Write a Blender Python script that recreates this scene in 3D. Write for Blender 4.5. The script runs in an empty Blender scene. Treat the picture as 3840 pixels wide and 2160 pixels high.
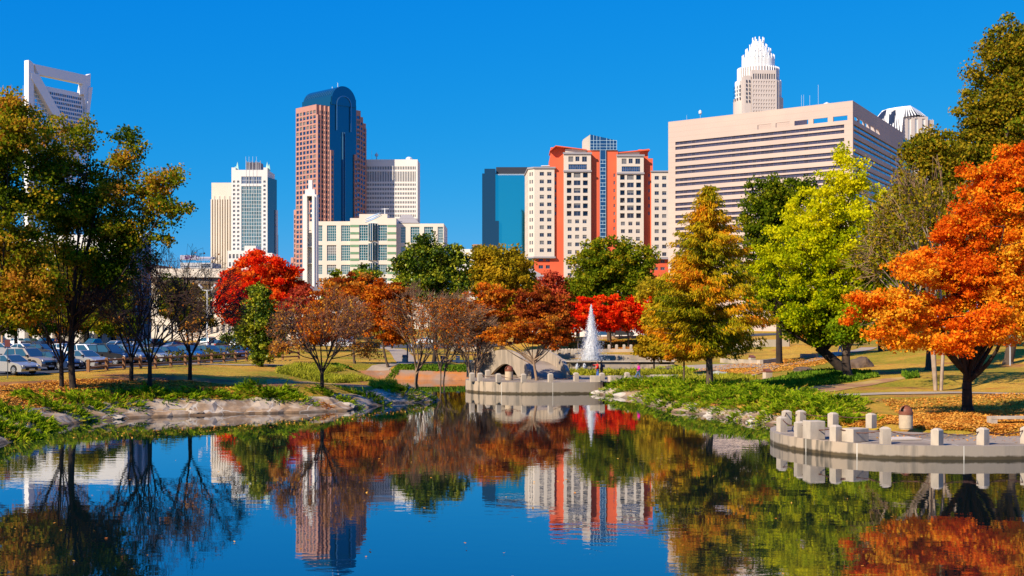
import bpy, math, random
import numpy as np
from mathutils import Vector, Matrix
R = math.radians
SC = bpy.context.scene
COL = SC.collection
# ---------------------------------------------------------------- camera, sky, sun, exposure
F, HX, HY, CH = 4693.0, 1920.0, 1215.0, 6.4
cam = bpy.data.cameras.new('camera')
camo = bpy.data.objects.new('camera', cam); COL.objects.link(camo)
camo.location = (0, 0, CH); camo.rotation_euler = (R(90), 0, 0)
cam.sensor_width = 36; cam.lens = 36 * F / 3840
cam.shift_y = (HY - 1080) / 3840
cam.clip_start = 0.5; cam.clip_end = 20000
SC.camera = camo
SUN_AZ, SUN_EL = R(46), R(35)
world = bpy.data.worlds.new('World'); SC.world = world; world.use_nodes = True
nt = world.node_tree; nt.nodes.clear()
sky = nt.nodes.new('ShaderNodeTexSky'); sky.sky_type = 'NISHITA'; sky.sun_disc = False
sky.sun_elevation = SUN_EL; sky.sun_rotation = R(180) + SUN_AZ
sky.altitude = 200; sky.air_density = 1.0; sky.dust_density = 0.15; sky.ozone_density = 3.0
sep = nt.nodes.new('ShaderNodeSeparateColor'); cmb = nt.nodes.new('ShaderNodeCombineColor')   # deep, polarised autumn blue
nt.links.new(sky.outputs[0], sep.inputs[0])
for ch_, (gain, pw) in enumerate(((1.95, 3.0), (3.2, .64), (5.85, .15))):
    a_ = nt.nodes.new('ShaderNodeMath'); a_.operation = 'MULTIPLY'; a_.inputs[1].default_value = .125
    b_ = nt.nodes.new('ShaderNodeMath'); b_.operation = 'POWER'; b_.inputs[1].default_value = pw
    c_ = nt.nodes.new('ShaderNodeMath'); c_.operation = 'MULTIPLY'; c_.inputs[1].default_value = gain
    d_ = nt.nodes.new('ShaderNodeMath'); d_.operation = 'MINIMUM'; d_.inputs[1].default_value = 14
    nt.links.new(sep.outputs[ch_], a_.inputs[0]); nt.links.new(a_.outputs[0], b_.inputs[0]); nt.links.new(b_.outputs[0], c_.inputs[0]); nt.links.new(c_.outputs[0], d_.inputs[0]); nt.links.new(d_.outputs[0], cmb.inputs[ch_])
bg = nt.nodes.new('ShaderNodeBackground'); bg.inputs[1].default_value = 0.1
wo = nt.nodes.new('ShaderNodeOutputWorld')
nt.links.new(cmb.outputs[0], bg.inputs[0]); nt.links.new(bg.outputs[0], wo.inputs[0])
sl = bpy.data.lights.new('sun', 'SUN'); sl.energy = 5.0; sl.angle = R(0.5); sl.color = (1.0, 0.87, 0.68)
slo = bpy.data.objects.new('sun', sl); COL.objects.link(slo)
sdir = Vector((-math.sin(SUN_AZ) * math.cos(SUN_EL), -math.cos(SUN_AZ) * math.cos(SUN_EL), math.sin(SUN_EL)))
slo.rotation_euler = (-sdir).to_track_quat('-Z', 'Y').to_euler()
slo.location = (0, 0, 400)
SC.view_settings.view_transform = 'Standard'; SC.view_settings.look = 'None'
SC.view_settings.exposure = 0.5; SC.view_settings.gamma = 1
SC.render.engine = 'CYCLES'
SC.cycles.max_bounces = 5; SC.cycles.diffuse_bounces = 2; SC.cycles.glossy_bounces = 3
SC.cycles.transmission_bounces = 3; SC.cycles.transparent_max_bounces = 6
SC.cycles.caustics_reflective = False; SC.cycles.caustics_refractive = False
SC.cycles.use_denoising = True

rng = np.random.default_rng(7)
random.seed(7)
# ---------------------------------------------------------------- helpers
def tag(o, label=None, cat=None, group=None, kind=None):
    if label: o['label'] = label
    if cat: o['category'] = cat
    if group: o['group'] = group
    if kind: o['kind'] = kind
    return o
def thing(name, loc, label, cat, group=None, rz=0):
    o = bpy.data.objects.new(name, None); COL.objects.link(o)
    o.location = loc; o.rotation_euler = (0, 0, rz); o.empty_display_size = 0.5
    return tag(o, label, cat, group)
def link_mesh(name, me, parent=None, loc=None, rz=0):
    o = bpy.data.objects.new(name, me); COL.objects.link(o)
    if loc is not None: o.location = loc
    o.rotation_euler = (0, 0, rz)
    if parent is not None: o.parent = parent
    return o
def copy_tree(o, parent=None):
    c = o.copy(); COL.objects.link(c)
    if parent is not None: c.parent = parent
    for ch in list(o.children): copy_tree(ch, c)
    return c
def hexc(r, g, b):   # sRGB 0-255 to linear
    f = lambda v: (v / 255 / 12.92) if v / 255 <= 0.04045 else ((v / 255 + 0.055) / 1.055) ** 2.4
    return (f(r), f(g), f(b), 1)
MATS = {}
def pm(name, c1, c2=None, scale=1.0, rough=0.8, metal=0.0, bump=0.0, bscale=None, spec=0.3, detail=4, stretch=None, c3=None, s3=0.1, coat=0, rp=(.36, .66), wet=0):
    if name in MATS: return MATS[name]
    m = bpy.data.materials.new(name); m.use_nodes = True; t = m.node_tree; b = t.nodes['Principled BSDF']
    c1 = tuple(c1[:3]) + (1,)
    b.inputs['Roughness'].default_value = rough; b.inputs['Metallic'].default_value = metal
    b.inputs['Specular IOR Level'].default_value = spec; b.inputs['Coat Weight'].default_value = coat
    b.inputs['Base Color'].default_value = c1
    geo = t.nodes.new('ShaderNodeTexCoord'); mp = t.nodes.new('ShaderNodeMapping'); t.links.new(geo.outputs['Object'], mp.inputs[0])
    if stretch: mp.inputs['Scale'].default_value = stretch
    if c2 is not None:
        c2 = tuple(c2[:3]) + (1,)
        n = t.nodes.new('ShaderNodeTexNoise'); n.inputs['Scale'].default_value = scale; n.inputs['Detail'].default_value = detail
        r = t.nodes.new('ShaderNodeValToRGB'); r.color_ramp.elements[0].position = rp[0]; r.color_ramp.elements[1].position = rp[1]
        r.color_ramp.elements[0].color = c1; r.color_ramp.elements[1].color = c2
        t.links.new(mp.outputs[0], n.inputs['Vector']); t.links.new(n.outputs[0], r.inputs[0]); out = r.outputs[0]
        if c3 is not None:
            n3 = t.nodes.new('ShaderNodeTexNoise'); n3.inputs['Scale'].default_value = s3; n3.inputs['Detail'].default_value = 3
            r3 = t.nodes.new('ShaderNodeValToRGB'); r3.color_ramp.elements[0].position = 0.45; r3.color_ramp.elements[1].position = 0.6
            mx = t.nodes.new('ShaderNodeMix'); mx.data_type = 'RGBA'; mx.inputs[7].default_value = tuple(c3[:3]) + (1,)
            t.links.new(geo.outputs['Object'], n3.inputs['Vector']); t.links.new(n3.outputs[0], r3.inputs[0]); t.links.new(r3.outputs[0], mx.inputs[0]); t.links.new(out, mx.inputs[6]); out = mx.outputs[2]
        if wet:   # algae-dark tide line just above the water
            g9 = t.nodes.new('ShaderNodeNewGeometry'); s9 = t.nodes.new('ShaderNodeSeparateXYZ'); n9 = t.nodes.new('ShaderNodeTexNoise'); n9.inputs['Scale'].default_value = 3
            a9 = t.nodes.new('ShaderNodeMath'); a9.operation = 'MULTIPLY_ADD'; a9.inputs[1].default_value = -.16; r9 = t.nodes.new('ShaderNodeValToRGB'); r9.color_ramp.elements[0].position = wet * .35; r9.color_ramp.elements[1].position = wet; r9.color_ramp.elements[0].color = (.22,.20,.14,1)
            m9 = t.nodes.new('ShaderNodeMix'); m9.data_type = 'RGBA'; m9.blend_type = 'MULTIPLY'; m9.inputs[0].default_value = 1
            t.links.new(g9.outputs['Position'], s9.inputs[0]); t.links.new(g9.outputs['Position'], n9.inputs['Vector']); t.links.new(n9.outputs[0], a9.inputs[0]); t.links.new(s9.outputs[2], a9.inputs[2]); t.links.new(a9.outputs[0], r9.inputs[0])
            t.links.new(out, m9.inputs[6]); t.links.new(r9.outputs[0], m9.inputs[7]); out = m9.outputs[2]
        t.links.new(out, b.inputs['Base Color'])
    if bump:
        n2 = t.nodes.new('ShaderNodeTexNoise'); n2.inputs['Scale'].default_value = bscale or scale * 3; n2.inputs['Detail'].default_value = 5
        bp = t.nodes.new('ShaderNodeBump'); bp.inputs['Strength'].default_value = 1; bp.inputs['Distance'].default_value = bump
        t.links.new(mp.outputs[0], n2.inputs['Vector']); t.links.new(n2.outputs[0], bp.inputs['Height']); t.links.new(bp.outputs[0], b.inputs['Normal'])
    MATS[name] = m; return m
def glass(name, col, rough=0.08, metal=0.9, var=0.0, vscale=0.3):
    if name in MATS: return MATS[name]
    m = pm(name, col, rough=rough, metal=metal, spec=0.6)
    if var:
        t = m.node_tree; b = t.nodes['Principled BSDF']
        n = t.nodes.new('ShaderNodeTexNoise'); n.inputs['Scale'].default_value = vscale
        g = t.nodes.new('ShaderNodeNewGeometry'); t.links.new(g.outputs['Position'], n.inputs['Vector'])
        bp = t.nodes.new('ShaderNodeBump'); bp.inputs['Distance'].default_value = var; bp.inputs['Strength'].default_value = 1
        t.links.new(n.outputs[0], bp.inputs['Height']); t.links.new(bp.outputs[0], b.inputs['Normal'])
    return m
def ramp_leaf(name, cols, trans=0.35, rough=0.6, gloss=0.0):
    m = bpy.data.materials.new(name); m.use_nodes = True; t = m.node_tree; t.nodes.clear()
    at = t.nodes.new('ShaderNodeAttribute'); at.attribute_name = 'tint'
    r = t.nodes.new('ShaderNodeValToRGB'); cr = r.color_ramp
    while len(cr.elements) < len(cols): cr.elements.new(0.5)
    for i, c in enumerate(cols):
        cr.elements[i].position = i / (len(cols) - 1); cr.elements[i].color = tuple(c[:3]) + (1,)
    d = t.nodes.new('ShaderNodeBsdfDiffuse'); tr = t.nodes.new('ShaderNodeBsdfTranslucent'); mx = t.nodes.new('ShaderNodeMixShader')
    mx.inputs[0].default_value = trans; o = t.nodes.new('ShaderNodeOutputMaterial')
    t.links.new(at.outputs['Fac'], r.inputs[0]); t.links.new(r.outputs[0], d.inputs[0]); t.links.new(r.outputs[0], tr.inputs[0])
    t.links.new(d.outputs[0], mx.inputs[1]); t.links.new(tr.outputs[0], mx.inputs[2]); out = mx.outputs[0]
    if gloss:
        gl = t.nodes.new('ShaderNodeBsdfGlossy'); gl.inputs['Roughness'].default_value = 0.35; gl.inputs[0].default_value = (1, 1, 1, 1)
        m2 = t.nodes.new('ShaderNodeMixShader'); m2.inputs[0].default_value = gloss
        t.links.new(out, m2.inputs[1]); t.links.new(gl.outputs[0], m2.inputs[2]); out = m2.outputs[0]
    t.links.new(out, o.inputs[0]); MATS[name] = m
    return m

def np_mesh(name, V, Q, tint=None, smooth=False):
    V = np.asarray(V, dtype=np.float32); Q = np.asarray(Q, dtype=np.int32); k = Q.shape[1]
    me = bpy.data.meshes.new(name); me.vertices.add(len(V)); me.vertices.foreach_set('co', V.ravel())
    me.loops.add(Q.size); me.loops.foreach_set('vertex_index', Q.ravel())
    me.polygons.add(len(Q)); me.polygons.foreach_set('loop_start', np.arange(0, Q.size, k, dtype=np.int32))
    me.update(calc_edges=True)
    if tint is not None:
        a = me.attributes.new('tint', 'FLOAT', 'FACE'); a.data.foreach_set('value', np.asarray(tint, dtype=np.float32))
    if smooth: me.polygons.foreach_set('use_smooth', np.ones(len(Q), dtype=bool))
    return me
class MB:
    def __init__(s): s.v = []; s.f = []; s.m = []
    def add(s, vs, fs, m=0):
        b = len(s.v); s.v += [tuple(p) for p in vs]; s.f += [tuple(b + i for i in f) for f in fs]; s.m += [m] * len(fs)
    def quad(s, a, b, c, d, m=0): s.add([a, b, c, d], [(0, 1, 2, 3)], m)
    def box(s, x0, x1, y0, y1, z0, z1, m=0):
        s.add([(x0,y0,z0),(x1,y0,z0),(x1,y1,z0),(x0,y1,z0),(x0,y0,z1),(x1,y0,z1),(x1,y1,z1),(x0,y1,z1)],
              [(0,3,2,1),(4,5,6,7),(0,1,5,4),(1,2,6,5),(2,3,7,6),(3,0,4,7)], m)
    def prism(s, poly, z0, z1, m=0):
        n = len(poly); v = [(p[0], p[1], z0) for p in poly] + [(p[0], p[1], z1) for p in poly]
        s.add(v, [tuple(range(n - 1, -1, -1)), tuple(range(n, 2 * n))] + [(i, (i + 1) % n, n + (i + 1) % n, n + i) for i in range(n)], m)
    def tube(s, pts, rad, n=6, m=0, cap=True):
        pts = [Vector(p) for p in pts]; rings = []
        for i, p in enumerate(pts):
            d = (pts[min(i + 1, len(pts) - 1)] - pts[max(i - 1, 0)]).normalized()
            a = d.orthogonal().normalized() if i == 0 else (a0 - d * a0.dot(d)).normalized()
            a0 = a; b = d.cross(a); r = rad[i] if hasattr(rad, '__len__') else rad
            rings.append([p + (a * math.cos(2 * math.pi * k / n) + b * math.sin(2 * math.pi * k / n)) * r for k in range(n)])
        vs = [q for ring in rings for q in ring]; fs = []
        for i in range(len(pts) - 1):
            for k in range(n): fs.append((i * n + k, i * n + (k + 1) % n, (i + 1) * n + (k + 1) % n, (i + 1) * n + k))
        if cap: fs += [tuple(range(n - 1, -1, -1)), tuple(range((len(pts) - 1) * n, len(pts) * n))]
        s.add(vs, fs, m)
    def lathe(s, prof, cx=0, cy=0, n=20, m=0, a0=0, a1=2 * math.pi, axis='z'):
        full = abs(a1 - a0 - 2 * math.pi) < 1e-4; k = n if full else n + 1; vs = []
        for r, z in prof:
            for i in range(k):
                a = a0 + (a1 - a0) * i / n
                if axis == 'z': vs.append((cx + r * math.cos(a), cy + r * math.sin(a), z))
                else: vs.append((cx + r * math.cos(a), z, cy + r * math.sin(a)))
        fs = []
        for j in range(len(prof) - 1):
            for i in range(n):
                fs.append((j * k + i, j * k + (i + 1) % k, (j + 1) * k + (i + 1) % k, (j + 1) * k + i))
        s.add(vs, fs, m)
    def mesh(s, name, mats, off=(0, 0, 0), smooth=False):
        me = bpy.data.meshes.new(name)
        me.from_pydata([(a - off[0], b - off[1], c - off[2]) for a, b, c in s.v], [], s.f)
        for m in (mats if isinstance(mats, (list, tuple)) else [mats]): me.materials.append(m)
        if any(s.m): me.polygons.foreach_set('material_index', s.m)
        if smooth: me.polygons.foreach_set('use_smooth', [True] * len(s.f))
        me.update(); return me
    def build(s, name, mats, parent=None, loc=None, smooth=False, rz=0):
        """verts are world coords (stored relative to parent.location or loc)"""
        off = parent.location if parent is not None else (loc or (0, 0, 0))
        off = tuple(off); tmp = s.mesh(name, mats, off, smooth)
        return link_mesh(name, tmp, parent, None if parent is not None else loc, rz)
    def local(s, name, mats, parent=None, loc=(0, 0, 0), smooth=False, rz=0):
        """verts are local already"""
        return link_mesh(name, s.mesh(name, mats, (0, 0, 0), smooth), parent, loc, rz)
def P(px, py, d): return Vector(((px - HX) / F * d, d, CH + (HY - py) / F * d))
def G(px, py, z):
    d = (CH - z) * F / (py - HY); return ((px - HX) / F * d, d)

class Fr:
    """a vertical facade plane: origin at column px, depth d, running at angle ang; n is outward"""
    def __init__(s, px, d, ang=0, xy=None):
        s.x, s.y = ((px - HX) / F * d, d) if xy is None else xy
        s.a = R(ang); s.ux, s.uy = math.cos(s.a), math.sin(s.a); s.nx, s.ny = s.uy, -s.ux
    def pt(s, u, v, z): return (s.x + s.ux * u + s.nx * v, s.y + s.uy * u + s.ny * v, z)
    def U(s, px): k = (px - HX) / F; return (k * s.y - s.x) / (s.ux - k * s.uy)
    def D(s, px): return s.y + s.uy * s.U(px)
    def Z(s, px, py): return CH + (HY - py) * s.D(px) / F
    def off(s, u, v, dang=0): p = s.pt(u, v, 0); return Fr(0, 0, math.degrees(s.a) + dang, xy=(p[0], p[1]))
    def box(s, mb, u0, u1, v0, v1, z0, z1, m=0):
        c = [s.pt(u, v, z) for z in (z0, z1) for (u, v) in ((u0, v1), (u1, v1), (u1, v0), (u0, v0))]
        mb.add(c, [(0,3,2,1),(4,5,6,7),(0,1,5,4),(1,2,6,5),(2,3,7,6),(3,0,4,7)], m)
    def poly(s, mb, pts, v0, v1, m=0):
        n = len(pts); c = [s.pt(u, v1, z) for u, z in pts] + [s.pt(u, v0, z) for u, z in pts]
        mb.add(c, [tuple(range(n)), tuple(range(2 * n - 1, n - 1, -1))] + [(i, n + i, n + (i + 1) % n, (i + 1) % n) for i in range(n)], m)
    def wall(s, mb, u0, u1, z0, z1, rects=(), dep=0.3, v=0, m=0):
        us = sorted({u0, u1} | {round(r[0], 4) for r in rects} | {round(r[1], 4) for r in rects}); us = [u for u in us if u0 - 1e-6 <= u <= u1 + 1e-6]
        zs = sorted({z0, z1} | {round(r[2], 4) for r in rects} | {round(r[3], 4) for r in rects}); zs = [z for z in zs if z0 - 1e-6 <= z <= z1 + 1e-6]
        rr = [(round(a, 4), round(b, 4), round(c, 4), round(d, 4)) for a, b, c, d in rects]
        for j in range(len(zs) - 1):
            zm = (zs[j] + zs[j + 1]) / 2; row = [r for r in rr if r[2] < zm < r[3]]; run = None
            for i in range(len(us) - 1):
                um = (us[i] + us[i + 1]) / 2; hole = any(r[0] < um < r[1] for r in row)
                if not hole:
                    if run is None: run = us[i]
                if (hole or i == len(us) - 2) and run is not None:
                    e = us[i] if hole else us[i + 1]
                    mb.quad(s.pt(run, v, zs[j]), s.pt(e, v, zs[j]), s.pt(e, v, zs[j + 1]), s.pt(run, v, zs[j + 1]), m); run = None
        for a, b, c, d in rr:
            A, B, C, D = s.pt(a, v, c), s.pt(b, v, c), s.pt(b, v, d), s.pt(a, v, d)
            a2, b2, c2, d2 = s.pt(a, v - dep, c), s.pt(b, v - dep, c), s.pt(b, v - dep, d), s.pt(a, v - dep, d)
            mb.quad(A, B, b2, a2, m); mb.quad(B, C, c2, b2, m); mb.quad(C, D, d2, c2, m); mb.quad(D, A, a2, d2, m)
WCACHE = {}
def M_BLIND(): return pm('window_blind', (.20,.19,.18), (.13,.13,.14), 1.5, .6)
def M_ALT(m):
    nm = m.name + '_tinted'
    if nm not in MATS:
        c = m.copy(); c.name = nm; b = c.node_tree.nodes['Principled BSDF']; k = b.inputs['Base Color'].default_value; b.inputs['Base Color'].default_value = (k[0] * .6 + .01, k[1] * .6 + .01, k[2] * .6 + .01, 1); b.inputs['Roughness'].default_value += .1; MATS[nm] = c
    return MATS[nm]
def windows(fr, parent, rects, mats, dep=0.3, v=0, nx=1, nz=1, bar=0.08, name='window', limit=100, used=None):
    """one child per window (shared mesh), past the limit one part of kind stuff"""
    used = parent.get('_w', 0); L = parent.location
    rest = MB()
    mats = list(mats) + [M_BLIND(), mats[0] if nx < 8 else M_ALT(mats[0])]; wr = random.Random(len(rects) * 7 + nx)
    def fill(mb, X, w, h, var=0):
        mb.quad(X(0, 0, 0), X(w, 0, 0), X(w, 0, h), X(0, 0, h), 0)
        if var: q = h * (1 - (.35, .6, .95)[var - 1]); mb.quad(X(.02, .012, q), X(w - .02, .012, q), X(w - .02, .012, h - .02), X(.02, .012, h - .02), 2)
        if nx >= 8:
            for i in range(nx):
                for k in range(nz):
                    if wr.random() < .3: mb.quad(X(w * i / nx, .015, h * k / nz), X(w * (i + 1) / nx, .015, h * k / nz), X(w * (i + 1) / nx, .015, h * (k + 1) / nz), X(w * i / nx, .015, h * (k + 1) / nz), 3)
        if bar:
            for i in range(nx + 1):
                c = min(max(w * i / nx, bar / 2), w - bar / 2)
                mb.quad(X(c - bar / 2, .04, 0), X(c + bar / 2, .04, 0), X(c + bar / 2, .04, h), X(c - bar / 2, .04, h), 1)
            for i in range(nz + 1):
                c = min(max(h * i / nz, bar / 2), h - bar / 2)
                mb.quad(X(0, .045, c - bar / 2), X(w, .045, c - bar / 2), X(w, .045, c + bar / 2), X(0, .045, c + bar / 2), 1)
    for (a, b, c, d) in rects:
        w, h = b - a, d - c
        if used < limit:
            var = 0 if nx > 5 or wr.random() < .62 else wr.randint(1, 3)
            key = (round(w, 2), round(h, 2), nx, nz, bar, mats[0].name, mats[1].name, var)
            if key not in WCACHE:
                mb = MB(); fill(mb, lambda u, q, z: (u, -q, z), w, h, var); WCACHE[key] = mb.mesh(name, list(mats))
            p = fr.pt(a, v - dep + 0.02, c)
            o = link_mesh(name, WCACHE[key], parent, (p[0] - L[0], p[1] - L[1], p[2] - L[2]), fr.a); used += 1
        else:
            fill(rest, lambda u, q, z, a=a, c=c: fr.pt(a + u, v - dep + 0.02 + q, c + z), w, h, 0 if nx > 5 or wr.random() < .62 else wr.randint(1, 3))
    parent['_w'] = used
    if rest.f: tag(rest.build(name, list(mats), parent), kind='stuff')
def grid(u0, u1, z0, z1, nu, nz, fu=0.6, fz=0.6):
    du, dz = (u1 - u0) / nu, (z1 - z0) / nz
    return [(u0 + du * (i + .5 - fu / 2), u0 + du * (i + .5 + fu / 2), z0 + dz * (j + .5 - fz / 2), z0 + dz * (j + .5 + fz / 2)) for j in range(nz) for i in range(nu)]
# ---------------------------------------------------------------- terrain and pond
def W(px, py): return G(px, py, 0.0)
LBANK = [(0,1667),(86,1647),(165,1614),(330,1582),(462,1571),(594,1564),(792,1558),(957,1551),(1122,1548),(1287,1541),(1400,1526),(1452,1518),(1485,1512),(1617,1508)]
RBANK = [(2223,1478),(2314,1488),(2384,1495),(2419,1520),(2524,1544),(2610,1553),(2700,1565),(2790,1581),(2897,1599)]
lb = [W(*p) for p in LBANK]; rb = [W(*p) for p in RBANK]
CHAN = [(-6.2,104.5),(-7.3,111),(-9.3,117.8),(-11.9,126.7),(-13.9,133),(-16.6,138),(-16.9,141),(-14.9,143.3),(-12.8,143.8),(-9.7,143.8),(-4.9,143.8),(-3.2,137),(-2,128),(2,123),(7,119)]
POND = [(-90,-30),(-90,40),(-50,58)] + lb + CHAN + rb + [(16.8,73),(20,69),(28,66.5),(42,70),(60,66),(85,40),(85,-30)]
_pp = np.array(POND)
def pond_dist(x, y):
    """signed distance to the pond outline, negative over water"""
    x = np.asarray(x, float); y = np.asarray(y, float); best = np.full(x.shape, 1e9); ins = np.zeros(x.shape, bool)
    n = len(_pp)
    for i in range(n):
        ax, ay = _pp[i]; bx, by = _pp[(i + 1) % n]; dx, dy = bx - ax, by - ay
        t = np.clip(((x - ax) * dx + (y - ay) * dy) / (dx * dx + dy * dy), 0, 1)
        best = np.minimum(best, np.hypot(x - ax - t * dx, y - ay - t * dy))
        c = ((ay > y) != (by > y)); 
        with np.errstate(divide='ignore', invalid='ignore'):
            xi = ax + (y - ay) * dx / (dy if dy else 1e-9)
        ins ^= c & (x < xi)
    return np.where(ins, -best, best)
CTL = [(0,1500,1.75),(0,1420,2.35),(300,1410,2.4),(600,1450,1.8),(600,1400,2.4),(300,1480,1.55),(120,1540,1.4),(900,1480,1.35),(900,1420,1.9),(900,1380,2.35),
 (750,1368,2.5),(1200,1475,1.3),(1200,1370,2.2),(1050,1440,1.8),(1300,1450,1.0),(1500,1395,1.05),(1500,1365,1.5),(1700,1400,1.0),(1700,1360,1.4),(1600,1310,1.6),(1400,1310,1.9),(600,1310,2.4),
 (0,1310,2.4),(1000,1310,2.4),(100,1402,2.45),(300,1385,2.7),(400,1380,2.7),(500,1375,2.7),(600,1368,2.7),(700,1360,2.65),(900,1350,2.6),(1050,1350,2.2),(300,1350,2.65),(600,1345,2.65),(0,1360,2.6),(150,1340,2.6),(450,1330,2.5),(800,1335,2.6),(1400,1275,2.6),(1700,1280,2.4),(1900,1430,.93),(2000,1430,.93),(2300,1430,.93),(2500,1430,.93),(2500,1395,.93),(2130,1405,.9),(2250,1384,.55),(2250,1405,.6),(2350,1390,.6),(2050,1370,1.0),(2000,1340,1.3),
 (2300,1322,2.0),(2450,1322,2.0),(2150,1322,1.9),(2000,1300,2.0),(2200,1262,4.1),(2400,1262,4.1),(2600,1265,4.0),(2000,1268,3.4),(2660,1471,1.1),(2560,1465,1.05),(2900,1480,1.15),(2600,1420,.95),(2800,1440,1.1),
 (2900,1345,1.9),(2780,1360,1.5),(2640,1370,1.1),(3180,1400,1.87),(3100,1322,2.7),(3000,1290,3.2),(3600,1300,3.6),(3840,1300,3.6),(3500,1400,2.0),(3840,1400,2.1),(3400,1460,1.3),(3840,1480,1.3),(3100,1470,1.2),
 (3624,1545,1.1),(3840,1560,.9),(3300,1560,.9),(3500,1600,.6),(3840,1630,.55),(3100,1600,.6),(3700,1590,.7),(3200,1590,.6)]
ctl = [(*G(a, b, z), z) for a, b, z in CTL]
for X in (-400, -150, 0, 150, 400):
    for Y, Z in ((420, 4.5), (700, 5.0), (1500, 5.0)): ctl.append((X, Y, Z))
ctl += [(-70, 60, 2.0), (-70, 110, 2.4), (-90, 180, 2.4), (-80, 280, 2.4), (70, 70, 2.0), (80, 120, 3.0), (90, 200, 4.5), (60, 250, 4.5)]
ctl = np.array(ctl)
def axis(parts):
    out = []
    for a, b, s in parts: out += list(np.arange(a, b, s))
    return np.array(out + [parts[-1][1]])
gx = axis([(-6000,-1000,1000),(-1000,-200,160),(-200,-60,7),(-60,60,.8),(60,200,7),(200,1000,160),(1000,6000,1000)])
gy = axis([(-200,-40,40),(-40,54,6),(54,150,.8),(150,260,2.2),(260,700,25),(700,3000,300),(3000,12000,3000)])
GX, GY = np.meshgrid(gx, gy)
num = np.zeros(GX.shape); den = np.zeros(GX.shape)
for cx, cy, cz in ctl:
    s = 1.0 + cy * 0.012   # depth axis compressed: far control points reach further
    w = 1 / (((GX - cx) ** 2 + ((GY - cy) * .8) ** 2) / (s * s) + 2) ** 2.1
    num += w * cz; den += w
HZ = num / den
PD = pond_dist(GX, GY)
HZ = np.where(PD < 0, -np.minimum(1.3, .15 - PD * .6), np.minimum(HZ, -.12 + PD * .42))
HZ = HZ + np.where(PD > 3, .05 * np.sin(GX * .55 + 1) * np.sin(GY * .37), 0)
def h(x, y):
    i = int(np.clip(np.searchsorted(gx, x) - 1, 0, len(gx) - 2)); j = int(np.clip(np.searchsorted(gy, y) - 1, 0, len(gy) - 2))
    tx = (x - gx[i]) / (gx[i + 1] - gx[i]); ty = (y - gy[j]) / (gy[j + 1] - gy[j])
    return float((HZ[j, i] * (1 - tx) + HZ[j, i + 1] * tx) * (1 - ty) + (HZ[j + 1, i] * (1 - tx) + HZ[j + 1, i + 1] * tx) * ty)
def hit(px, py):
    """ground point seen at this column and row: march along the view ray"""
    k = (px - HX) / F; s = (HY - py) / F; d = 45.0
    while d < 1200:
        z = CH + s * d
        if z <= h(k * d, d): break
        d *= 1.003
    return Vector((k * d, d, h(k * d, d)))
nx_, ny_ = len(gx), len(gy)
V = np.stack([GX.ravel(), GY.ravel(), HZ.ravel()], 1)
ii, jj = np.meshgrid(np.arange(nx_ - 1), np.arange(ny_ - 1)); b0 = (jj * nx_ + ii).ravel()
me = np_mesh('ground', V, np.stack([b0, b0 + 1, b0 + nx_ + 1, b0 + nx_], 1), smooth=True)
# lawn material: dry tan grass, green patches, bare red earth, drifts of leaves
def ground_mat():
    m = bpy.data.materials.new('autumn_lawn'); m.use_nodes = True; t = m.node_tree; b = t.nodes['Principled BSDF']; b.inputs['Roughness'].default_value = .95; b.inputs['Specular IOR Level'].default_value = .1
    g = t.nodes.new('ShaderNodeNewGeometry')
    def noise(sc, det=4, ro=.55):
        n = t.nodes.new('ShaderNodeTexNoise'); n.inputs['Scale'].default_value = sc; n.inputs['Detail'].default_value = det; n.inputs['Roughness'].default_value = ro
        t.links.new(g.outputs['Position'], n.inputs['Vector']); return n.outputs[0]
    def ramp(src, a, b_, ca=(0,0,0,1), cb=(1,1,1,1)):
        r = t.nodes.new('ShaderNodeValToRGB'); r.color_ramp.elements[0].position = a; r.color_ramp.elements[1].position = b_
        r.color_ramp.elements[0].color = ca; r.color_ramp.elements[1].color = cb; t.links.new(src, r.inputs[0]); return r.outputs[0]
    def mix(f, a, b_):
        x = t.nodes.new('ShaderNodeMix'); x.data_type = 'RGBA'; t.links.new(f, x.inputs[0])
        for s_, v in ((6, a), (7, b_)):
            if isinstance(v, tuple): x.inputs[s_].default_value = v
            else: t.links.new(v, x.inputs[s_])
        return x.outputs[2]
    grass = ramp(noise(2.2, 6, .7), .3, .7, (.40,.22,.025,1), (.68,.40,.06,1))
    green = ramp(noise(3.5, 5), .35, .65, (.16,.16,.012,1), (.34,.28,.025,1))
    c = mix(ramp(noise(.09, 3), .42, .62), grass, green)
    c = mix(ramp(noise(.16, 5, .6), .56, .66), c, (.34,.13,.05,1))
    c = mix(ramp(noise(.6, 5, .75), .55, .63), c, (.50,.20,.035,1))
    c = mix(ramp(noise(5, 4, .7), .60, .66), c, (.62,.25,.04,1))
    c = mix(ramp(noise(1.6, 6, .8), .60, .72), c, (.16,.09,.03,1))
    t.links.new(c, b.inputs['Base Color'])
    bp = t.nodes.new('ShaderNodeBump'); bp.inputs['Distance'].default_value = .12; t.links.new(noise(6, 6, .7), bp.inputs['Height']); t.links.new(bp.outputs[0], b.inputs['Normal'])
    return m
me.materials.append(ground_mat())
tag(link_mesh('ground', me), kind='structure')
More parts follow.
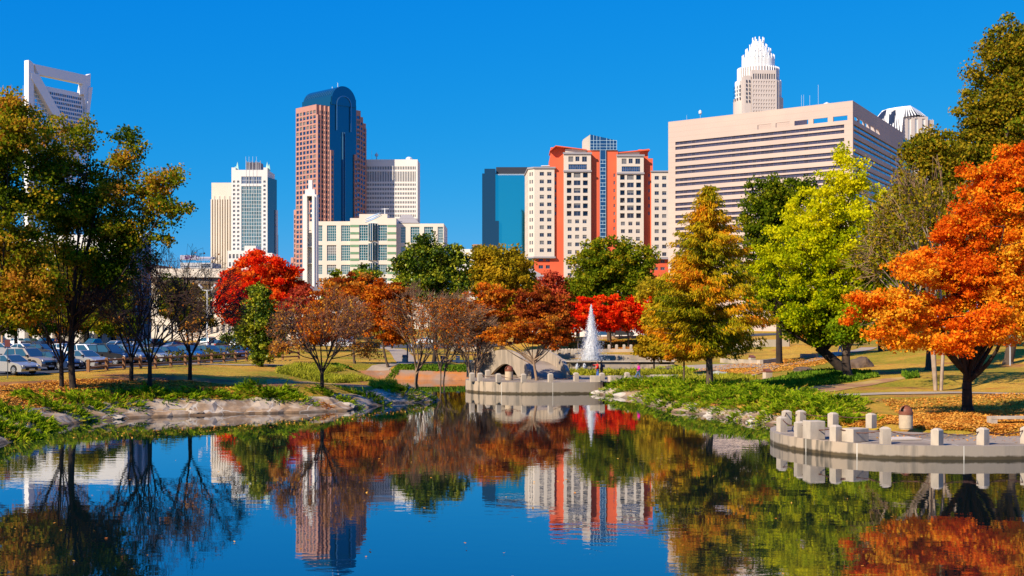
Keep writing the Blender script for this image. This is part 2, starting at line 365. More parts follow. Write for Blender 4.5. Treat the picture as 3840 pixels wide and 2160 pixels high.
# water
def water_mat(name, base, a1, a2):
    m = bpy.data.materials.new(name); m.use_nodes = True; t = m.node_tree; t.nodes.clear()
    df = t.nodes.new('ShaderNodeBsdfDiffuse'); df.inputs[0].default_value = base; gl = t.nodes.new('ShaderNodeBsdfGlossy'); gl.inputs['Roughness'].default_value = .012; gl.inputs[0].default_value = (.95,.97,1,1)
    fn = t.nodes.new('ShaderNodeFresnel'); fn.inputs[0].default_value = 1.33; pw = t.nodes.new('ShaderNodeMath'); pw.operation = 'POWER'; pw.inputs[1].default_value = .58
    ms = t.nodes.new('ShaderNodeMixShader'); mo = t.nodes.new('ShaderNodeOutputMaterial')
    t.links.new(fn.outputs[0], pw.inputs[0]); t.links.new(pw.outputs[0], ms.inputs[0]); t.links.new(df.outputs[0], ms.inputs[1]); t.links.new(gl.outputs[0], ms.inputs[2]); t.links.new(ms.outputs[0], mo.inputs[0])
    g = t.nodes.new('ShaderNodeNewGeometry')
    def n(sc, det, rot=0, st=(1, 1, 1)):
        mp = t.nodes.new('ShaderNodeMapping'); mp.inputs['Rotation'].default_value = (0, 0, rot); mp.inputs['Scale'].default_value = st
        x = t.nodes.new('ShaderNodeTexNoise'); x.inputs['Scale'].default_value = sc; x.inputs['Detail'].default_value = det
        t.links.new(g.outputs['Position'], mp.inputs[0]); t.links.new(mp.outputs[0], x.inputs['Vector']); return x.outputs[0]
    big = n(.045, 2)
    r = t.nodes.new('ShaderNodeMapRange'); r.inputs[1].default_value = .35; r.inputs[2].default_value = .65; r.inputs[3].default_value = .25; r.inputs[4].default_value = 1.3
    t.links.new(big, r.inputs[0])
    ml = t.nodes.new('ShaderNodeMath'); ml.operation = 'MULTIPLY'; t.links.new(n(1.7, 3, .3, (.55, 1, 1)), ml.inputs[0]); t.links.new(r.outputs[0], ml.inputs[1])
    bp = t.nodes.new('ShaderNodeBump'); bp.inputs['Distance'].default_value = a1; bp.inputs['Strength'].default_value = 1; t.links.new(ml.outputs[0], bp.inputs['Height'])
    b2 = t.nodes.new('ShaderNodeBump'); b2.inputs['Distance'].default_value = a2; t.links.new(n(.5, 2, -.2, (.5, 1, 1)), b2.inputs['Height']); t.links.new(b2.outputs[0], bp.inputs['Normal'])
    t.links.new(bp.outputs[0], gl.inputs['Normal'])
    return m
M_WATER = water_mat('pond_water', (.002, .010, .012, 1), .0030, .0030)
mb = MB(); mb.add([(-150,-120,0),(150,-120,0),(150,160,0),(-150,160,0)], [(0,1,2,3)])
tag(mb.build('pond_water', M_WATER), kind='structure')

def drape(name, left, right, mat, lift=.05, kind='structure', nsub=1.0, ncross=5):
    """a ribbon between two polylines (world xy), laid on the ground"""
    L, Rr = [Vector(p) for p in left], [Vector(p) for p in right]
    A, B = [], []
    for i in range(len(L) - 1):
        n = max(1, int(max((L[i + 1] - L[i]).length, (Rr[i + 1] - Rr[i]).length) / nsub))
        for k in range(n): A.append(L[i].lerp(L[i + 1], k / n)); B.append(Rr[i].lerp(Rr[i + 1], k / n))
    A.append(L[-1]); B.append(Rr[-1]); mb = MB(); vs = []
    for a, b in zip(A, B):
        for k in range(ncross + 1):
            p = a.lerp(b, k / ncross); vs.append((p.x, p.y, h(p.x, p.y) + lift))
    c = ncross + 1
    mb.add(vs, [(i * c + k, i * c + k + 1, (i + 1) * c + k + 1, (i + 1) * c + k) for i in range(len(A) - 1) for k in range(ncross)])
    o = mb.build(name, mat)
    if kind: tag(o, kind=kind)
    return o
def strip_px(name, pts, width, mat, lift=.05):
    c = [hit(*p).xy for p in pts]; L, Rr = [], []
    for i, p in enumerate(c):
        d = (c[min(i + 1, len(c) - 1)] - c[max(i - 1, 0)]).normalized(); nrm = Vector((-d.y, d.x)) * width / 2
        L.append(p + nrm); Rr.append(p - nrm)
    return drape(name, L, Rr, mat, lift)
M_CONC = pm('warm_concrete', (.52,.41,.30), (.40,.32,.24), .8, .85, bump=.01, bscale=6, c3=(.30,.25,.19), s3=.35)
M_PATH = pm('path_concrete', (.42,.325,.235), (.34,.27,.20), .6, .9, bump=.01, bscale=5)
M_ASPH = pm('asphalt', (.055,.055,.06), (.085,.083,.08), .9, .85, bump=.01, bscale=20)
M_WHITE = pm('white_marking', (.75,.74,.70), rough=.8)
# paths
strip_px('path', [(650,1366),(900,1370),(1150,1372),(1500,1365),(1680,1355),(1800,1362)], 2.2, M_PATH)
strip_px('path', [(1535,1362),(1515,1345),(1500,1325),(1482,1312),(1440,1303)], 3.0, M_PATH, .07)
strip_px('path', [(2560,1446),(2700,1452),(2860,1462),(2990,1488),(3120,1486),(3300,1478),(3600,1474),(3840,1480)], 2.0, M_PATH)
strip_px('path', [(2860,1462),(2960,1495),(3050,1515),(3110,1530)], 1.6, M_PATH, .08)
strip_px('path', [(2600,1440),(2780,1412),(2880,1380),(3000,1362),(3120,1335),(3260,1305)], 2.4, M_PATH, .07)
strip_px('path', [(2560,1392),(2680,1372),(2760,1372),(2900,1368)], 9, M_PATH, .09)
# car park, kerb, bay lines
def xy(px, py): return hit(px, py).xy
a = Vector((-75, 96)); 
edge = [hit(*p).xy for p in ((-50,1413),(100,1408),(331,1392),(465,1381),(583,1374),(746,1363),(883,1353),(1020,1346),(1060,1330),(1085,1310),(1100,1295))]
drape('car_park', edge, [Vector((-150, e.y + 6 - .04 * (e.y - 95))) for e in edge], M_ASPH, .05, nsub=3, ncross=40)
drape('road', [Vector(p) for p in ((-150,268),(0,240),(30,236),(150,240))], [Vector(p) for p in ((-150,282),(0,254),(30,250),(150,254))], M_ASPH, .06, nsub=4, ncross=4)
mb = MB()
for row in (110, 128, 146, 166, 188, 212):
    for k in range(26):
        x = -90 + k * 2.75
        if x < -37 and row > 112:
            z = h(x, row) + .075
            for yy in range(5):
                y0 = row - 4.6 + yy
                mb.quad((x, y0, h(x, y0) + .075), (x + .12, y0, h(x + .12, y0) + .075), (x + .12, y0 + 1, h(x + .12, y0 + 1) + .075), (x, y0 + 1, h(x, y0 + 1) + .075))
tag(mb.build('parking_line', M_WHITE), kind='structure')
# ---------------------------------------------------------------- stone embankments
def rock_mat():
    m = pm('bank_stone', (.37,.235,.135), (.20,.135,.085), .9, .9, bump=.06, bscale=2.5, c3=(.42,.33,.25), s3=.8)
    t = m.node_tree; b = t.nodes['Principled BSDF']; src = b.inputs['Base Color'].links[0].from_socket
    g = t.nodes.new('ShaderNodeNewGeometry'); v = t.nodes.new('ShaderNodeTexVoronoi'); v.feature = 'DISTANCE_TO_EDGE'; v.inputs['Scale'].default_value = .3
    nz = t.nodes.new('ShaderNodeTexNoise'); nz.inputs['Scale'].default_value = .8; ad = t.nodes.new('ShaderNodeVectorMath'); ad.operation = 'ADD'
    t.links.new(g.outputs['Position'], nz.inputs['Vector']); t.links.new(nz.outputs['Color'], ad.inputs[0]); t.links.new(g.outputs['Position'], ad.inputs[1]); t.links.new(ad.outputs[0], v.inputs['Vector'])
    r = t.nodes.new('ShaderNodeValToRGB'); r.color_ramp.elements[0].position = .006; r.color_ramp.elements[1].position = .016
    r.color_ramp.elements[0].color = (1,1,1,1); r.color_ramp.elements[1].color = (0,0,0,1)
    mx = t.nodes.new('ShaderNodeMix'); mx.data_type = 'RGBA'; mx.inputs[7].default_value = (.50,.43,.35,1)
    t.links.new(v.outputs['Distance'], r.inputs[0]); t.links.new(r.outputs[0], mx.inputs[0]); t.links.new(src, mx.inputs[6])
    # wet darker foot and a leafy tide line
    sx = t.nodes.new('ShaderNodeSeparateXYZ'); t.links.new(g.outputs['Position'], sx.inputs[0])
    r2 = t.nodes.new('ShaderNodeValToRGB'); r2.color_ramp.elements[0].position = .10; r2.color_ramp.elements[1].position = .16; r2.color_ramp.elements[0].color = (.45,.42,.38,1)
    t.links.new(sx.outputs[2], r2.inputs[0])
    m2 = t.nodes.new('ShaderNodeMix'); m2.data_type = 'RGBA'; m2.blend_type = 'MULTIPLY'; m2.inputs[0].default_value = 1
    t.links.new(mx.outputs[2], m2.inputs[6]); t.links.new(r2.outputs[0], m2.inputs[7]); t.links.new(m2.outputs[2], b.inputs['Base Color'])
    return m
M_ROCK = rock_mat()
def embank(name, line, prof, label, jag=.12, seed=1, mat=M_ROCK, left=True):
    rs = np.random.default_rng(seed); pts = [Vector(p) for p in line]; fine = []
    for i in range(len(pts) - 1):
        n = max(1, int((pts[i + 1] - pts[i]).length / .45))
        fine += [pts[i].lerp(pts[i + 1], k / n) for k in range(n)]
    fine.append(pts[-1]); n = len(fine); vs = []; c = len(prof)
    offs = np.zeros((n, c)); wob = np.zeros((n, c)); cur = rs.normal(0, 1, c); cw = rs.normal(0, 1, c)
    for i in range(n):
        if rs.random() < .22: cur = rs.normal(0, 1, c)
        if rs.random() < .3: cw = rs.normal(0, 1, c)
        offs[i] = cur; wob[i] = cw
    for i, p in enumerate(fine):
        d = (fine[min(i + 3, n - 1)] - fine[max(i - 3, 0)]).normalized(); nn = Vector((-d.y, d.x)) * (1 if left else -1)
        for k, (q, z) in enumerate(prof):
            e = 0 if k in (0, c - 1) else 1
            w = p + nn * (q + e * offs[i, k] * jag * 1.2); vs.append((w.x, w.y, z + e * (wob[i, k] * jag * .6 + rs.normal(0, .012))))
    mb = MB(); mb.add(vs, [((i * c + k), (i + 1) * c + k, (i + 1) * c + k + 1, i * c + k + 1) if not left else (i * c + k, i * c + k + 1, (i + 1) * c + k + 1, (i + 1) * c + k) for i in range(n - 1) for k in range(c - 1)])
    loc = (line[len(line) // 2][0], line[len(line) // 2][1], 0)
    o = mb.build(name, mat, None, loc); tag(o, label, 'embankment'); return o
PR = [(-.5,-.6),(0,.02),(.45,.26),(1.0,.5),(1.7,.8),(2.4,1.02),(3.0,.75)]
embank('stone_embankment', [(-32, 64.5)] + lb + [(-6.1,104.5),(-7.1,111)], PR, 'cracked brown stone slabs sloping into the pond below the left lawn', seed=4)
PR2 = [(-.5,-.6),(0,.02),(.3,.2),(.6,.36),(.95,.5),(1.35,.6),(1.8,.4)]
embank('stone_embankment', rb, PR2, 'jagged stone slabs along the water below the right juniper bank', seed=9)
embank('stone_embankment', CHAN[4:11] + [(-3.6,139)], [(-.4,-.5),(0,.02),(.8,.35),(1.6,.65),(2.4,.95),(3.2,1.1),(3.8,.6)], 'smooth sloping slab behind the channel covered in orange leaves', seed=3, jag=.03,
       mat=pm('leafy_slab', (.50,.17,.03), (.30,.22,.16), .35, .9, bump=.03, bscale=5))

# mulch and leaf litter under the left trees, its dark brown doubling as painted shade, worn red earth elsewhere
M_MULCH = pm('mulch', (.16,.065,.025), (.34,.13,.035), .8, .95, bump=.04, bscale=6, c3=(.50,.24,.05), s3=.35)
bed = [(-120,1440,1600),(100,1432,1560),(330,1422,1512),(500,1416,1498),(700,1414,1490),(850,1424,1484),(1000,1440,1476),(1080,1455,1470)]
drape('mulch_shade_bed', [hit(p[0], p[1]).xy for p in bed], [hit(p[0], p[2]).xy for p in bed], M_MULCH, .03, nsub=1.0, ncross=8)
M_EARTH = pm('bare_earth', (.40,.19,.09), (.30,.15,.07), .7, .95, bump=.03, bscale=6, c3=(.45,.30,.09), s3=.4)
eb = [(2880,1465,1480),(3000,1452,1478),(3150,1442,1466),(3300,1424,1440),(3420,1412,1418)]
drape('earth_patch', [hit(p[0], p[1]).xy for p in eb], [hit(p[0], p[2]).xy for p in eb], M_EARTH, .03, nsub=1.0, ncross=4)
eb = [(1000,1425,1448),(1150,1430,1460),(1300,1440,1462),(1400,1446,1458)]
drape('earth_patch', [hit(p[0], p[1]).xy for p in eb], [hit(p[0], p[2]).xy for p in eb], M_EARTH, .03, nsub=1.0, ncross=4)
# ---------------------------------------------------------------- buildings
M_CREAM = pm('cream_stucco', (.75,.66,.55), (.70,.62,.52), .15, .85, c3=(.67,.59,.49), s3=.04)
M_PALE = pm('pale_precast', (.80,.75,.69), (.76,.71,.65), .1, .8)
M_WHITEP = pm('white_panel', (.74,.71,.68), (.70,.67,.64), .05, .6)
M_FRAME = pm('white_frame', (.7,.7,.68), rough=.5)
M_DARKF = pm('dark_frame', (.06,.07,.09), rough=.5)
M_GREYT = pm('grey_trim', (.30,.28,.30), rough=.7)
G_DARK = glass('dark_window_glass', (.035,.045,.075), .12, .3)
G_BLUE = glass('blue_window_glass', (.07,.16,.26), .08, .8)
G_TEAL = glass('teal_window_glass', (.035,.20,.22), .10, .6)
G_SKY = glass('sky_curtain_glass', (.50,.72,.80), .06, .95, .01, .08)
def building(name, fr, label):
    p = fr.pt(0, 0, 0); return thing(name, (p[0], p[1], 0), label, 'building' if 'tower' not in name else 'tower')
ROOF = pm('flat_roof', (.35,.33,.31), rough=.9)
def roof(mb, fr, u0, u1, v0, v1, z, m=0): mb.quad(fr.pt(u0, v1, z), fr.pt(u1, v1, z), fr.pt(u1, v0, z), fr.pt(u0, v0, z), m)
def shell(mb, fr, u0, u1, depth, z0, z1, rects=(), dep=.3, v=0, side_l=True, side_r=True, m=0, back=True):
    fr.wall(mb, u0, u1, z0, z1, rects, dep, v, m)
    a, b, c, d = fr.pt(u0, v, 0), fr.pt(u1, v, 0), fr.pt(u1, v - depth, 0), fr.pt(u0, v - depth, 0)
    q = lambda p, z: (p[0], p[1], z)
    if side_r: mb.quad(q(b, z0), q(c, z0), q(c, z1), q(b, z1), m)
    if back: mb.quad(q(c, z0), q(d, z0), q(d, z1), q(c, z1), m)
    if side_l: mb.quad(q(d, z0), q(a, z0), q(a, z1), q(d, z1), m)
    mb.quad(q(a, z1), q(b, z1), q(c, z1), q(d, z1), m)

# --- office tower with handle-shaped crown, far left
fr = Fr(104, 1250, 60.5)
b = building('office_tower', fr, 'glass skyscraper with an open white handle frame on its roof, behind the left oak')
M_HANDLE = pm('white_metal_cladding', (.82,.80,.80), rough=.45)
mb = MB(); Wd = 79
shell(mb, fr, 2, Wd - 2, 7, 0, 246, v=-3); mb.build('body', glass('pale_grid_glass', (.42,.62,.80), .1, .8), b)
mb = MB()
for k in range(30): z = 120 + k * 4.2; fr.box(mb, 0, Wd, -3, -2.6, z, z + .9)
for k in range(20): u = 2 + k * 4; fr.box(mb, u, u + .5, -3, -2.55, 120, 246)
mb.build('facade_grid', M_HANDLE, b)
mb = MB(); fr.poly(mb, [(10, 248), (73, 248), (70.5, 215), (46, 212)], -2.6, -1.6); mb.build('sky_lobby_wall', M_HANDLE, b)
rc = []
for r_ in range(8):
    z = 244 - r_ * 4.3 - 2.5; ul = 12.5 + (248 - z) * 1.0; n = int((71 - ul) / 2.4)
    rc += [(ul + i * 2.4, ul + i * 2.4 + 1.7, z - .9, z + 1.7) for i in range(n)]
windows(fr, b, rc, (G_BLUE, M_DARKF), dep=-.1, v=-1.6, bar=0, limit=70)
mb = MB()
fr.poly(mb, [(0, 0), (6.5, 0), (6.5, 267), (3, 269.5), (0, 270)], -5, 1.2)
fr.poly(mb, [(6.5, 267.3), (73.9, 267.3), (68.6, 257.6), (12, 257.6)], -5, 1.4)
fr.poly(mb, [(3, 258), (12, 257.4), (50, 208), (50, 196), (42, 204), (3, 252)], -5, 2.2)
fr.poly(mb, [(73.9, 267.3), (79, 270), (79, 250), (73, 232), (70, 247), (66, 246), (68.6, 257.6)], -5, 1.0)
fr.poly(mb, [(76, 255), (80.5, 256), (75, 220), (50, 150), (46, 150), (71.5, 222)], -5, 2.6)
mb.build('crown_frame', M_HANDLE, b)
mb = MB(); f2 = fr.off(Wd, -3, 90); fr.box(mb, Wd - 2, Wd + 1.5, -36, -4, 0, 238); mb.build('side_curtain_wall', G_SKY, b)
# --- ribbed tower
fr = Fr(793, 900, 0)
b = building('ribbed_tower', fr, 'cream tower with tall vertical ribs joined to the teal glass tower')
U = fr.U(868); Z = fr.Z(793, 685); zr = fr.Z(793, 748); mb = MB(); shell(mb, fr, 0, U, 16, 0, Z, v=-.6)
fr.box(mb, 0, U, -.6, 0, zr, Z); 
mb.build('wall', M_CREAM, b)
mb = MB()
for i in range(9): u = U * i / 8; fr.box(mb, u - .52, u + .52, -.6, .35, 0, zr + (2.6 if i % 2 else 0))
mb.build('ribs', M_CREAM, b)
mb = MB(); fr.wall(mb, .4, U - .4, 0, zr, v=-.45); mb.build('recessed_glazing', pm('bronze_glazing', (.38,.27,.18), rough=.5), b)
# --- white tower with teal glass centre
fr = Fr(868, 850, 0)
b = building('white_tower', fr, 'white tower with a teal glass centre and finned crown')
X = lambda px: fr.U(px); Z = fr.Z(868, 637)
rw = []
for j in range(24):
    z = Z - 8 - j * 2.85
    for px in (878, 893.5): rw.append((X(px) - .75, X(px) + .75, z - .75, z + .75))
    rw.append((X(992) - .75, X(992) + .75, z - .75, z + .75))
gc = (X(905), X(981), 12, Z - 11)
mb = MB(); shell(mb, fr, 0, X(1003), 26, 0, Z, rw + [gc, (X(905), X(981), Z - 9.5, Z - 4.5)], .4)
for px, w in ((868, 5), (1003, -5)):
    fr.box(mb, min(X(px), X(px) + w * .55), max(X(px), X(px) + w * .55), -5, -.1, Z, Z + 1.6)
mb.build('wall', M_WHITEP, b)
windows(fr, b, rw, (G_DARK, M_FRAME), .4, bar=.1, nx=2, limit=80)
windows(fr, b, [gc], (G_TEAL, M_FRAME), .4, nx=12, nz=36, bar=.22, name='glass_centre', limit=200)
windows(fr, b, [(X(905), X(981), Z - 9.5, Z - 4.5)], (G_BLUE, M_FRAME), .4, nx=12, nz=2, bar=.2, name='glass_centre', limit=200)
mb = MB()
for px, dz in ((876, 3), (884, 6), (996, 6), (1003, 4.5)): 
    u = X(px); fr.poly(mb, [(u - 1.2, Z), (u + 1.2, Z), (u + .3, Z + dz)], -5, -4)
mb.build('corner_fins', pm('pale_green_metal', (.45,.70,.62), rough=.4), b)
mb = MB(); fr.box(mb, X(922), X(972), -14, -3, Z - .5, Z + 5.5)
for k in range(10): u = X(920) + k * 1.05; fr.box(mb, u, u + .35, -3, -2.5, Z - 1, Z + 6.5 - (k % 3) * .5)
mb.build('roof_plant', M_GREYT, b)
mb = MB()
for px in (922, 934, 948, 962): mb.tube([fr.pt(X(px), .3, Z - 16), fr.pt(X(px), .3, Z + 9)], .08, 4)
mb.build('mast', M_FRAME, b)
mb = MB(); fs = Fr(1003, 850, 78); fs.box(mb, 0, 16, -2, .1, 0, Z - 5); 
mb.build('side_wall', glass('shade_blue_side', (.02,.07,.13), .15, .4), b)  # the side's shade is put into the dark blue colour
mb = MB()
for j in range(14): z = 8 + j * 3.1; fs.box(mb, 11.5, 14, .1, .6, z, z + 1.6)
fs.box(mb, 13.5, 16, .1, .9, 0, Z - 26)
mb.build('side_fins', M_WHITEP, b)
# podium
fr = Fr(853, 820, 0)
b = building('podium_block', fr, 'white stepped podium in front of the teal glass tower')
Z = fr.Z(853, 940); rw = grid(.5, fr.U(940) - .3, 0, Z - 1, 6, 10, .6, .55); mb = MB(); shell(mb, fr, 0, fr.U(940), 20, 0, Z, rw, .3)
fr.box(mb, fr.U(915), fr.U(958), -18, -1, Z, Z + 3.3); fr.box(mb, fr.U(940), fr.U(1020), -20, -1, 0, Z - 1.5)
mb.build('wall', M_WHITEP, b); windows(fr, b, rw, (G_DARK, M_FRAME), .3, bar=.08, nx=2)
# small dark tower behind
fr = Fr(1025, 940, 20)
b = building('slim_tower', fr, 'slim dark stepped tower peeking from behind the white tower')
mb = MB(); U = fr.U(1043)
for a_, b_, py in ((0, U * .35, 905), (U * .3, U * .75, 858), (U * .7, U, 880)): fr.box(mb, a_, b_, -12, a_ * .2, 0, fr.Z(1030, py))
mb.build('wall', pm('dark_stone_wall', (.10,.11,.15), (.16,.15,.17), .6), b)
rw = grid(.4, U - .4, 10, 60, 3, 14, .5, .5); windows(fr, b, rw, (M_FRAME, M_DARKF), -.1, v=.9, bar=0)

# --- pink granite tower with barrel vault
C = ((1236 - HX) / F * 1100, 1100.0); S2 = math.sqrt(.5)
M_PINK = pm('pink_granite', (.45,.225,.18), (.41,.21,.17), .2, .6)
G_WELLS = glass('vault_blue_glass', (.02,.15,.24), .12, .7)
b = thing('vaulted_tower', (C[0], C[1], 0), 'tall pink granite tower with a dark blue glass barrel vault top', 'tower')
def FA(a1, bb): return Fr(0, 0, -45, xy=(C[0] - a1 * S2 + bb * S2, C[1] + a1 * S2 + bb * S2))
def FB(a_, b0_): return Fr(0, 0, 45, xy=(C[0] - a_ * S2 + b0_ * S2, C[1] + a_ * S2 + b0_ * S2))
ZP = lambda py, d: CH + (HY - py) * d / F
pink = MB(); wA, wB = [], []
def pblock(a0, a1, b0_, b1, zt, nA, nB, z0=0):
    fa, fb = FA(a1, b0_), FB(a0, b0_); nz = int((zt - 10) / 4.35)
    ra = grid(0.3, a1 - a0 - .3, zt - 4 - nz * 4.35, zt - 4, nA, nz, .70, .66) if nA else []
    rbb = grid(.2, b1 - b0_ - .2, zt - 4 - nz * 4.35, zt - 4, nB, nz, .72, .62) if nB else []
    fa.wall(pink, 0, a1 - a0, z0, zt, ra, .5); fb.wall(pink, 0, b1 - b0_, z0, zt, rbb, .5)
    p = [fa.pt(0, 0, zt), fa.pt(a1 - a0, 0, zt), fb.pt(b1 - b0_, 0, zt), fb.pt(b1 - b0_, -(a1 - a0), zt)]; pink.quad(*p)
    wA.append((fa, ra)); wB.append((fb, rbb))
    q = fb.off(b1 - b0_, 0, 90); q.wall(pink, 0, a1 - a0, z0, zt)
zt = ZP(392, 1100)
pblock(7, 38, -9, 0, zt, 6, 0)
pblock(4.6, 7, -6, 0, zt - .5, 1, 2); pblock(2.3, 4.6, -3, 0, zt - 1, 1, 1); pblock(0, 2.3, -.3, 0, zt - 1.5, 1, 0)
pblock(5, 7, -9, -6, zt - 9, 0, 1)
pblock(-2, 0, 0, 3, ZP(563, 1100), 0, 1); pblock(-2, 0, 26, 29, ZP(578, 1115), 0, 1)
pblock(0, 30, 29, 34.5, ZP(414, 1122), 0, 1); pblock(3.5, 30, 34.5, 40, ZP(438, 1128), 0, 1); pblock(7, 30, 40, 46, ZP(462, 1135), 0, 1); pblock(10, 30, 46, 49, ZP(480, 1138), 0, 1)
pblock(38, 41, -9, 0, ZP(786, 1120), 1, 0); pblock(41, 45, -9.5, 0, ZP(965, 1120), 1, 0)
pink.build('granite_wall', M_PINK, b)
for fr, rc in wA[:1]: windows(fr, b, rc, (G_BLUE, M_DARKF), .5, bar=0, limit=90)
for fr, rc in wA[1:] + wB: windows(fr, b, rc, (G_BLUE, M_DARKF), .5, bar=0, limit=90)
mb = MB(); fb = FB(-.6, 0); Lv = 42; zs = ZP(382, 1100); zc = ZP(349, 1100)
fb.box(mb, 0, 29, -Lv, 0, 0, zs); r_ = 13.4; cx_ = 14.5
arc = [(cx_ + r_ * math.cos(math.pi * k / 24), zc + r_ * 1.02 * math.sin(math.pi * k / 24) - 6) for k in range(25)]
fb.poly(mb, [(cx_ + r_, zs - 2)] + arc + [(cx_ - r_, zs - 2)], -Lv, 1.0)
fb.box(mb, .6, 28.4, -Lv - .5, .5, zs, zs + 5)
mb.build('barrel_vault', G_WELLS, b)
mb = MB()
arc2 = lambda rr, n=20: [(cx_ + rr * math.cos(math.pi * k / n), zc - 9 + rr * math.sin(math.pi * k / n)) for k in range(n + 1)]
o_, i_ = arc2(8.2), arc2(7.4)
for k in range(20): fb.poly(mb, [o_[k], o_[k + 1], i_[k + 1], i_[k]], 1.0, 1.6)
for u in (cx_ - 8.2, cx_ + 7.4): fb.box(mb, u, u + .8, 1.0, 1.6, zc - 32, zc - 9)
for u in (13.2, 15.3): fb.box(mb, u, u + .35, .0, 1.5, 0, zc - 33)
for k in range(14):  # vault ribs
    a_ = -2 - k * 2.9
    for j in range(1, 8):
        t0, t1 = math.pi - j * .13, math.pi - (j + 1) * .13
        if 3 <= j <= 5: fb.poly(mb, [(cx_ + (r_ + .35) * math.cos(t0), zc - 6 + (r_ + .35) * math.sin(t0)), (cx_ + (r_ + .35) * math.cos(t1), zc - 6 + (r_ + .35) * math.sin(t1)), (cx_ + r_ * .98 * math.cos(t1), zc - 6 + r_ * .98 * math.sin(t1)), (cx_ + r_ * .98 * math.cos(t0), zc - 6 + r_ * .98 * math.sin(t0))], a_ - .35, a_)
mb.build('vault_rib', pm('blue_metal', (.10,.26,.42), rough=.3, metal=.6), b)
mb = MB(); mb.tube([fb.pt(14.5, -8, zc + 7), fb.pt(14.5, -8, zc + 12)], .25, 5); mb.tube([fb.pt(14.5, -16, zc + 7), fb.pt(14.5, -16, zc + 9.5)], .3, 5); mb.build('antenna', M_FRAME, b)

# --- broad white tower right of it
fr = Fr(1355, 1148, 0)
b = building('broad_tower', fr, 'broad white tower with rows of small windows, half shaded by the pink tower')
U = fr.U(1566); Z = fr.Z(1500, 598); du = U / 34; rw = []
def row(p0, p1, fu=.55, i0=0):
    for i in range(1, 33): rw.append((du * (i + .5 - fu / 2), du * (i + .5 + fu / 2), fr.Z(1500, p1), fr.Z(1500, p0)))
row(624, 636); row(643, 681, .5)
for j in range(14): row(688 + j * 16.6, 697 + j * 16.6)
mb = MB(); shell(mb, fr, 0, U, 30, 0, Z, rw, .6); mb.build('wall', M_PALE, b)
rw.sort(key=lambda r: -(r[0] > U * .55)); windows(fr, b, rw, (G_DARK, M_DARKF), .6, bar=0)
mb = MB(); mb.lathe([(0, Z), (3, Z), (3, Z + 2), (1.5, Z + 3), (0, Z + 3)], *fr.pt(fr.U(1532), -6, 0)[:2], n=10)
mb.tube([fr.pt(fr.U(1410), -5, Z), fr.pt(fr.U(1410), -5, Z + 7)], .5, 6); mb.lathe([(0, Z + 3), (1.6, Z + 4), (1.6, Z + 5.5), (0, Z + 6.5)], *fr.pt(fr.U(1410), -5, 0)[:2], n=10)
mb.tube([fr.pt(fr.U(1392), -5, Z), fr.pt(fr.U(1392), -5, Z + 9)], .15, 4); mb.build('roof_dish', M_FRAME, b)

# --- green-banded office block
fr = Fr(1140, 450, 0)
b = building('office_block', fr, 'cream office block with green bands and gridded green windows')
X = fr.U; Zy = lambda py: fr.Z(1300, py)
rows_ = [(845, 905), (919, 978), (993, 1029), (1043, 1100)]
rL = [(X(a_), X(c_), Zy(q), Zy(p)) for p, q in rows_ for a_, c_ in ((1190, 1209), (1226, 1261), (1279, 1313))]
rR = [(X(a_), X(c_), Zy(q + 5), Zy(p + 5)) for p, q in rows_ for a_, c_ in ((1502, 1521), (1539, 1573), (1590, 1624), (1641, 1662))]
rC = [(X(1350), X(1454), Zy(q), Zy(p)) for p, q in rows_]
mb = MB(); shell(mb, fr, 0, X(1316), 25, 0, Zy(830), rL, .35)
shell(mb, fr, X(1316), X(1488), 25, 0, Zy(820), rC, .35, v=2.4)
fr.box(mb, X(1350), X(1455), -4, 2.39, Zy(820), Zy(805))
shell(mb, fr, X(1488), X(1664), 25, 0, Zy(838), rR, .35, v=-.5)
mb.build('wall', M_CREAM, b)
mb = MB()
for p, q in rows_[:3]:
    for t in (0, .45, .86):
        y = p + (60) * t
        for a_, c_ in ((1316.5, 1349), (1455, 1487.5)): mb = MB(); fr.box(mb, X(a_), X(c_), 2.4, 2.46, Zy(y + 9), Zy(y)); mb.build('green_band', pm('green_tile', (.15,.27,.15), (.18,.31,.18), .8, .6), b)
wm = (glass('green_window_glass', (.035,.19,.19), .15, .5, .02, .5), M_FRAME)
windows(fr, b, [r for r in rL if r[1] - r[0] > 2.5], wm, .35, nx=5, nz=6, bar=.09); windows(fr, b, [r for r in rL if r[1] - r[0] < 2.5], wm, .35, nx=3, nz=6, bar=.09)
windows(fr, b, rR, wm, .35, v=-.5, nx=5, nz=6, bar=.09); windows(fr, b, rC, wm, .35, v=2.4, nx=13, nz=6, bar=.09)
mb = MB()
for p, q in rows_[:3]:
    u0, u1 = X(1384), X(1419); um = (u0 + u1) / 2; z0, z1 = Zy(q), Zy(p - 5)
    for k in range(6):
        for (ua, va, ub, vb) in ((u0, 2.5, um, 4.2), (um, 4.2, u1, 2.5)):
            za, zb = z0 + (z1 - z0) * k / 6, z0 + (z1 - z0) * (k + 1) / 6 - .12
            mb.quad(fr.pt(ua, va, za), fr.pt(ub, vb, za), fr.pt(ub, vb, zb), fr.pt(ua, va, zb), 0)
    for u, v in ((u0, 2.5), (um, 4.2), (u1, 2.5), ((u0 + um) / 2, 3.37), ((u1 + um) / 2, 3.37)): fr.box(mb, u - .07, u + .07, v, v + .1, z0, z1, 1)
    mb.add([fr.pt(u0, 2.4, z1), fr.pt(um, 4.25, z1), fr.pt(u1, 2.4, z1)], [(0, 1, 2)], 1)
mb.build('bay_window', [glass('bay_glass', (.03,.12,.18), .08, .8), M_FRAME], b)
mb = MB(); c0, c1 = X(1372), X(1434); zz = Zy(822)
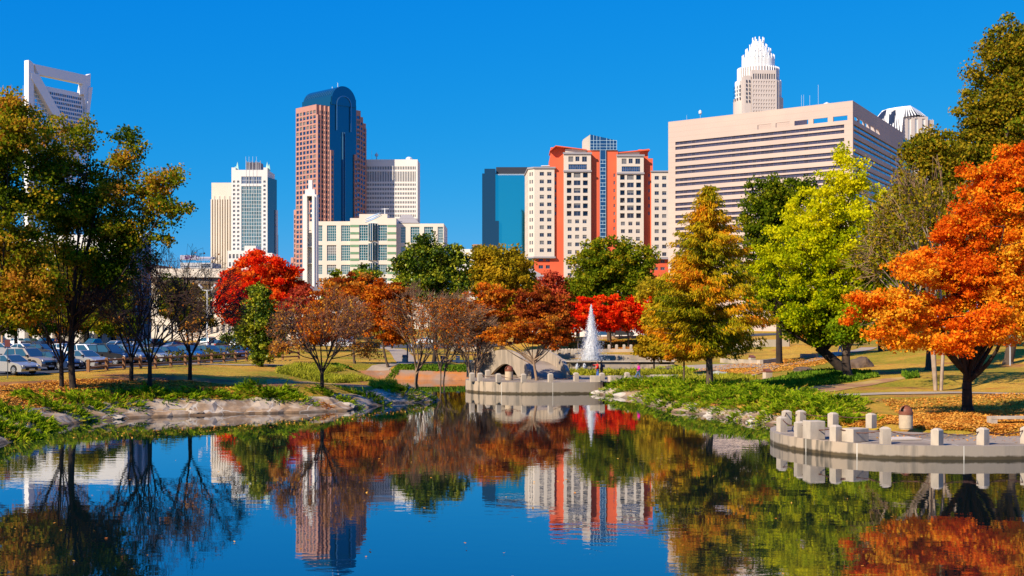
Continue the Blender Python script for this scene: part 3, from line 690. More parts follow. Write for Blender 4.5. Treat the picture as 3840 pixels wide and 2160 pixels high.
for k in range(3):
    pts = []
    for i in range(13):
        t = i / 12; pts.append((c0 + (c1 - c0) * t, zz - 1.3 + 2.6 * t ** 1.3 + k * .55))
    top = [(u, z + .42 * math.sin(math.pi * min(1, i / 12 + .05))) for i, (u, z) in enumerate(pts)]
    fr.poly(mb, pts + top[::-1], 2.4, 2.52, m=k % 2)
mb.build('wing_emblem', [pm('emblem_blue', (.42,.60,.85), rough=.5), pm('emblem_white', (.75,.78,.82), rough=.5)], b)
mb = MB(); fr.box(mb, X(1475), X(1560), -16, -8, Zy(838), Zy(812))
u0, u1 = X(1478), X(1566); zb, zt_ = Zy(830), Zy(797)
pts = [fr.pt(u0, -7, zb), fr.pt(u1, -7, zb), fr.pt(u1, -17, zb), fr.pt(u0, -17, zb), fr.pt(u0 + 2, -9, zt_), fr.pt(u1 - 3, -9, zt_), fr.pt(u1 - 3, -15, zt_), fr.pt(u0 + 2, -15, zt_)]
mb.add(pts, [(0,1,5,4),(1,2,6,5),(2,3,7,6),(3,0,4,7),(4,5,6,7)]); mb.build('mansard_roof', pm('grey_slate', (.33,.30,.30), rough=.7), b)
mb = MB(); mb.tube([fr.pt(X(1440), -3, Zy(805)), fr.pt(X(1440), -3, Zy(778))], .18, 5); mb.tube([fr.pt(X(1427), -3, Zy(781)), fr.pt(X(1455), -3, Zy(780))], .12, 4); mb.build('roof_antenna', M_FRAME, b)
# --- bell tower
fr = Fr(1135, 300, 0)
b = building('bell_tower', fr, 'slender white concrete bell tower with an open shaft and needle top')
X = fr.U; Zy = lambda py: fr.Z(1150, py)
mb = MB(); fr.box(mb, X(1154), X(1168), -2.0, -.9, Zy(709) - .01, Zy(673)); fr.box(mb, X(1143), X(1179), -2.6, -.4, Zy(729), Zy(709)); mb.build('needle', M_PALE, b)
mb = MB()
fr.box(mb, 0, X(1151), -3.2, 0, 0, Zy(729)); fr.box(mb, X(1170), X(1187), -3.2, 0, 0, Zy(729)); fr.box(mb, X(1151), X(1170), -3.2, 0, Zy(735), Zy(729))
fr.box(mb, X(1177.5), X(1180), 0, .35, 0, Zy(735))
mb.build('pier', M_PALE, b)
mb = MB()
for py in (795, 862, 924, 986): fr.box(mb, X(1151), X(1170), -2.4, -.8, Zy(py + (6 if py < 800 else 1.5)), Zy(py))
fr.box(mb, X(1152), X(1169), -3.0, -2.5, 0, Zy(870)); mb.build('cross_beam', M_PALE, b)
p = fr.pt(X(1160.5), -1.6, 0); mb = MB(); zb = Zy(750); mb.lathe([(.52, zb), (.44, zb + .3), (.34, zb + .7), (.2, zb + .9), (0, zb + .95)], p[0], p[1], 12); mb.tube([(p[0], p[1], zb + .9), (p[0], p[1], Zy(735))], .06, 5); mb.build('bell', pm('dark_bronze', (.08,.07,.06), rough=.4, metal=.6), b)
# --- church hall
fr = Fr(1110, 250, 0)
b = building('church_hall', fr, 'low white hall with a grey roof between the red maple and the bell tower')
X = fr.U; Zy = lambda py: fr.Z(1150, py); rw = [(X(a_), X(a_ + 7), 2, Zy(1104)) for a_ in range(1120, 1290, 24)]
mb = MB(); shell(mb, fr, 0, X(1300), 14, 0, Zy(1089), rw, .3); mb.build('wall', M_PALE, b); windows(fr, b, rw, (G_DARK, M_DARKF), .3, bar=.06)
mb = MB(); mb.quad(fr.pt(-.6, .6, Zy(1089)), fr.pt(X(1300) + .6, .6, Zy(1089)), fr.pt(X(1300) + .6, -7, Zy(1070)), fr.pt(-.6, -7, Zy(1070))); mb.quad(fr.pt(-.6, -7, Zy(1070)), fr.pt(X(1300) + .6, -7, Zy(1070)), fr.pt(X(1300) + .6, -14.6, Zy(1089)), fr.pt(-.6, -14.6, Zy(1089)))
fr.box(mb, -.6, X(1300) + .6, -14.6, .6, Zy(1092), Zy(1089) - .02); mb.build('roof', pm('grey_brown_roof', (.20,.17,.15), rough=.9), b)

# --- teal mirror-glass block
fr = Fr(1808, 650, 0)
b = building('mirror_block', fr, 'dark and teal mirror glass office block left of the orange apartment tower')
X = fr.U; Zy = lambda py: fr.Z(1850, py); G_TM = glass('teal_mirror_glass', (.10,.60,.62), .05, .95, .012, .06); G_DM = glass('navy_mirror_glass', (.03,.09,.15), .12, .6)
mb = MB(); fr.box(mb, X(1858), X(2010), -40, 0, 0, Zy(653)); mb.build('mirror_wall', G_TM, b)
mb = MB(); fr.box(mb, X(1817), X(1858), -30, 1.5, 0, Zy(634)); fr.box(mb, X(1858), X(1871), .05, 1.5, 0, Zy(829)); fr.box(mb, X(1808), X(1817), -30, -.5, 0, Zy(650)); mb.build('dark_wing', G_DM, b)
mb = MB(); fr.box(mb, X(1860), X(2005), -38, -3, Zy(653), Zy(624)); mb.build('roof_plant', pm('dark_louvre', (.035,.04,.055), rough=.6), b)
mb = MB()
for k in range(38): u = X(1860) + k * .55; fr.box(mb, u, u + .2, 0, .25, Zy(657), Zy(652))
mb.build('parapet_teeth', M_FRAME, b)

# --- orange and cream apartment tower
D0 = 536
fr = Fr(2004, D0, 0)
b = building('apartment_tower', fr, 'orange and cream apartment tower with a blue glass strip down its middle')
X = fr.U; Zy = lambda py: CH + (HY - py) * D0 / F
M_OR = pm('orange_stucco', (.74,.13,.055), (.70,.12,.052), .1, .85, c3=(.63,.105,.047), s3=.06)
M_CR = pm('ivory_stucco', (.64,.56,.47), (.61,.53,.45), .1, .85)
fl = 28.62
cream, orange = MB(), MB(); RW = []
class _Trim(MB):
    def add(s, vs, fs, m=0):
        q = MB(); q.add(vs, fs, m); q.build('cornice', M_GREYT, b_apt)
trim = _Trim(); b_apt = b
# left wing with chamfer and side
fw = [(X(a_), X(a_ + 16), Zy(645 + j * fl + 14), Zy(645 + j * fl)) for j in range(11) for a_ in (2024, 2052)]
fr.wall(cream, 0, X(2079), Zy(963), Zy(632), fw, .3); RW.append((fr, fw, 0))
ch = fr.off(-2.61, -2.19, -40)
cw = [(.7, 1.4, z0_, z1_) for (_, _, z0_, z1_) in fw[::2]] + [(1.9, 2.6, z0_, z1_) for (_, _, z0_, z1_) in fw[::2]]
ch.wall(cream, 0, 3.41, Zy(963), Zy(632), cw, .3); RW.append((ch, cw, 0))
sd = Fr(0, 0, -87.2, xy=(5.76, 563)); Ls = 24.8
sw = [(u, u + 1.5, z0_, z1_) for (_, _, z0_, z1_) in fw[::2] for u in (1.5, 7, 9.5, 16, 21)]
sd.wall(cream, 0, 24.8, Zy(975), Zy(632), sw, .3)
for q in (0,): fr.box(cream, 0, X(2079), -18, -.6, Zy(970), Zy(634))
fr.box(trim, -.4, X(2079) + .5, -18, .5, Zy(632), Zy(626)); fr.box(trim, -.4, X(2079) + .5, -18, .5, Zy(968), Zy(962)); ch.box(trim, -.2, 3.6, -1, .5, Zy(632), Zy(626)); ch.box(trim, -.2, 3.6, -1, .5, Zy(968), Zy(962)); sd.box(trim, -.3, 24.9, -1, .4, Zy(632), Zy(627))
rr = [(X(a_), X(a_ + 17), Zy(1007), Zy(994)) for a_ in (2020, 2047)] + [(X(a_), X(a_ + 17), Zy(978), Zy(970)) for a_ in (2020, 2047)]
fr.wall(orange, X(2003) , X(2079), 0, Zy(963), rr, .3, v=-1.2); RW.append((fr, rr, -1.2))
# orange block 1 and the rest
def blk(mbx, p0, p1, ptop, v, rects, depth=16, z0=0): shell(mbx, fr, X(p0), X(p1), depth, z0, Zy(ptop), rects, .3, v=v); 
ow = lambda a_, n=6: [(X(a_), X(a_ + 6), Zy(650 + j * fl + 13), Zy(650 + j * fl)) for j in range(n)]
blk(orange, 2062, 2117, 590, -1.0, ow(2080.5), 18); fr.box(orange, X(2066), X(2122), -16, -3, Zy(590), Zy(549))
fr.poly(orange, [(X(2062), Zy(563)), (X(2084), Zy(545)), (X(2200), Zy(560)), (X(2200), Zy(563)), (X(2084), Zy(548.5)), (X(2063), Zy(566))], -16, 0)
fr.box(cream, X(2120), X(2201), -14, -1.5, Zy(575), Zy(556.5)); fr.box(cream, X(2320), X(2400), -14, -1.5, Zy(585), Zy(568.5))
RW.append((fr, ow(2080.5), -1.0))
def tower(p0, p1, top, y0):
    rc = []
    rc += [(X(p0 + 17), X(p0 + 35), Zy(y0 + 35), Zy(y0 + 15)), (X(p0 + 43), X(p0 + 58), Zy(y0 + 33), Zy(y0 + 15)), (X(p0 + 68), X(p0 + 86), Zy(y0 + 35), Zy(y0 + 15))]
    big = (X(p0 + 17), X(p0 + 86), Zy(y0 + 64), Zy(y0 + 44)); 
    small = []
    for j in range(6):
        y = y0 + 76 + j * fl; small += [(X(p0 + 11), X(p0 + 28), Zy(y + 18), Zy(y)), (X(p0 + 71), X(p0 + 89), Zy(y + 18), Zy(y))]; rc.append((X(p0 + 37), X(p0 + 62), Zy(y + 18), Zy(y)))
    for j in range(8):
        y = y0 + 76 + (6 + j) * fl + 3; rc += [(X(p0 + q), X(p0 + q + 15), Zy(y + 14), Zy(y)) for q in (14, 42, 70)]
    blk(cream, p0, p1, top, 2.0, rc + small + [big], 14)
    fr.box(trim, X(p0) - .4, X(p1) + .4, 1.9, 2.5, Zy(top + 7), Zy(top)); fr.box(trim, X(p0) - .3, X(p1) + .3, 2.02, 2.5, Zy(y0 + 73), Zy(y0 + 67))
    return rc, small, big
t1 = tower(2114, 2215, 574, 574); t2 = tower(2313, 2412, 582, 582)
for t in (t1, t2): RW.append((fr, t[0], 2.0))
blk(orange, 2203, 2249, 563, -.5, [], 16); blk(orange, 2273, 2318, 563, -.5, ow(2301, 10), 16); RW.append((fr, ow(2301, 10), -.5))
blk(orange, 2405, 2449, 593, -1.0, ow(2432), 16); fr.box(orange, X(2396), X(2432), -16, -2, Zy(593), Zy(558)); RW.append((fr, ow(2432), -1.0))
fr.poly(orange, [(X(2320), Zy(571)), (X(2385), Zy(564)), (X(2434), Zy(558)), (X(2438), Zy(563)), (X(2320), Zy(574))], -16, 0)
rw = [(X(a_), X(a_ + 16), Zy(660 + j * fl + 14), Zy(660 + j * fl)) for j in range(11) for a_ in (2455, 2483)]
blk(cream, 2443, 2512, 645, 0, rw, 16, Zy(965)); RW.append((fr, rw, 0)); fr.box(trim, X(2443) - .3, X(2512), -16, .5, Zy(645), Zy(640)); fr.box(trim, X(2443), X(2512), -16, .5, Zy(972), Zy(966))
rr = [(X(a_), X(a_ + 16), Zy(y + 11), Zy(y)) for a_ in (2452, 2478) for y in (974, 1001)]
blk(orange, 2443, 2510, 967, -1.2, rr, 15); RW.append((fr, rr, -1.2))
cream.build('cream_wall', M_CR, b); orange.build('orange_wall', M_OR, b)
WM = (G_DARK, pm('window_mullion', (.20,.20,.24), rough=.5))
for t in (t1, t2):
    windows(fr, b, t[1], WM, 1.3, v=2.0, nx=2, bar=.1, name='balcony'); windows(fr, b, [t[2]], (G_BLUE, WM[1]), .3, v=2.0, nx=10, nz=2, bar=.12)
for f_, rc, v_ in RW: windows(f_, b, rc, WM, .3, v=v_, nx=2, nz=1, bar=.12)
windows(sd, b, sw, WM, .3, nx=1, bar=.1)
mb = MB(); fr.box(mb, X(2249), X(2273), -10, 0, Zy(1000), Zy(563)); 
fr.poly(mb, [(X(2213), Zy(560)), (X(2313), Zy(563)), (X(2313), Zy(527)), (X(2213), Zy(504))], -8, 0); mb.build('glass_strip', G_BLUE, b)
mb = MB()
for j in range(14):
    z = Zy(600 + j * fl); fr.box(mb, X(2251), X(2271), .01, .14, z - .09, z + .09)
    fr.box(mb, X(2251), X(2271), .01, .14, z - 1.6, z - 1.42); fr.box(mb, X(2260), X(2261), .01, .12, z - 1.6, z)
for px in (2213, 2226, 2238, 2250, 2275, 2288, 2300, 2312.5): u = X(px); fr.box(mb, u - .07, u + .07, .01, .15, Zy(562), Zy(504 + (px - 2213) * .23))
for k, py in enumerate((527, 540, 551, 562)): fr.box(mb, X(2213), X(2313), .01, .13, Zy(py) - .07, Zy(py) + .07)
fr.box(mb, X(2250), X(2251), .01, .2, Zy(1000), Zy(563)); fr.box(mb, X(2271), X(2272), .01, .2, Zy(1000), Zy(563))
mb.build('glazing_bar', pm('pale_blue_frame', (.45,.62,.72), rough=.4), b)
mb = MB(); fr.box(mb, X(2187), X(2212.8), -8, -1, Zy(565), Zy(522)); fr.poly(mb, [(X(2187), Zy(522)), (X(2212.8), Zy(522)), (X(2212.8), Zy(504))], -8, -1); mb.build('penthouse_wall', M_CR, b)
mb = MB(); fr.box(mb, X(2315), X(2365), -26, -12, Zy(580), Zy(552)); fr.box(mb, X(2425), X(2440), -26, -12, Zy(600), Zy(573)); mb.build('rooftop_plant', glass('blue_plant_glass', (.06,.16,.28), .2, .6), b)
mb = MB(); fr.box(mb, X(2030), X(2062), -8, -3, Zy(620), Zy(617)); fr.box(mb, X(2040), X(2044), -6, -5, Zy(627), Zy(620)); fr.box(mb, X(2052), X(2055), -6, -5, Zy(627), Zy(620)); mb.build('roof_canopy', M_FRAME, b)

# --- big ribbon-window office building
DB = 360
cx0, cy0 = (3198 - HX) / F * DB, DB
lx, ly = (2506 - HX) / F * 1.106 * DB, 1.106 * DB
rx_, ry_ = (3386 - HX) / F * 1.169 * DB, 1.169 * DB
angL = math.degrees(math.atan2(cy0 - ly, cx0 - lx)); LL = math.hypot(cx0 - lx, cy0 - ly)
angR = math.degrees(math.atan2(ry_ - cy0, rx_ - cx0)); LR = math.hypot(rx_ - cx0, ry_ - cy0)
fl_ = Fr(0, 0, angL, xy=(lx, ly)); frr = Fr(0, 0, angR, xy=(cx0, cy0))
b = thing('government_building', (cx0, cy0, 0), 'huge pinkish slab building with dark ribbon windows and a rooftop loggia', 'building')
M_GP = pm('pinkish_panel', (.56,.43,.36), (.52,.40,.345), .12, .8, c3=(.49,.38,.33), s3=.05)
t = M_GP.node_tree; bs = t.nodes['Principled BSDF']; src = bs.inputs['Base Color'].links[0].from_socket
gg = t.nodes.new('ShaderNodeNewGeometry'); sp = t.nodes.new('ShaderNodeSeparateXYZ'); md = t.nodes.new('ShaderNodeMath'); md.operation = 'FRACT'; dv = t.nodes.new('ShaderNodeMath'); dv.operation = 'MULTIPLY'; dv.inputs[1].default_value = 1 / 1.6
rp = t.nodes.new('ShaderNodeValToRGB'); rp.color_ramp.elements[0].position = 0; rp.color_ramp.elements[1].position = .07; rp.color_ramp.elements[0].color = (.8,.78,.78,1)
mx = t.nodes.new('ShaderNodeMix'); mx.data_type = 'RGBA'; mx.blend_type = 'MULTIPLY'; mx.inputs[0].default_value = 1
t.links.new(gg.outputs['Position'], sp.inputs[0]); t.links.new(sp.outputs[2], dv.inputs[0]); t.links.new(dv.outputs[0], md.inputs[0]); t.links.new(md.outputs[0], rp.inputs[0]); t.links.new(src, mx.inputs[6]); t.links.new(rp.outputs[0], mx.inputs[7]); t.links.new(mx.outputs[2], bs.inputs['Base Color'])
ZT = CH + (HY - 377) * DB / F; Zc = lambda py: CH + (HY - py) * DB / F   # heights read at the near corner
ribs = []
y = 463
for k in range(11): ribs += [(Zc(y + 13), Zc(y)), (Zc(y + 33), Zc(y + 20))]; y += 50.5
rl = [(2.6, LL - 2.6, a_, c_) for a_, c_ in ribs if a_ > 3]; rr = [(1.2, LR - 3, a_, c_) for a_, c_ in ribs if a_ > 3]
log = [(fl_.U(p0), fl_.U(p1), Zc(448), Zc(430)) for p0, p1 in ((2841, 2892), (2909, 2961), (2979, 3031), (3050, 3104), (3124, 3178))]
logr = [(frr.U(p0), frr.U(p1), Zc(446), Zc(430)) for p0, p1 in ((3204, 3219), (3224, 3240), (3245, 3260), (3265, 3281), (3285, 3299))]
mb = MB(); fl_.wall(mb, 0, LL, 0, ZT, rl, .45) if False else fl_.wall(mb, 0, LL, 0, ZT, rl + log, .45); frr.wall(mb, 0, LR, 0, ZT, rr + logr, .45)
# back walls and a roof deck set below the loggia
p = [fl_.pt(0, 0, 0), fl_.pt(LL, 0, 0), frr.pt(LR, 0, 0)]; q4 = (p[0][0] + p[2][0] - p[1][0], p[0][1] + p[2][1] - p[1][1])
zd = Zc(452); mb.quad((p[0][0], p[0][1], zd), (p[1][0], p[1][1], zd), (p[2][0], p[2][1], zd), (q4[0], q4[1], zd))
mb.quad((p[2][0], p[2][1], 0), (q4[0], q4[1], 0), (q4[0], q4[1], zd), (p[2][0], p[2][1], zd)); mb.quad((q4[0], q4[1], 0), (p[0][0], p[0][1], 0), (p[0][0], p[0][1], zd), (q4[0], q4[1], zd))
fl_.box(mb, 22, 40, -16, -7, zd + .02, ZT - 1); mb.build('wall', M_GP, b)
windows(fl_, b, rl, (glass('purple_ribbon_glass', (.10,.085,.13), .15, .35, .05, .25), pm('ribbon_mullion', (.16,.13,.16), rough=.5)), .45, nx=40, nz=1, bar=.07, name='ribbon_window')
windows(frr, b, rr, (glass('sky_ribbon_glass', (.12,.30,.55), .12, .8), pm('blue_mullion', (.08,.13,.22), rough=.5)), .45, nx=40, nz=1, bar=.07, name='ribbon_window')
mb = MB()
for px, s_ in ((2608, 4), (2557, 2.5), (2989, 5), (2997, 5), (3020, 4.5), (3052, 8)): u = fl_.U(px); pp = fl_.pt(u, -3, ZT - .5); mb.tube([pp, (pp[0], pp[1], ZT + s_ * .8)], .035, 4)
pp = fl_.pt(fl_.U(2608), -3, 0); mb.lathe([(0, ZT + 1.6), (.5, ZT + 2), (.5, ZT + 2.8), (0, ZT + 3.2)], pp[0], pp[1], 8); pp = fl_.pt(fl_.U(3084), -3, 0); mb.lathe([(.9, ZT - .5), (.9, ZT + .6), (0, ZT + 1)], pp[0], pp[1], 8)
mb.build('roof_antenna', M_FRAME, b)

# --- crowned tower behind it
DT = 1000; px0 = 2843; cxx, cyy = (px0 - HX) / F * DT, DT; S = DT / F
b = thing('crowned_tower', (cxx, cyy, 0), 'tallest stepped tower with a white crown of vertical fins above the ribbon building', 'tower')
M_BOA = pm('ivory_granite', (.58,.50,.46), (.55,.47,.43), .1, .7); M_CRN = pm('white_crown_metal', (.92,.91,.90), rough=.4)
tiers = [(95, 374, 1), (84, 310, 1), (76, 261, 1), (59, 219, 0), (46, 195, 0), (31.5, 178, 0), (21, 152, 0)]
shaft, crown, wins = MB(), MB(), []
prev = 0
for ti, (rw_, py, kind) in enumerate(tiers):
    r_ = rw_ * S; zt = CH + (HY - py) * S; z0 = 0 if kind else (CH + (HY - 300) * S)
    n = 48; tgt = shaft if kind else crown
    tgt.lathe([(r_ - .6, z0), (r_ - .6, zt - (0 if kind else 3)), (0, zt - (0 if kind else 3))], cxx, cyy, n)
    nf = int(2 * math.pi * r_ / 2.0)
    for k in range(nf):
        a_ = math.pi + math.pi * k / nf * 1.0 + .0 if nf else 0
        a_ = math.pi * .95 + math.pi * 1.1 * k / nf; x_, y_ = cxx + r_ * math.cos(a_), cyy + r_ * math.sin(a_); zf = zt + ((1.0, 4.6, 2.6)[k % 3] if not kind else .5) - (0 if kind else 2.5)
        zb = (CH + (HY - 290) * S) if not kind else (zt - (14 if ti else 0))
        if kind and ti == 0: continue
        if k % 2 == 0 or not kind: (crown if (not kind or ti) else shaft).box(x_ - .32, x_ + .32, y_ - .5, y_ + .5, zb, zf)
shaft.build('shaft', M_BOA, b); crown.build('crown', M_CRN, b)
fq = Fr(0, 0, 4, xy=(cxx - 17 , cyy - 21.2)); u0, u1 = fq.U(2817), fq.U(2912); zz = lambda py: CH + (HY - py) * (DT - 21) / F
rw = grid(u0 + 1, u1 - 1, zz(366), zz(300), 9, 4, .5, .55) + [(a_ - .1, c_ + .1, zz(296), zz(276)) for (a_, c_, _, _) in grid(u0 + 1, u1 - 1, 0, 1, 10, 1, .45, .5)] + grid(u0 + 1, u1 - 1, zz(440), zz(370), 9, 5, .5, .55)
mb = MB(); shell(mb, fq, u0, u1, 20, 0, zz(297), [r for r in rw if r[3] < zz(297)], .5, v=1.0); shell(mb, fq, u0 + .5, u1 - .5, 18, zz(297), zz(262), [r for r in rw if r[3] > zz(297)], .5, v=.6)
mb.build('front_bay', M_BOA, b)
windows(fq, b, [r for r in rw if r[3] < zz(297)], (G_DARK, M_BOA), .5, v=1.0, nx=2, bar=.35); windows(fq, b, [r for r in rw if r[3] > zz(297)], (G_DARK, M_DARKF), .5, v=.6, bar=0)
for k in range(9):
    a_ = math.pi * (1.03 + .055 * k); 
    for j in range(4):
        zq = zz(366 - j * 15); m_ = Fr(0, 0, math.degrees(a_) + 90, xy=(cxx + 20.1 * math.cos(a_), cyy + 20.1 * math.sin(a_))); windows(m_, b, [(-.5, .5, zq, zq + 2.2)], (G_DARK, M_DARKF), -.1, bar=0)
rest = []
for px in (2797, 2808): rest += [(fq.U(px), fq.U(px) + 1.0, zz(300 + j * 15 + 10), zz(300 + j * 15)) for j in range(6)]
windows(fq, b, rest, (G_DARK, M_DARKF), -.3, v=.3, bar=0)
mb = MB(); fq.box(mb, fq.U(2792), fq.U(2816), -10, .2, 0, zz(283)); fq.box(mb, fq.U(2913), fq.U(2922), -10, -.5, 0, zz(300)); mb.build('corner_bay', M_BOA, b)

# --- fluted crown tower at far right
DH = 1150; fr = Fr(3384, DH, 8)
b = building('fluted_tower', fr, 'tower with a white fan-shaped fluted crown right of the ribbon building')
X = fr.U; Zy = lambda py: CH + (HY - py) * DH / F
rw = [(X(a_), X(a_ + 12), Zy(620), Zy(443)) for a_ in (3405, 3431, 3458)]
mb = MB(); shell(mb, fr, 0, X(3480), 30, 0, Zy(436), rw, .8); fr.box(mb, X(3480), X(3504), -28, -2, 0, Zy(447)); fr.box(mb, X(3330), X(3384), -30, -6, 0, Zy(450)); fr.box(mb, X(3300), X(3332), -30, -8, 0, Zy(450))
for k in range(6): u = X(3482) + k * 1.1; fr.box(mb, u, u + .4, -2, -1.6, Zy(470), Zy(443 + (k % 2) * 3))
mb.build('wall', M_BOA, b)
windows(fr, b, rw, (G_DARK, M_CRN), .8, nx=3, nz=1, bar=.5)
mb = MB(); fr.box(mb, X(3384), X(3420), -6, 1.2, 0, Zy(525)); mb.build('teal_bay', G_TEAL, b)
mb = MB()
base = [(3313, -24, 446), (3330, -2, 478), (3372, 4, 515), (3384, 1, 440), (3440, 1, 430), (3480, -2, 436), (3478, -24, 440)]
top = [(3340, -18, 404), (3345, -10, 403), (3370, -4, 400), (3395, -2, 397), (3417, -2, 394), (3462, -8, 409), (3445, -18, 404)]
vs = [fr.pt(X(p_), v_, Zy(y_)) for p_, v_, y_ in base] + [fr.pt(X(p_), v_, Zy(y_)) for p_, v_, y_ in top]; n = len(base)
mb.add(vs, [(i, (i + 1) % n, n + (i + 1) % n, n + i) for i in range(n)] + [tuple(range(n, 2 * n))]); mb.build('crown_glazing', G_DARK, b)
mb = MB()
for i in range(n - 1):
    A0, A1, B0, B1 = Vector(vs[i]), Vector(vs[i + 1]), Vector(vs[n + i]), Vector(vs[n + i + 1]); kk = max(2, int((A1 - A0).length / 2.6))
    for k in range(kk):
        t0, t1 = k / kk, (k + .32) / kk; w0, w1 = k / kk, (k + .95) / kk; o = Vector((fr.nx, fr.ny, 0)) * .6
        a0_, a1_, b0_, b1_ = A0.lerp(A1, t0) + o, A0.lerp(A1, t1) + o, B0.lerp(B1, w0) + o, B0.lerp(B1, w1) + o
        mb.add([a0_, a1_, b1_, b0_, a0_ - o, a1_ - o, b1_ - o, b0_ - o], [(0,1,2,3),(0,3,7,4),(1,5,6,2),(3,2,6,7)])
mb.build('crown_fin', M_CRN, b)

# --- background low buildings
def low(name, p0, p1, top, d, label, mat, rects_px=(), depth=20, ang=0, wm=None, bar=.06, nx=1, nz=1):
    fr = Fr(p0, d, ang); b = building(name, fr, label); Zy = lambda py: fr.Z(p0, py)
    rw = [(fr.U(a_), fr.U(c_), Zy(y1), Zy(y0)) for a_, c_, y0, y1 in rects_px]
    mb = MB(); shell(mb, fr, 0, fr.U(p1), depth, 0, Zy(top), rw, .4); mb.build('wall', mat, b)
    if rw: windows(fr, b, rw, wm or (G_DARK, M_DARKF), .4, bar=bar, nx=nx, nz=nz)
    return fr, b
low('parking_garage', 1712, 1806, 934, 450, 'white open-deck parking garage left of the dark mirror block', M_PALE, [(a_, a_ + 32, y, y + 5) for a_ in (1716, 1754) for y in (963, 980, 1000, 1020)])
low('rooftop_block', 1772, 1806, 916, 480, 'small brown block behind the white parking garage', pm('tan_brick', (.42,.24,.15), rough=.9), [(1778, 1793, 921, 927)])
low('far_block', 540, 596, 994, 420, 'dark low block far behind, right of the courthouse', pm('dark_concrete', (.12,.11,.12), rough=.9))
fr, b = low('bank_office', 676, 796, 985, 640, 'grey office with a purple rooftop sign beside the ribbed tower', pm('grey_panel', (.45,.46,.50), rough=.6), [(680, 750, 997, 1001), (755, 790, 990, 1003), (680, 750, 1005, 1008)], wm=(G_BLUE, M_FRAME), bar=.1, nx=8)
X = fr.U; Zy = lambda py: fr.Z(676, py)
mb = MB(); fr.box(mb, 0, X(735), -6, .3, Zy(974), Zy(957)); fr.box(mb, X(735), X(797), -6, .1, Zy(969), Zy(963))
for k in range(14): u = X(736) + k * .62; fr.box(mb, u, u + .22, -.2, .12, Zy(978), Zy(969))
mb.build('sign_wall', pm('lavender_panel', (.42,.42,.55), rough=.6), b)
cu = bpy.data.curves.new('sign', 'FONT'); cu.body = 'ally'; cu.size = 2.9; cu.extrude = .06; cu.offset = .03
to = bpy.data.objects.new('tmp', cu); COL.objects.link(to); bpy.context.view_layer.update()
sm = bpy.data.meshes.new_from_object(to); bpy.data.objects.remove(to); sm.materials.clear(); sm.materials.append(pm('purple_letters', (.10,.015,.16), rough=.5))
pt = fr.pt(X(693), .42, Zy(971)); so = link_mesh('sign_lettering', sm, b, (pt[0] - b.location[0], pt[1] - b.location[1], pt[2])); so.rotation_euler = (R(90), 0, 0)
# long white wall building with ramp
fr = Fr(552, 300, 0); b = building('civic_hall', fr, 'long white walled building behind the parking lot with a dark sloping ramp')
X = fr.U; Zy = lambda py: fr.Z(700, py); rw = grid(1, X(900) - 1, 3, 12, 14, 2, .5, .45)
mb = MB(); shell(mb, fr, 0, X(1100), 30, 0, Zy(1040), rw, .4, v=-3); fr.box(mb, 0, X(1110), -20, 0, Zy(1040), Zy(1007)); mb.build('wall', M_CREAM, b)
mb = MB(); fr.poly(mb, [(0, Zy(1040)), (X(900), Zy(1062)), (X(900), Zy(1072)), (0, Zy(1056))], -2.9, .4); mb.build('ramp', pm('brown_ramp', (.20,.15,.11), rough=.9), b)
windows(fr, b, rw, (G_DARK, M_FRAME), .4, v=-3, bar=.1, nx=2)
# courthouse on the left
fr = Fr(-260, 230, 0); b = building('courthouse', fr, 'tall white pillared building behind the left oak, its right side in shade')
X = fr.U; Zy = lambda py: fr.Z(0, py); U = X(470)
rw = [(X(a_), X(a_ + 30), 3, Zy(960)) for a_ in range(-220, 440, 52)]
mb = MB(); shell(mb, fr, 0, U, 7, 0, Zy(880), rw, 2.2, side_r=False); mb.build('wall', M_PALE, b)
windows(fr, b, rw, (G_DARK, M_DARKF), 2.2, nx=2, nz=6, bar=.12)
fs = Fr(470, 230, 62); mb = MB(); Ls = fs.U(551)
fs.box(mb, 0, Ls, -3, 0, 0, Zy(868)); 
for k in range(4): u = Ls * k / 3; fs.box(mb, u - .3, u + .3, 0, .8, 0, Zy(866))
mb.build('side_wall', pm('shaded_precast', (.42,.42,.45), (.38,.38,.42), .1, .8), b)  # shade on this side is painted in as blue-grey
# curved-roof hall
fr = Fr(1975, 260, 0); b = building('pool_hall', fr, 'pale hall with a long curved grey roof below the orange apartment tower')
X = fr.U; Zy = lambda py: fr.Z(2050, py)
rw = [(X(a_), X(a_ + 16), 3, Zy(1078)) for a_ in range(2000, 2480, 40)]
mb = MB(); shell(mb, fr, 0, X(2480), 22, 0, Zy(1052), rw, .4); mb.build('wall', M_PALE, b); windows(fr, b, rw, (G_DARK, M_FRAME), .4, bar=.08, nx=2, nz=2)
mb = MB(); pts = []
for i in range(13): t = i / 12; pts.append((X(1965) + (X(2490) - X(1965)) * t, Zy(985 + 70 * (1 - (1 - min(1, t * 3.2)) ** 2))))
fr.poly(mb, pts + [(X(2490), Zy(1054)), (X(1965), Zy(1054))], -23, .8); mb.build('roof', pm('pale_grey_roof', (.40,.36,.37), rough=.7), b)
low('small_hall', 1700, 1740, 1050, 255, 'small brown-roofed building between the magnolia and the olive tree', pm('dusty_pink_wall', (.45,.36,.32), rough=.9), [(1706, 1716, 1070, 1080)])
# cream wall and houses behind the trees on the right
low('garden_pavilion', 2620, 2790, 1275, 190, 'long low cream retaining wall on the slope behind the cypress', M_CREAM, depth=1)
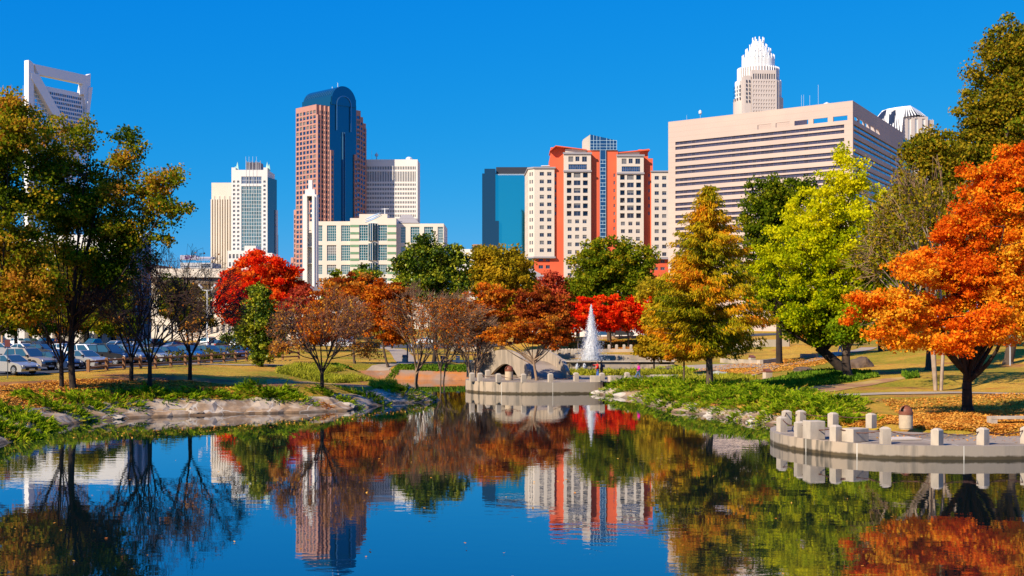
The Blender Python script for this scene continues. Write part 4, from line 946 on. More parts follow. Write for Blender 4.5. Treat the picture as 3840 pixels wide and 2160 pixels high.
# ---------------------------------------------------------------- terraces, bridge, fountain, street furniture
M_WALLC = pm('stained_concrete', (.46,.35,.245), (.17,.14,.105), 1.3, .85, bump=.01, bscale=8, stretch=(1.6, 1.6, .22), c3=(.33,.27,.21), s3=.12, rp=(.47, .60), wet=.13)
M_POST = pm('post_concrete', (.53,.435,.33), (.37,.305,.24), 1.6, .85, bump=.006, bscale=12, stretch=(1, 1, .5))
M_PAVE = pm('terrace_paving', (.27,.205,.15), (.18,.145,.11), .9, .9, bump=.008, bscale=6, rp=(.42,.6), c3=(.34,.265,.195), s3=.25)
M_CHAIN = pm('rusty_chain', (.14,.06,.04), rough=.7, metal=.4)
M_BROWN = pm('brown_metal', (.22,.075,.04), rough=.45)
M_VOID = pm('void_shade', (.02,.018,.016), rough=.9)
def smooth_poly(pts, n=6):
    out = []
    for i in range(len(pts) - 1):
        p0, p1, p2, p3 = pts[max(i - 1, 0)], pts[i], pts[i + 1], pts[min(i + 2, len(pts) - 1)]
        for k in range(n):
            t = k / n; out.append(tuple(.5 * (2 * p1[a] + (p2[a] - p0[a]) * t + (2 * p0[a] - 5 * p1[a] + 4 * p2[a] - p3[a]) * t * t + (3 * p1[a] - p0[a] - 3 * p2[a] + p3[a]) * t ** 3) for a in (0, 1)))
    return out + [tuple(pts[-1])]
NZ = .62; FZ = 1.03
near_front = smooth_poly([(15.2,71.2),(14.3,69.2),(13.9,66.6),(14.25,63.9),(15.3,61.7),(16.6,60.3),(18.9,59.2),(24.3,59.2),(32,62),(40,66)])
near_poly = near_front + [(40, 70), (30, 66.2), (25.6, 64.4), (20, 67.8), (17, 70.6)]
far_front = smooth_poly([(-3.2,126),(-4.3,122.5),(-4.3,119),(-2.5,115.9),(.68,114.4),(3.7,114.35),(7.3,115.0),(8.4,115.6)])
far_poly = far_front + [(20, 118.2), (33, 122), (30, 131), (17, 135), (11.5, 134.5), (9, 131), (2, 133), (-1, 136), (-2.6, 131)]
def terrace(poly, front, z, name, label):
    loc = (sum(p[0] for p in poly) / len(poly), sum(p[1] for p in poly) / len(poly), 0)
    t = thing(name, loc, label, 'terrace')
    mb = MB(); n = len(front)
    inner = []
    for i, p in enumerate(front):
        a, c = Vector(front[max(i - 1, 0)]), Vector(front[min(i + 1, n - 1)]); d = (c - a).normalized(); inner.append((p[0] - d.y * .32, p[1] + d.x * .32))
    for i in range(n - 1):
        a, c, ci, ai = front[i], front[i + 1], inner[i + 1], inner[i]
        mb.quad((*a, -.8), (*c, -.8), (*c, z + .03), (*a, z + .03)); mb.quad((*a, z + .03), (*c, z + .03), (*ci, z + .03), (*ai, z + .03)); mb.quad((*ai, z + .03), (*ci, z + .03), (*ci, z - .2), (*ai, z - .2))
    mb.build('retaining_wall', M_WALLC, t)
    mb = MB(); pp = inner + poly[n:]; 
    mb.add([(p[0], p[1], z) for p in pp], [tuple(range(len(pp)))]); me = mb.build('paving', M_PAVE, t)
    mb = MB()   # pale joints in the paving and wall
    c = Vector(loc[:2])
    for i in range(3, n - 2, 9):
        a = Vector(inner[i]); e = a.lerp(c, .75); d = (e - a).normalized(); s_ = Vector((-d.y, d.x)) * .035
        mb.add([(*(a - s_), z + .006), (*(a + s_), z + .006), (*(e + s_), z + .006), (*(e - s_), z + .006)], [(0, 1, 2, 3)])
        f = Vector(front[i]); d2 = (Vector(front[i + 1]) - f).normalized(); o = Vector((d2.y, -d2.x)) * .006
        mb.add([(*(f + o), -.1), (*(f + o + d2 * .05), -.1), (*(f + o + d2 * .05), z + .035), (*(f + o), z + .035)], [(0, 1, 2, 3)])
    mb.build('joint', pm('pale_mortar', (.62,.56,.47), rough=.9), t)
    return t
near_t = terrace(near_poly, near_front, NZ, 'near_terrace', 'curved concrete terrace jutting into the pond at the lower right')
far_t = terrace(far_poly, far_front, FZ, 'far_terrace', 'rounded concrete terrace across the pond below the fountain')
mb = MB(); 
for px, py in ((3418, 1711),): x, y = G(px, py, .08); mb.lathe([(0, 0), (.05, 0)], 0, 0, 10); 
# bollards
def post_mesh():
    mb = MB(); w = .21; mb.prism([(-w,-w),(w,-w),(w,w),(-w,w)], 0, .74); 
    mb.add([(-w,-w,.74),(w,-w,.74),(w,w,.74),(-w,w,.74),(-w*.45,-w*.45,.83),(w*.45,-w*.45,.83),(w*.45,w*.45,.83),(-w*.45,w*.45,.83)], [(0,1,5,4),(1,2,6,5),(2,3,7,6),(3,0,4,7),(4,5,6,7)])
    return mb.mesh('bollard', M_POST)
PM = post_mesh()
def place(px, py, z):
    x, y = G(px, py, z); return Vector((x, y, z))
near_posts = [((2932,1619),'leftmost bollard of the near terrace, standing at its tip'),((2998,1640),'second near bollard, beside the tall block seat'),((3134,1656),'third near bollard, left of the wide block seat'),((3320,1665),'fourth near bollard, narrow gap right of the wide block seat'),
 ((3514,1671),'fifth near bollard, below the leaf drift left of the last full bollard'),((3686,1668),'rightmost full bollard on the near terrace front'),((3850,1663),'bollard cut by the right picture edge on the near terrace')]
nb = []
for i, ((px, py), lab) in enumerate(near_posts):
    p = place(px, py, NZ); o = link_mesh('bollard', PM, None, p, [.35, .2, .55, .1, .7, .6, .5][i]); tag(o, lab, 'bollard', 'bollards on the near terrace'); nb.append(p)
back = [((2950,1580),'bollard at the back of the near terrace beside the junipers, behind the tip bollard'),((3003,1580),'back bollard between the tip and the juniper clump'),((3124,1590),'back bollard among the junipers left of the litter bin'),((3267,1593),'bollard standing directly left of the near litter bin')]
bb = []
for i, ((px, py), lab) in enumerate(back):
    p = place(px, py + 12, NZ); o = link_mesh('bollard', PM, None, p, .3 + i * .1); tag(o, lab, 'bollard', 'bollards on the near terrace'); bb.append(p)
def chain(a, b_, sag, label):
    mb = MB(); pts = []
    for k in range(15):
        t = k / 14; q = a.lerp(b_, t); q = Vector((q.x, q.y, q.z - sag * 4 * t * (1 - t))); pts.append(q)
    for k in range(14):   # alternate link orientation reads as a chain
        d = (pts[k + 1] - pts[k]); mb.tube([pts[k], pts[k] + d * .95], .022 if k % 2 else .03, 5)
    mid = a.lerp(b_, .5); o = mb.build('chain', M_CHAIN, None, (mid.x, mid.y, mid.z)); tag(o, label, 'chain', 'chains between the bollards')
up = Vector((0, 0, .70))
names = ['first', 'second', 'third', 'fourth', 'fifth', 'sixth']
for i in range(6): chain(nb[i] + up, nb[i + 1] + up, .22, 'rusty chain along the near terrace front, %s span counted from its tip' % names[i])
for i in range(3): chain(bb[i] + up, bb[i + 1] + up, .15, 'rusty chain at the back of the near terrace, %s span from the left' % names[i])
chain(nb[0] + up, bb[0] + up, .1, 'short rusty chain joining front and back bollards at the terrace tip')
far_posts = [(1770,1430),(1800,1431),(1829,1418),(1869,1434),(1963,1435),(2064,1433),(2160,1430),(2257,1431),(2351,1429)]
lab = ['leftmost far bollard at the tip of the far terrace','far bollard second from the left tip','far bollard standing back, third from the left','far bollard left of the far litter bin','far bollard right of the bridge-side litter bin','far bollard in front of the bridge deck','far bollard left of the red-coated walker','far bollard just right of the red-coated walker','far bollard left of the pink-clad walker']
fbp = []
for (px, py), l in zip(far_posts, lab):
    p = place(px, py, FZ); tag(link_mesh('bollard', PM, None, p, .3), l, 'bollard', 'bollards on the far terrace'); fbp.append(p)
chain(fbp[1] + up, fbp[3] + up, .2, 'thin rusty chain at the left end of the far terrace'); chain(fbp[3] + up, fbp[4] + up, .3, 'thin rusty chain passing in front of the far litter bin')
chain(fbp[5] + up, fbp[6] + up, .45, 'thin rusty chain sagging near the middle of the far terrace')
# seats
def blocks(px, py, z, w, d, hh, rz, name, label, cat='seat', slot=False):
    p = place(px, py, z); mb = MB(); mb.box(-w / 2, w / 2, -d / 2, d / 2, 0, hh)
    o = mb.local(name, M_POST, None, p, rz=rz); tag(o, label, cat)
    m = o.modifiers.new('bevel', 'BEVEL'); m.width = .03; m.segments = 2
    return o
blocks(3052, 1646, NZ, .85, .8, .92, .25, 'block_seat', 'tall concrete block beside the second near bollard')
blocks(3205, 1656, NZ, 1.15, .8, .66, .6, 'block_seat', 'wide low concrete block between the third and fourth near bollards')
blocks(2232, 1433, FZ, .95, .7, .60, 0, 'block_seat', 'concrete block seat right of the red-coated walker on the far terrace')
blocks(2301, 1431, FZ, .95, .8, .55, .3, 'block_seat', 'cube seat with a bright left face behind the far terrace edge')
blocks(1985, 1415, FZ, 1.0, .7, .55, .2, 'block_seat', 'low concrete block left of the bridge deck foot')
def bench(px, py, z, w, rz, label, leg=.35):
    p = place(px, py, z); t = thing('bench', p, label, 'bench', None, rz)
    mb = MB(); mb.box(-w / 2, w / 2, -.32, .32, .36, .5); mb.local('seat', M_POST, t)
    for s in (-1, 1):
        mb = MB(); x0 = s * w / 2; mb.box(min(x0, x0 - s * leg), max(x0, x0 - s * leg), -.3, .3, 0, .36); mb.local('leg', M_POST, t)
bench(3800, 1594, h(*G(3800, 1594, .8)), 2.8, .05, 'thick concrete bench on the leaf drift at the right picture edge')
bench(2490, 1425, FZ, 2.6, 0, 'concrete bench with a dark gap below it, right of the pink-clad walker', .3)
# slab on near paving
p = place(3376, 1647, NZ + .02); mb = MB(); mb.box(-.85, .85, -.55, .55, 0, .07); tag(mb.local('paving_slab', pm('pale_slab', (.60,.50,.40), rough=.9), None, p, rz=.3), 'pale raised slab lying on the near terrace paving', 'slab')
# litter bins
def bin_(px, py, z, s, label, dome=True, square=False):
    p = place(px, py, z) if z is not None else hit(px, py); t = thing('litter_bin', p, label, 'litter bin', None, .3)
    if square:
        mb = MB(); mb.prism([(-.33,-.33),(.33,-.33),(.33,.33),(-.33,.33)], 0, .7); mb.local('body', M_POST, t)
        mb = MB(); mb.prism([(-.36,-.36),(.36,-.36),(.36,.36),(-.36,.36)], .7, .78); mb.quad((-.36,-.36,.78),(.36,-.36,.78),(.3,.25,1.0),(-.3,.25,1.0)); mb.box(-.3,.3,.2,.3,.78,1.0); mb.local('lid', M_BROWN, t); return
    mb = MB(); mb.lathe([(0,.0),(.34*s,.0),(.34*s,.05),(.37*s,.06),(.37*s,.80*s),(.36*s,.84*s),(0,.84*s)], n=28); mb.local('body', pm('bin_aggregate', (.60,.45,.29), (.50,.38,.25), 5, .85, bump=.01, bscale=40), t, smooth=False)
    mb = MB(); mb.lathe([(.39*s,.80*s),(.39*s,.95*s),(.36*s,.97*s),(0,.97*s)], n=28)
    # hooped dome: two arched shells leaving a slot opening to both sides
    for a0 in (R(35), R(215)):
        prof = [(.36*s*math.cos(q), .97*s + .30*s*math.sin(q)) for q in [k*math.pi/2/6 for k in range(7)]]
        mb.lathe(prof, n=12, a0=a0, a1=a0 + R(110))
    pts = [(.37*s*math.cos(q), 0, .97*s + .32*s*math.sin(q)) for q in [k*math.pi/12 for k in range(13)]]
    mb.tube(pts, .035*s, 6); mb.local('lid', M_BROWN, t, smooth=False)
    mb = MB(); mb.lathe([(.24*s,.96*s),(.24*s,1.12*s),(0,1.15*s)], n=16); mb.local('liner', pm('black_liner', (.01,.01,.01), rough=.3), t)
bin_(3397, 1609, NZ, 1.0, 'large round concrete litter bin with a brown hooped lid on the near terrace')
bin_(1909, 1425, FZ, 1.05, 'round concrete litter bin with a brown hooped lid in front of the bridge arch')
bin_(2878, 1424, None, 1, 'square concrete litter bin with a brown lid beside the ivy bed', square=True)
bin_(2820, 1362, None, 1, 'small square litter bin on the distant path left of the dark tree trunk', square=True)
bin_(1519, 1360, None, 1.1, 'square litter bin with a brown lid beside the path left of the mottled trunk', square=True)

M_BRIDGE = pm('bridge_concrete', (.42,.33,.24), (.28,.225,.17), 1.2, .9, bump=.01, bscale=6, stretch=(1.4, 1.4, .25), rp=(.42, .60))
# ---- arched footbridge
A = Vector((2.9, 123.0)); Dv = Vector((-.30, 1.0)).normalized()
t = thing('footbridge', (1.5, 128, FZ), 'humped concrete footbridge with curved side walls left of the fountain', 'bridge')
# centre line bends left as it climbs
Lb = 19; N = 24; cl = []
for k in range(N + 1):
    s = Lb * k / N; ang = R(8 + 26 * (s / Lb)); 
    if k == 0: cp = Vector((3.6, 121.6))
    else: cp = cl[-1][0] + Vector((-math.sin(ang), math.cos(ang))) * (Lb / N)
    z = FZ + .03 + 1.55 * math.sin(math.pi * min(1, s / Lb)) ** 1.0
    cl.append((cp, Vector((math.cos(ang), math.sin(ang))), z))
hw = 1.75
mb = MB()
for k in range(N):
    (p, n, z), (q, m_, w) = cl[k], cl[k + 1]
    mb.quad((*(p - n * hw), z), (*(p + n * hw), z), (*(q + m_ * hw), w), (*(q - m_ * hw), w))
mb.build('deck', M_PAVE, t)
for sgn, nm in ((-1, 'parapet'), (1, 'parapet')):
    mb = MB(); 
    for k in range(N):
        (p, n, z), (q, m_, w) = cl[k], cl[k + 1]; e0, e1 = hw * sgn, (hw + .3) * sgn
        hgt = lambda kk: 1.12 if 1 < kk < N - 1 else (.9 if kk else .75)
        zb0, zb1 = z - 1.0, w - 1.0
        if sgn < 0:   # underside follows an arch opening seen from the water
            f = lambda kk: FZ - .5 + (1.75 * math.sin(math.pi * (kk - 5) / 13) if 5 < kk < 18 else 0)
            zb0, zb1 = f(k), f(k + 1)
        zt0, zt1 = z + hgt(k), w + hgt(k + 1)
        a0, a1, b0_, b1_ = p + n * e0, p + n * e1, q + m_ * e0, q + m_ * e1
        mb.add([(*a0, zb0), (*a1, zb0), (*b1_, zb1), (*b0_, zb1), (*a0, zt0), (*a1, zt0), (*b1_, zt1), (*b0_, zt1)], [(0,3,2,1),(4,5,6,7),(0,1,5,4),(1,2,6,5),(2,3,7,6),(3,0,4,7)])
    mb.build(nm, M_BRIDGE, t)
mb = MB()
for k in (5, 18): 
    p, n, z = cl[k]; mb.tube([(*(p - n * hw), FZ - .6), (*(p + n * hw), FZ - .6)], .01, 4)
# near-black sheet added as painted shade behind the arch opening
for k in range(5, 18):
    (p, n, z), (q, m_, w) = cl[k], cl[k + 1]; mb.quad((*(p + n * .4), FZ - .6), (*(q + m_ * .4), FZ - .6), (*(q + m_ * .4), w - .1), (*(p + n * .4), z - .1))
mb.build('void_sheet', M_VOID, t)

# ---- lower pool, fountain basin, jet
PZ = .88
M_POOL = water_mat('pool_water', (.01,.02,.02,1), .006, .004)
poolp = [(6.0, 136.5), (9, 135.8), (13, 138), (18.2, 143.5), (18.2, 157.5), (6.0, 157.5)]
t = thing('lower_pool', (11, 146, PZ), 'shallow pool between the terrace planting and the fountain basin', 'pool')
mb = MB(); mb.add([(*p, PZ) for p in poolp], [tuple(range(6))]); mb.build('pool_surface', M_POOL, t)
mb = MB()
for i in range(6):
    a, c = Vector(poolp[i]), Vector(poolp[(i + 1) % 6]); d = (c - a).normalized(); o = Vector((d.y, -d.x)) * .35; z1 = PZ + (.12 if i != 2 else .5)
    mb.add([(*a, .2), (*c, .2), (*(c + o), .2), (*(a + o), .2), (*a, z1), (*c, z1), (*(c + o), z1), (*(a + o), z1)], [(0,1,5,4),(1,2,6,5),(2,3,7,6),(3,0,4,7),(4,5,6,7)])
mb.build('pool_wall', M_WALLC, t)
t = thing('fountain', (12, 164, PZ), 'wide stone fountain basin with a spillway and an overhanging rim', 'fountain')
RZ = 1.74; x0, x1 = 6.4, 20.5
frf = Fr(0, 0, 0, xy=(x0, 157.9)); mb = MB()
sl_ = [(5.6, 9.6, RZ - .36, RZ - .16), (13.5 - x0 - .9, 13.5 - x0 + 1.2, RZ - .36, RZ - .16)]
frf.wall(mb, 0, x1 - x0, .3, RZ - .12, [(8.6, 11.6, RZ - .42, RZ - .2), (12.2, 13.6, RZ - .42, RZ - .2)], .6)
mb.quad((x0, 157.9, .3), (x0, 172, .3), (x0, 172, RZ - .12), (x0, 157.9, RZ - .12)); mb.quad((x1, 157.9, .3), (x1, 172, .3), (x1, 172, RZ - .12), (x1, 157.9, RZ - .12))
mb.build('basin_wall', M_WALLC, t)
mb = MB(); mb.box(x0 - .2, x1 + .2, 157.6, 158.4, RZ - .12, RZ + .02); mb.box(x0 - .2, x0 + .5, 158.4, 172, RZ - .12, RZ + .02); mb.box(x1 - .5, x1 + .2, 158.4, 172, RZ - .12, RZ + .02); mb.build('rim', M_POST, t)
mb = MB(); mb.quad((x0 + .5, 158.4, RZ - .1), (x1 - .5, 158.4, RZ - .1), (x1 - .5, 172, RZ - .1), (x0 + .5, 172, RZ - .1)); mb.build('basin_water', M_POOL, t)
mb = MB(); cx_ = 8.55; mb.box(cx_ - 1.35, cx_ + 1.35, 157.2, 157.59, RZ - .2, RZ - .08); mb.box(cx_ - 1.3, cx_ + 1.3, 157.65, 157.88, .4, RZ - .2); 
for s in (-1, 1): mb.add([(cx_ + s * 1.4, 157.85, RZ - .25), (cx_ + s * 2.4, 157.85, .6), (cx_ + s * 1.4, 157.85, .6), (cx_ + s * 1.4, 156.9, .6)], [(0, 1, 2), (0, 1, 3), (0, 2, 3)])
mb.build('spillway', pm('dark_wet_stone', (.12,.10,.07), (.2,.16,.1), 2, .4), t)
M_JET = bpy.data.materials.new('white_spray'); M_JET.use_nodes = True; q = M_JET.node_tree; q.nodes.clear()
d1 = q.nodes.new('ShaderNodeBsdfDiffuse'); d1.inputs[0].default_value = (.96,.97,1,1); d2 = q.nodes.new('ShaderNodeBsdfTranslucent'); d2.inputs[0].default_value = (.96,.97,1,1); mxx = q.nodes.new('ShaderNodeMixShader'); oo = q.nodes.new('ShaderNodeOutputMaterial')
q.links.new(d1.outputs[0], mxx.inputs[1]); q.links.new(d2.outputs[0], mxx.inputs[2]); q.links.new(mxx.outputs[0], oo.inputs[0])
def drops(cx, cy, zb, H, Rb, n, seed, size):
    rs = np.random.default_rng(seed); u = rs.random(n) ** 1.15; z = zb + H * u
    prof = Rb * np.interp(u, [0, .15, .35, .55, .7, .85, 1], [.95, 1, .85, .6, .36, .2, .04])
    rr = prof * np.abs(rs.normal(0, .5, n)); a = rs.random(n) * 2 * np.pi
    c = np.stack([cx + rr * np.cos(a), cy + rr * np.sin(a), z], 1)
    s = size * rs.uniform(.5, 1.5, n); L_ = s * rs.uniform(1, 4, n)
    ph = rs.random(n) * np.pi; hx, hy = np.cos(ph) * s, np.sin(ph) * s; zz0 = np.zeros(n)
    V = np.stack([c + np.stack([hx, hy, zz0], 1), c + np.stack([zz0, zz0, L_], 1), c - np.stack([hx, hy, zz0], 1), c - np.stack([zz0, zz0, L_], 1)], 1).reshape(-1, 3)
    return V, np.arange(4 * n).reshape(n, 4)
jx, jy = P(2217, 1350, 165).x, 165
rs = np.random.default_rng(8); prof = [(0,.80),(.6,.84),(1.5,.80),(2.5,.70),(3.6,.55),(4.4,.40),(5.2,.22),(6.2,.12),(7.0,.04)]
V1, Q1 = drops(jx, jy, RZ - .1, 7.3, 1.25, 26000, 3, .022); V2, Q2 = drops(jx, jy, RZ - .1, 5.1, 1.75, 20000, 4, .022)
cv = []
for r_, z_ in [(q[1], q[0]) for q in prof]:
    for k in range(18): a_ = 2 * math.pi * k / 18; w_ = r_ * rs.uniform(.8, 1.15); cv.append((jx + w_ * math.cos(a_), jy + w_ * math.sin(a_), RZ - .1 + z_ + rs.normal(0, .05)))
Q3 = np.array([(j_ * 18 + k, j_ * 18 + (k + 1) % 18, (j_ + 1) * 18 + (k + 1) % 18, (j_ + 1) * 18 + k) for j_ in range(len(prof) - 1) for k in range(18)])
loc = np.array(t.location); me = np_mesh('jet', np.concatenate([V1, V2, np.array(cv)]) - loc, np.concatenate([Q1, Q2 + len(V1), Q3 + len(V1) + len(V2)])); me.materials.append(M_JET); link_mesh('jet', me, t)
V1, Q1 = drops(8.2, 157.3, .9, .7, .28, 500, 5, .03); V2, Q2 = drops(9.1, 157.3, .9, .7, .28, 500, 6, .03)
me = np_mesh('spill', np.concatenate([V1, V2]) - loc, np.concatenate([Q1, Q2 + len(V1)])); me.materials.append(M_JET); link_mesh('spill', me, t)
# upper pool and ring wall with posts
t = thing('upper_pool', (10, 185, 1.9), 'upper reflecting pool with a pale curb behind the fountain', 'pool')
mb = MB(); mb.quad((11, 175, 1.92), (23, 175, 1.92), (23, 196, 1.92), (11, 196, 1.92)); mb.build('pool_surface', M_POOL, t)
mb = MB(); mb.box(11, 23.5, 173.6, 174.9, .8, 2.02); mb.box(11, 26, 196.2, 198, 1, 2.45); mb.box(5.5, 11, 181, 182, .8, 2.0); mb.build('curb', M_CONC, t)
fr = Fr(2040, 180, 0); mb = MB(); b = thing('ring_wall', (4, 180, 1.2), 'low curved concrete wall between the bridge and the fountain jet', 'wall')
mb.box(4.6, 11.5, 179.5, 180.2, .6, 2.05); mb.build('wall', M_CONC, b)
pw = [2062, 2085, 2098, 2110, 2122, 2134, 2146, 2158, 2170, 2180]
for i, px in enumerate(pw):
    q = P(px, 1322, 181 + (i % 3)); o = link_mesh('garden_post', PM, None, (q.x, q.y, 1.95)); o.scale = (1, 1, 1.05); tag(o, 'small round-topped concrete post of the railing row left of the jet', 'post', 'posts of the railing behind the fountain')
mb = MB()
for i in range(40): x = 5.6 + i * .13; mb.box(x, x + .025, 182.3, 182.33, 1.9, 2.6)
mb.box(5.6, 10.8, 182.28, 182.35, 2.6, 2.64); o = mb.build('railing', M_DARKF, None, (8, 182.3, 1.9)); tag(o, 'thin black railing between the small posts behind the fountain', 'railing')
for i, px in enumerate((2284, 2312, 2340, 2366, 2395)):
    q = P(px, 1318, 199.5); o = link_mesh('garden_post', PM, None, (q.x, q.y, 2.3)); tag(o, 'weathered concrete post on the orange bank, %s from the jet' % ['first','second','third','fourth','fifth'][i], 'post', 'posts on the orange bank')
# walls on the slope
def wall_px(pts, hgt, th, name, label, mat, cat='wall'):
    c = [hit(*p) for p in pts]; mb = MB()
    for a, e in zip(c[:-1], c[1:]):
        n = max(1, int((e - a).length / 2)); 
        for k in range(n):
            p, q = a.lerp(e, k / n), a.lerp(e, (k + 1) / n); p.z, q.z = h(p.x, p.y), h(q.x, q.y); d = (q - p).normalized(); o = Vector((-d.y, d.x, 0)) * th
            mb.add([p - Vector((0,0,.4)), q - Vector((0,0,.4)), q + o - Vector((0,0,.4)), p + o - Vector((0,0,.4)), p + Vector((0,0,hgt)), q + Vector((0,0,hgt)), q + o + Vector((0,0,hgt)), p + o + Vector((0,0,hgt))], [(0,1,5,4),(1,2,6,5),(2,3,7,6),(3,0,4,7),(4,5,6,7)])
    m = c[len(c) // 2]; o = mb.build(name, mat, None, tuple(m)); return tag(o, label, cat)
wall_px([(2700,1360),(2850,1368),(2930,1358)], .55, .4, 'low_wall', 'low pale concrete wall beyond the cypress, left of the dark trunk', M_CONC)
wall_px([(1690,1318),(1780,1320),(1850,1322)], .8, .4, 'low_wall', 'low concrete wall left of the bridge, behind the pale multi-stemmed trunks', M_CONC)
wall_px([(2125,1282),(2300,1272),(2440,1268)], .45, .3, 'low_wall', 'thin tan rail wall under the red maples', pm('tan_rail', (.45,.28,.16), rough=.9))
wall_px([(2690,1300),(2830,1302),(2960,1300)], 1.1, .3, 'low_wall', 'long pale wall on the right slope behind the dark trunk', M_CONC)
wall_px([(3000,1342),(3060,1345)], .5, .3, 'low_wall', 'short dark block wall beside the distant walker', pm('grey_block', (.2,.18,.17), rough=.9))
p = hit(2696, 1412); bm = MB()
import bmesh
def boulder(px, py, sx, sy, sz, mat, label, seed=0):
    p = hit(px, py); b_ = bmesh.new(); bmesh.ops.create_icosphere(b_, subdivisions=3, radius=1); rs = np.random.default_rng(seed)
    k = rs.normal(0, 1, (6, 3))
    for v in b_.verts:
        s = 1 + .13 * sum(math.sin(3 * v.co.dot(Vector(q)) + i) for i, q in enumerate(k)) / 2; v.co = Vector((v.co.x * sx * s, v.co.y * sy * s, v.co.z * sz * s))
    me = bpy.data.meshes.new('boulder'); b_.to_mesh(me); b_.free(); me.materials.append(mat); o = link_mesh('boulder', me, None, p); tag(o, label, 'boulder')
boulder(2696, 1408, 1.1, .8, .45, pm('grey_green_rock', (.30,.31,.26), (.38,.38,.32), 1, .9), 'flat grey-green boulder in the yellow planting behind the cypress', 3)
boulder(3228, 1378, 1.3, 1.0, 1.2, pm('dark_boulder', (.09,.06,.045), (.15,.1,.07), 1.2, .9, bump=.1, bscale=3), 'big dark boulder right of the leaning ginkgo trunks', 5)
boulder(3010, 1392, 1.1, .7, .45, MATS['dark_boulder'], 'low dark boulder in the ivy left of the leaning trunk', 8)
M_PALEST = pm('pale_limestone', (.55,.47,.38), (.40,.33,.26), 1.5, .9)
for i, (px, py, sx, sy, sz, lab) in enumerate([(1098,1541,.75,.4,.22,'pale flat stone at the waterline, left of the rusty tuft'),(1290,1529,.9,.4,.25,'pale tilted stone right of the rusty tuft'),(1420,1516,.9,.45,.28,'pale stone slab near the end of the left bank'),(150,1606,.7,.4,.3,'small pale stone at the lower left shore'),(2262,1480,1.0,.5,.3,'pale stone beside the far terrace wall'),(2345,1489,1.0,.5,.3,'second pale stone right of the far terrace'),(2560,1547,.8,.4,.25,'pale stone below the cypress at the waterline'),(2680,1562,.8,.4,.22,'pale stone midway along the right bank'),(2840,1588,.7,.4,.2,'pale stone close to the near terrace tip'),(720,1552,.8,.35,.2,'low pale stone in the middle of the left shore'),(420,1572,.9,.4,.25,'low stone in the shade of the oak at the waterline')]):
    boulder(px, py - 3, sx, sy, sz, M_PALEST if i % 3 else M_ROCK, lab, 20 + i)
mb = MB(); q = hit(560, 1540); rs = np.random.default_rng(2); a = Vector((0, 0, .12))
for k in range(5): e = Vector((rs.uniform(-1.3, 1.3), rs.uniform(-.8, .6), rs.uniform(.0, .35))); mb.tube([a, a.lerp(e, .5) + Vector((0, 0, .1)), e], [.035, .025, .012], 5)
tag(mb.local('fallen_branch', M_PALEST, None, q), 'pale dead branch lying on the shaded slabs of the left bank', 'branch')
boulder(2510, 1388, .7, .6, .4, MATS['dark_boulder'], 'dark rock lump on the plaza below the yellow tree', 9)
# ---- split-rail fence by the car park
M_WOOD = pm('weathered_wood', (.30,.15,.07), (.22,.11,.055), 3, .9, stretch=(1, 1, 4), bump=.01, bscale=20)
posts = [(331,1396),(400,1388),(465,1384),(527,1382),(583,1378),(641,1374),(695,1371),(746,1367),(794,1363),(840,1360),(883,1357),(924,1353),(1010,1352),(1060,1350),(1120,1347)]
pp = []
for px, py in posts:
    k = (px - HX) / F; pp.append(hit(px, py))
for s in range(0, len(pp) - 1):
    pass
t = thing('rail_fence', tuple(pp[6]), 'brown split-rail timber fence between the lawn and the parked cars', 'fence')
for p in pp: mb = MB(); mb.box(p.x - .11, p.x + .11, p.y - .11, p.y + .11, p.z - .3, p.z + 1.02); mb.build('post', M_WOOD, t)
for a, c in zip(pp[:-1], pp[1:]):
    for z in (.34, .82): mb = MB(); o = Vector((0, 0, z)); mb.tube([a + o, c + o], .085, 5); mb.build('rail', M_WOOD, t)
# lamp posts and signs
def lamp(px, py, top, d, label):
    x, y = P(px, py, d).xy; z = h(x, y); t = thing('lamp_post', (x, y, z), label, 'lamp post'); H = CH + (HY - top) * d / F - z
    mb = MB(); mb.tube([(0,0,0),(0,0,H)], [.12,.07], 8); mb.tube([(-.9,0,H+.25),(-.7,0,H),(0,0,H-.1),(.7,0,H),(.9,0,H+.25)], .05, 6); mb.local('pole', M_FRAME, t)
    for s in (-1, 1): mb = MB(); mb.add([(s*.75,-.25,H+.15),(s*1.25,-.25,H+.65),(s*1.25,.25,H+.65),(s*.75,.25,H+.15),(s*.6,-.25,H+.35),(s*1.1,-.25,H+.85),(s*1.1,.25,H+.85),(s*.6,.25,H+.35)], [(0,1,2,3),(7,6,5,4),(0,4,5,1),(1,5,6,2),(2,6,7,3),(3,7,4,0)]); mb.local('lamp_head', M_WHITEP, t)
lamp(777, 1290, 1087, 175, 'white twin-head lamp post in the car park left of the red maple')
def pole(px, py, top, r, mat, name, label, cat, dpx=None, sign=None):
    p = hit(px, py); H = CH + (HY - top) * p.y / F - p.z; mb = MB(); mb.tube([(0,0,0),(0,0,H)], r, 7)
    if sign: w, hh, sm = sign; t = thing(name, p, label, cat); mb.local('pole', mat, t); m2 = MB(); m2.box(-w/2, w/2, -.06, -.04, H - hh, H + .02); m2.local('sign_plate', sm, t)
    else: tag(mb.local(name, mat, None, p), label, cat)
pole(1528, 1362, 1290, .09, M_DARKF, 'post', 'dark square post beside the path and litter bin', 'post')
pole(3788, 1372, 1288, .07, pm('galvanised', (.45,.45,.46), rough=.5), 'sign_post', 'thin grey pole on the lawn at the far right', 'pole')
pole(866, 1318, 1262, .06, M_FRAME, 'sign_post', 'white pole beside the parked white van, left of the magnolia', 'pole')
pole(29, 1420, 1275, .03, M_DARKF, 'sign_post', 'thin black post with a small brown sign before the silver sedan', 'sign', sign=(.4, .5, pm('maroon_sign', (.12,.03,.03), rough=.6)))
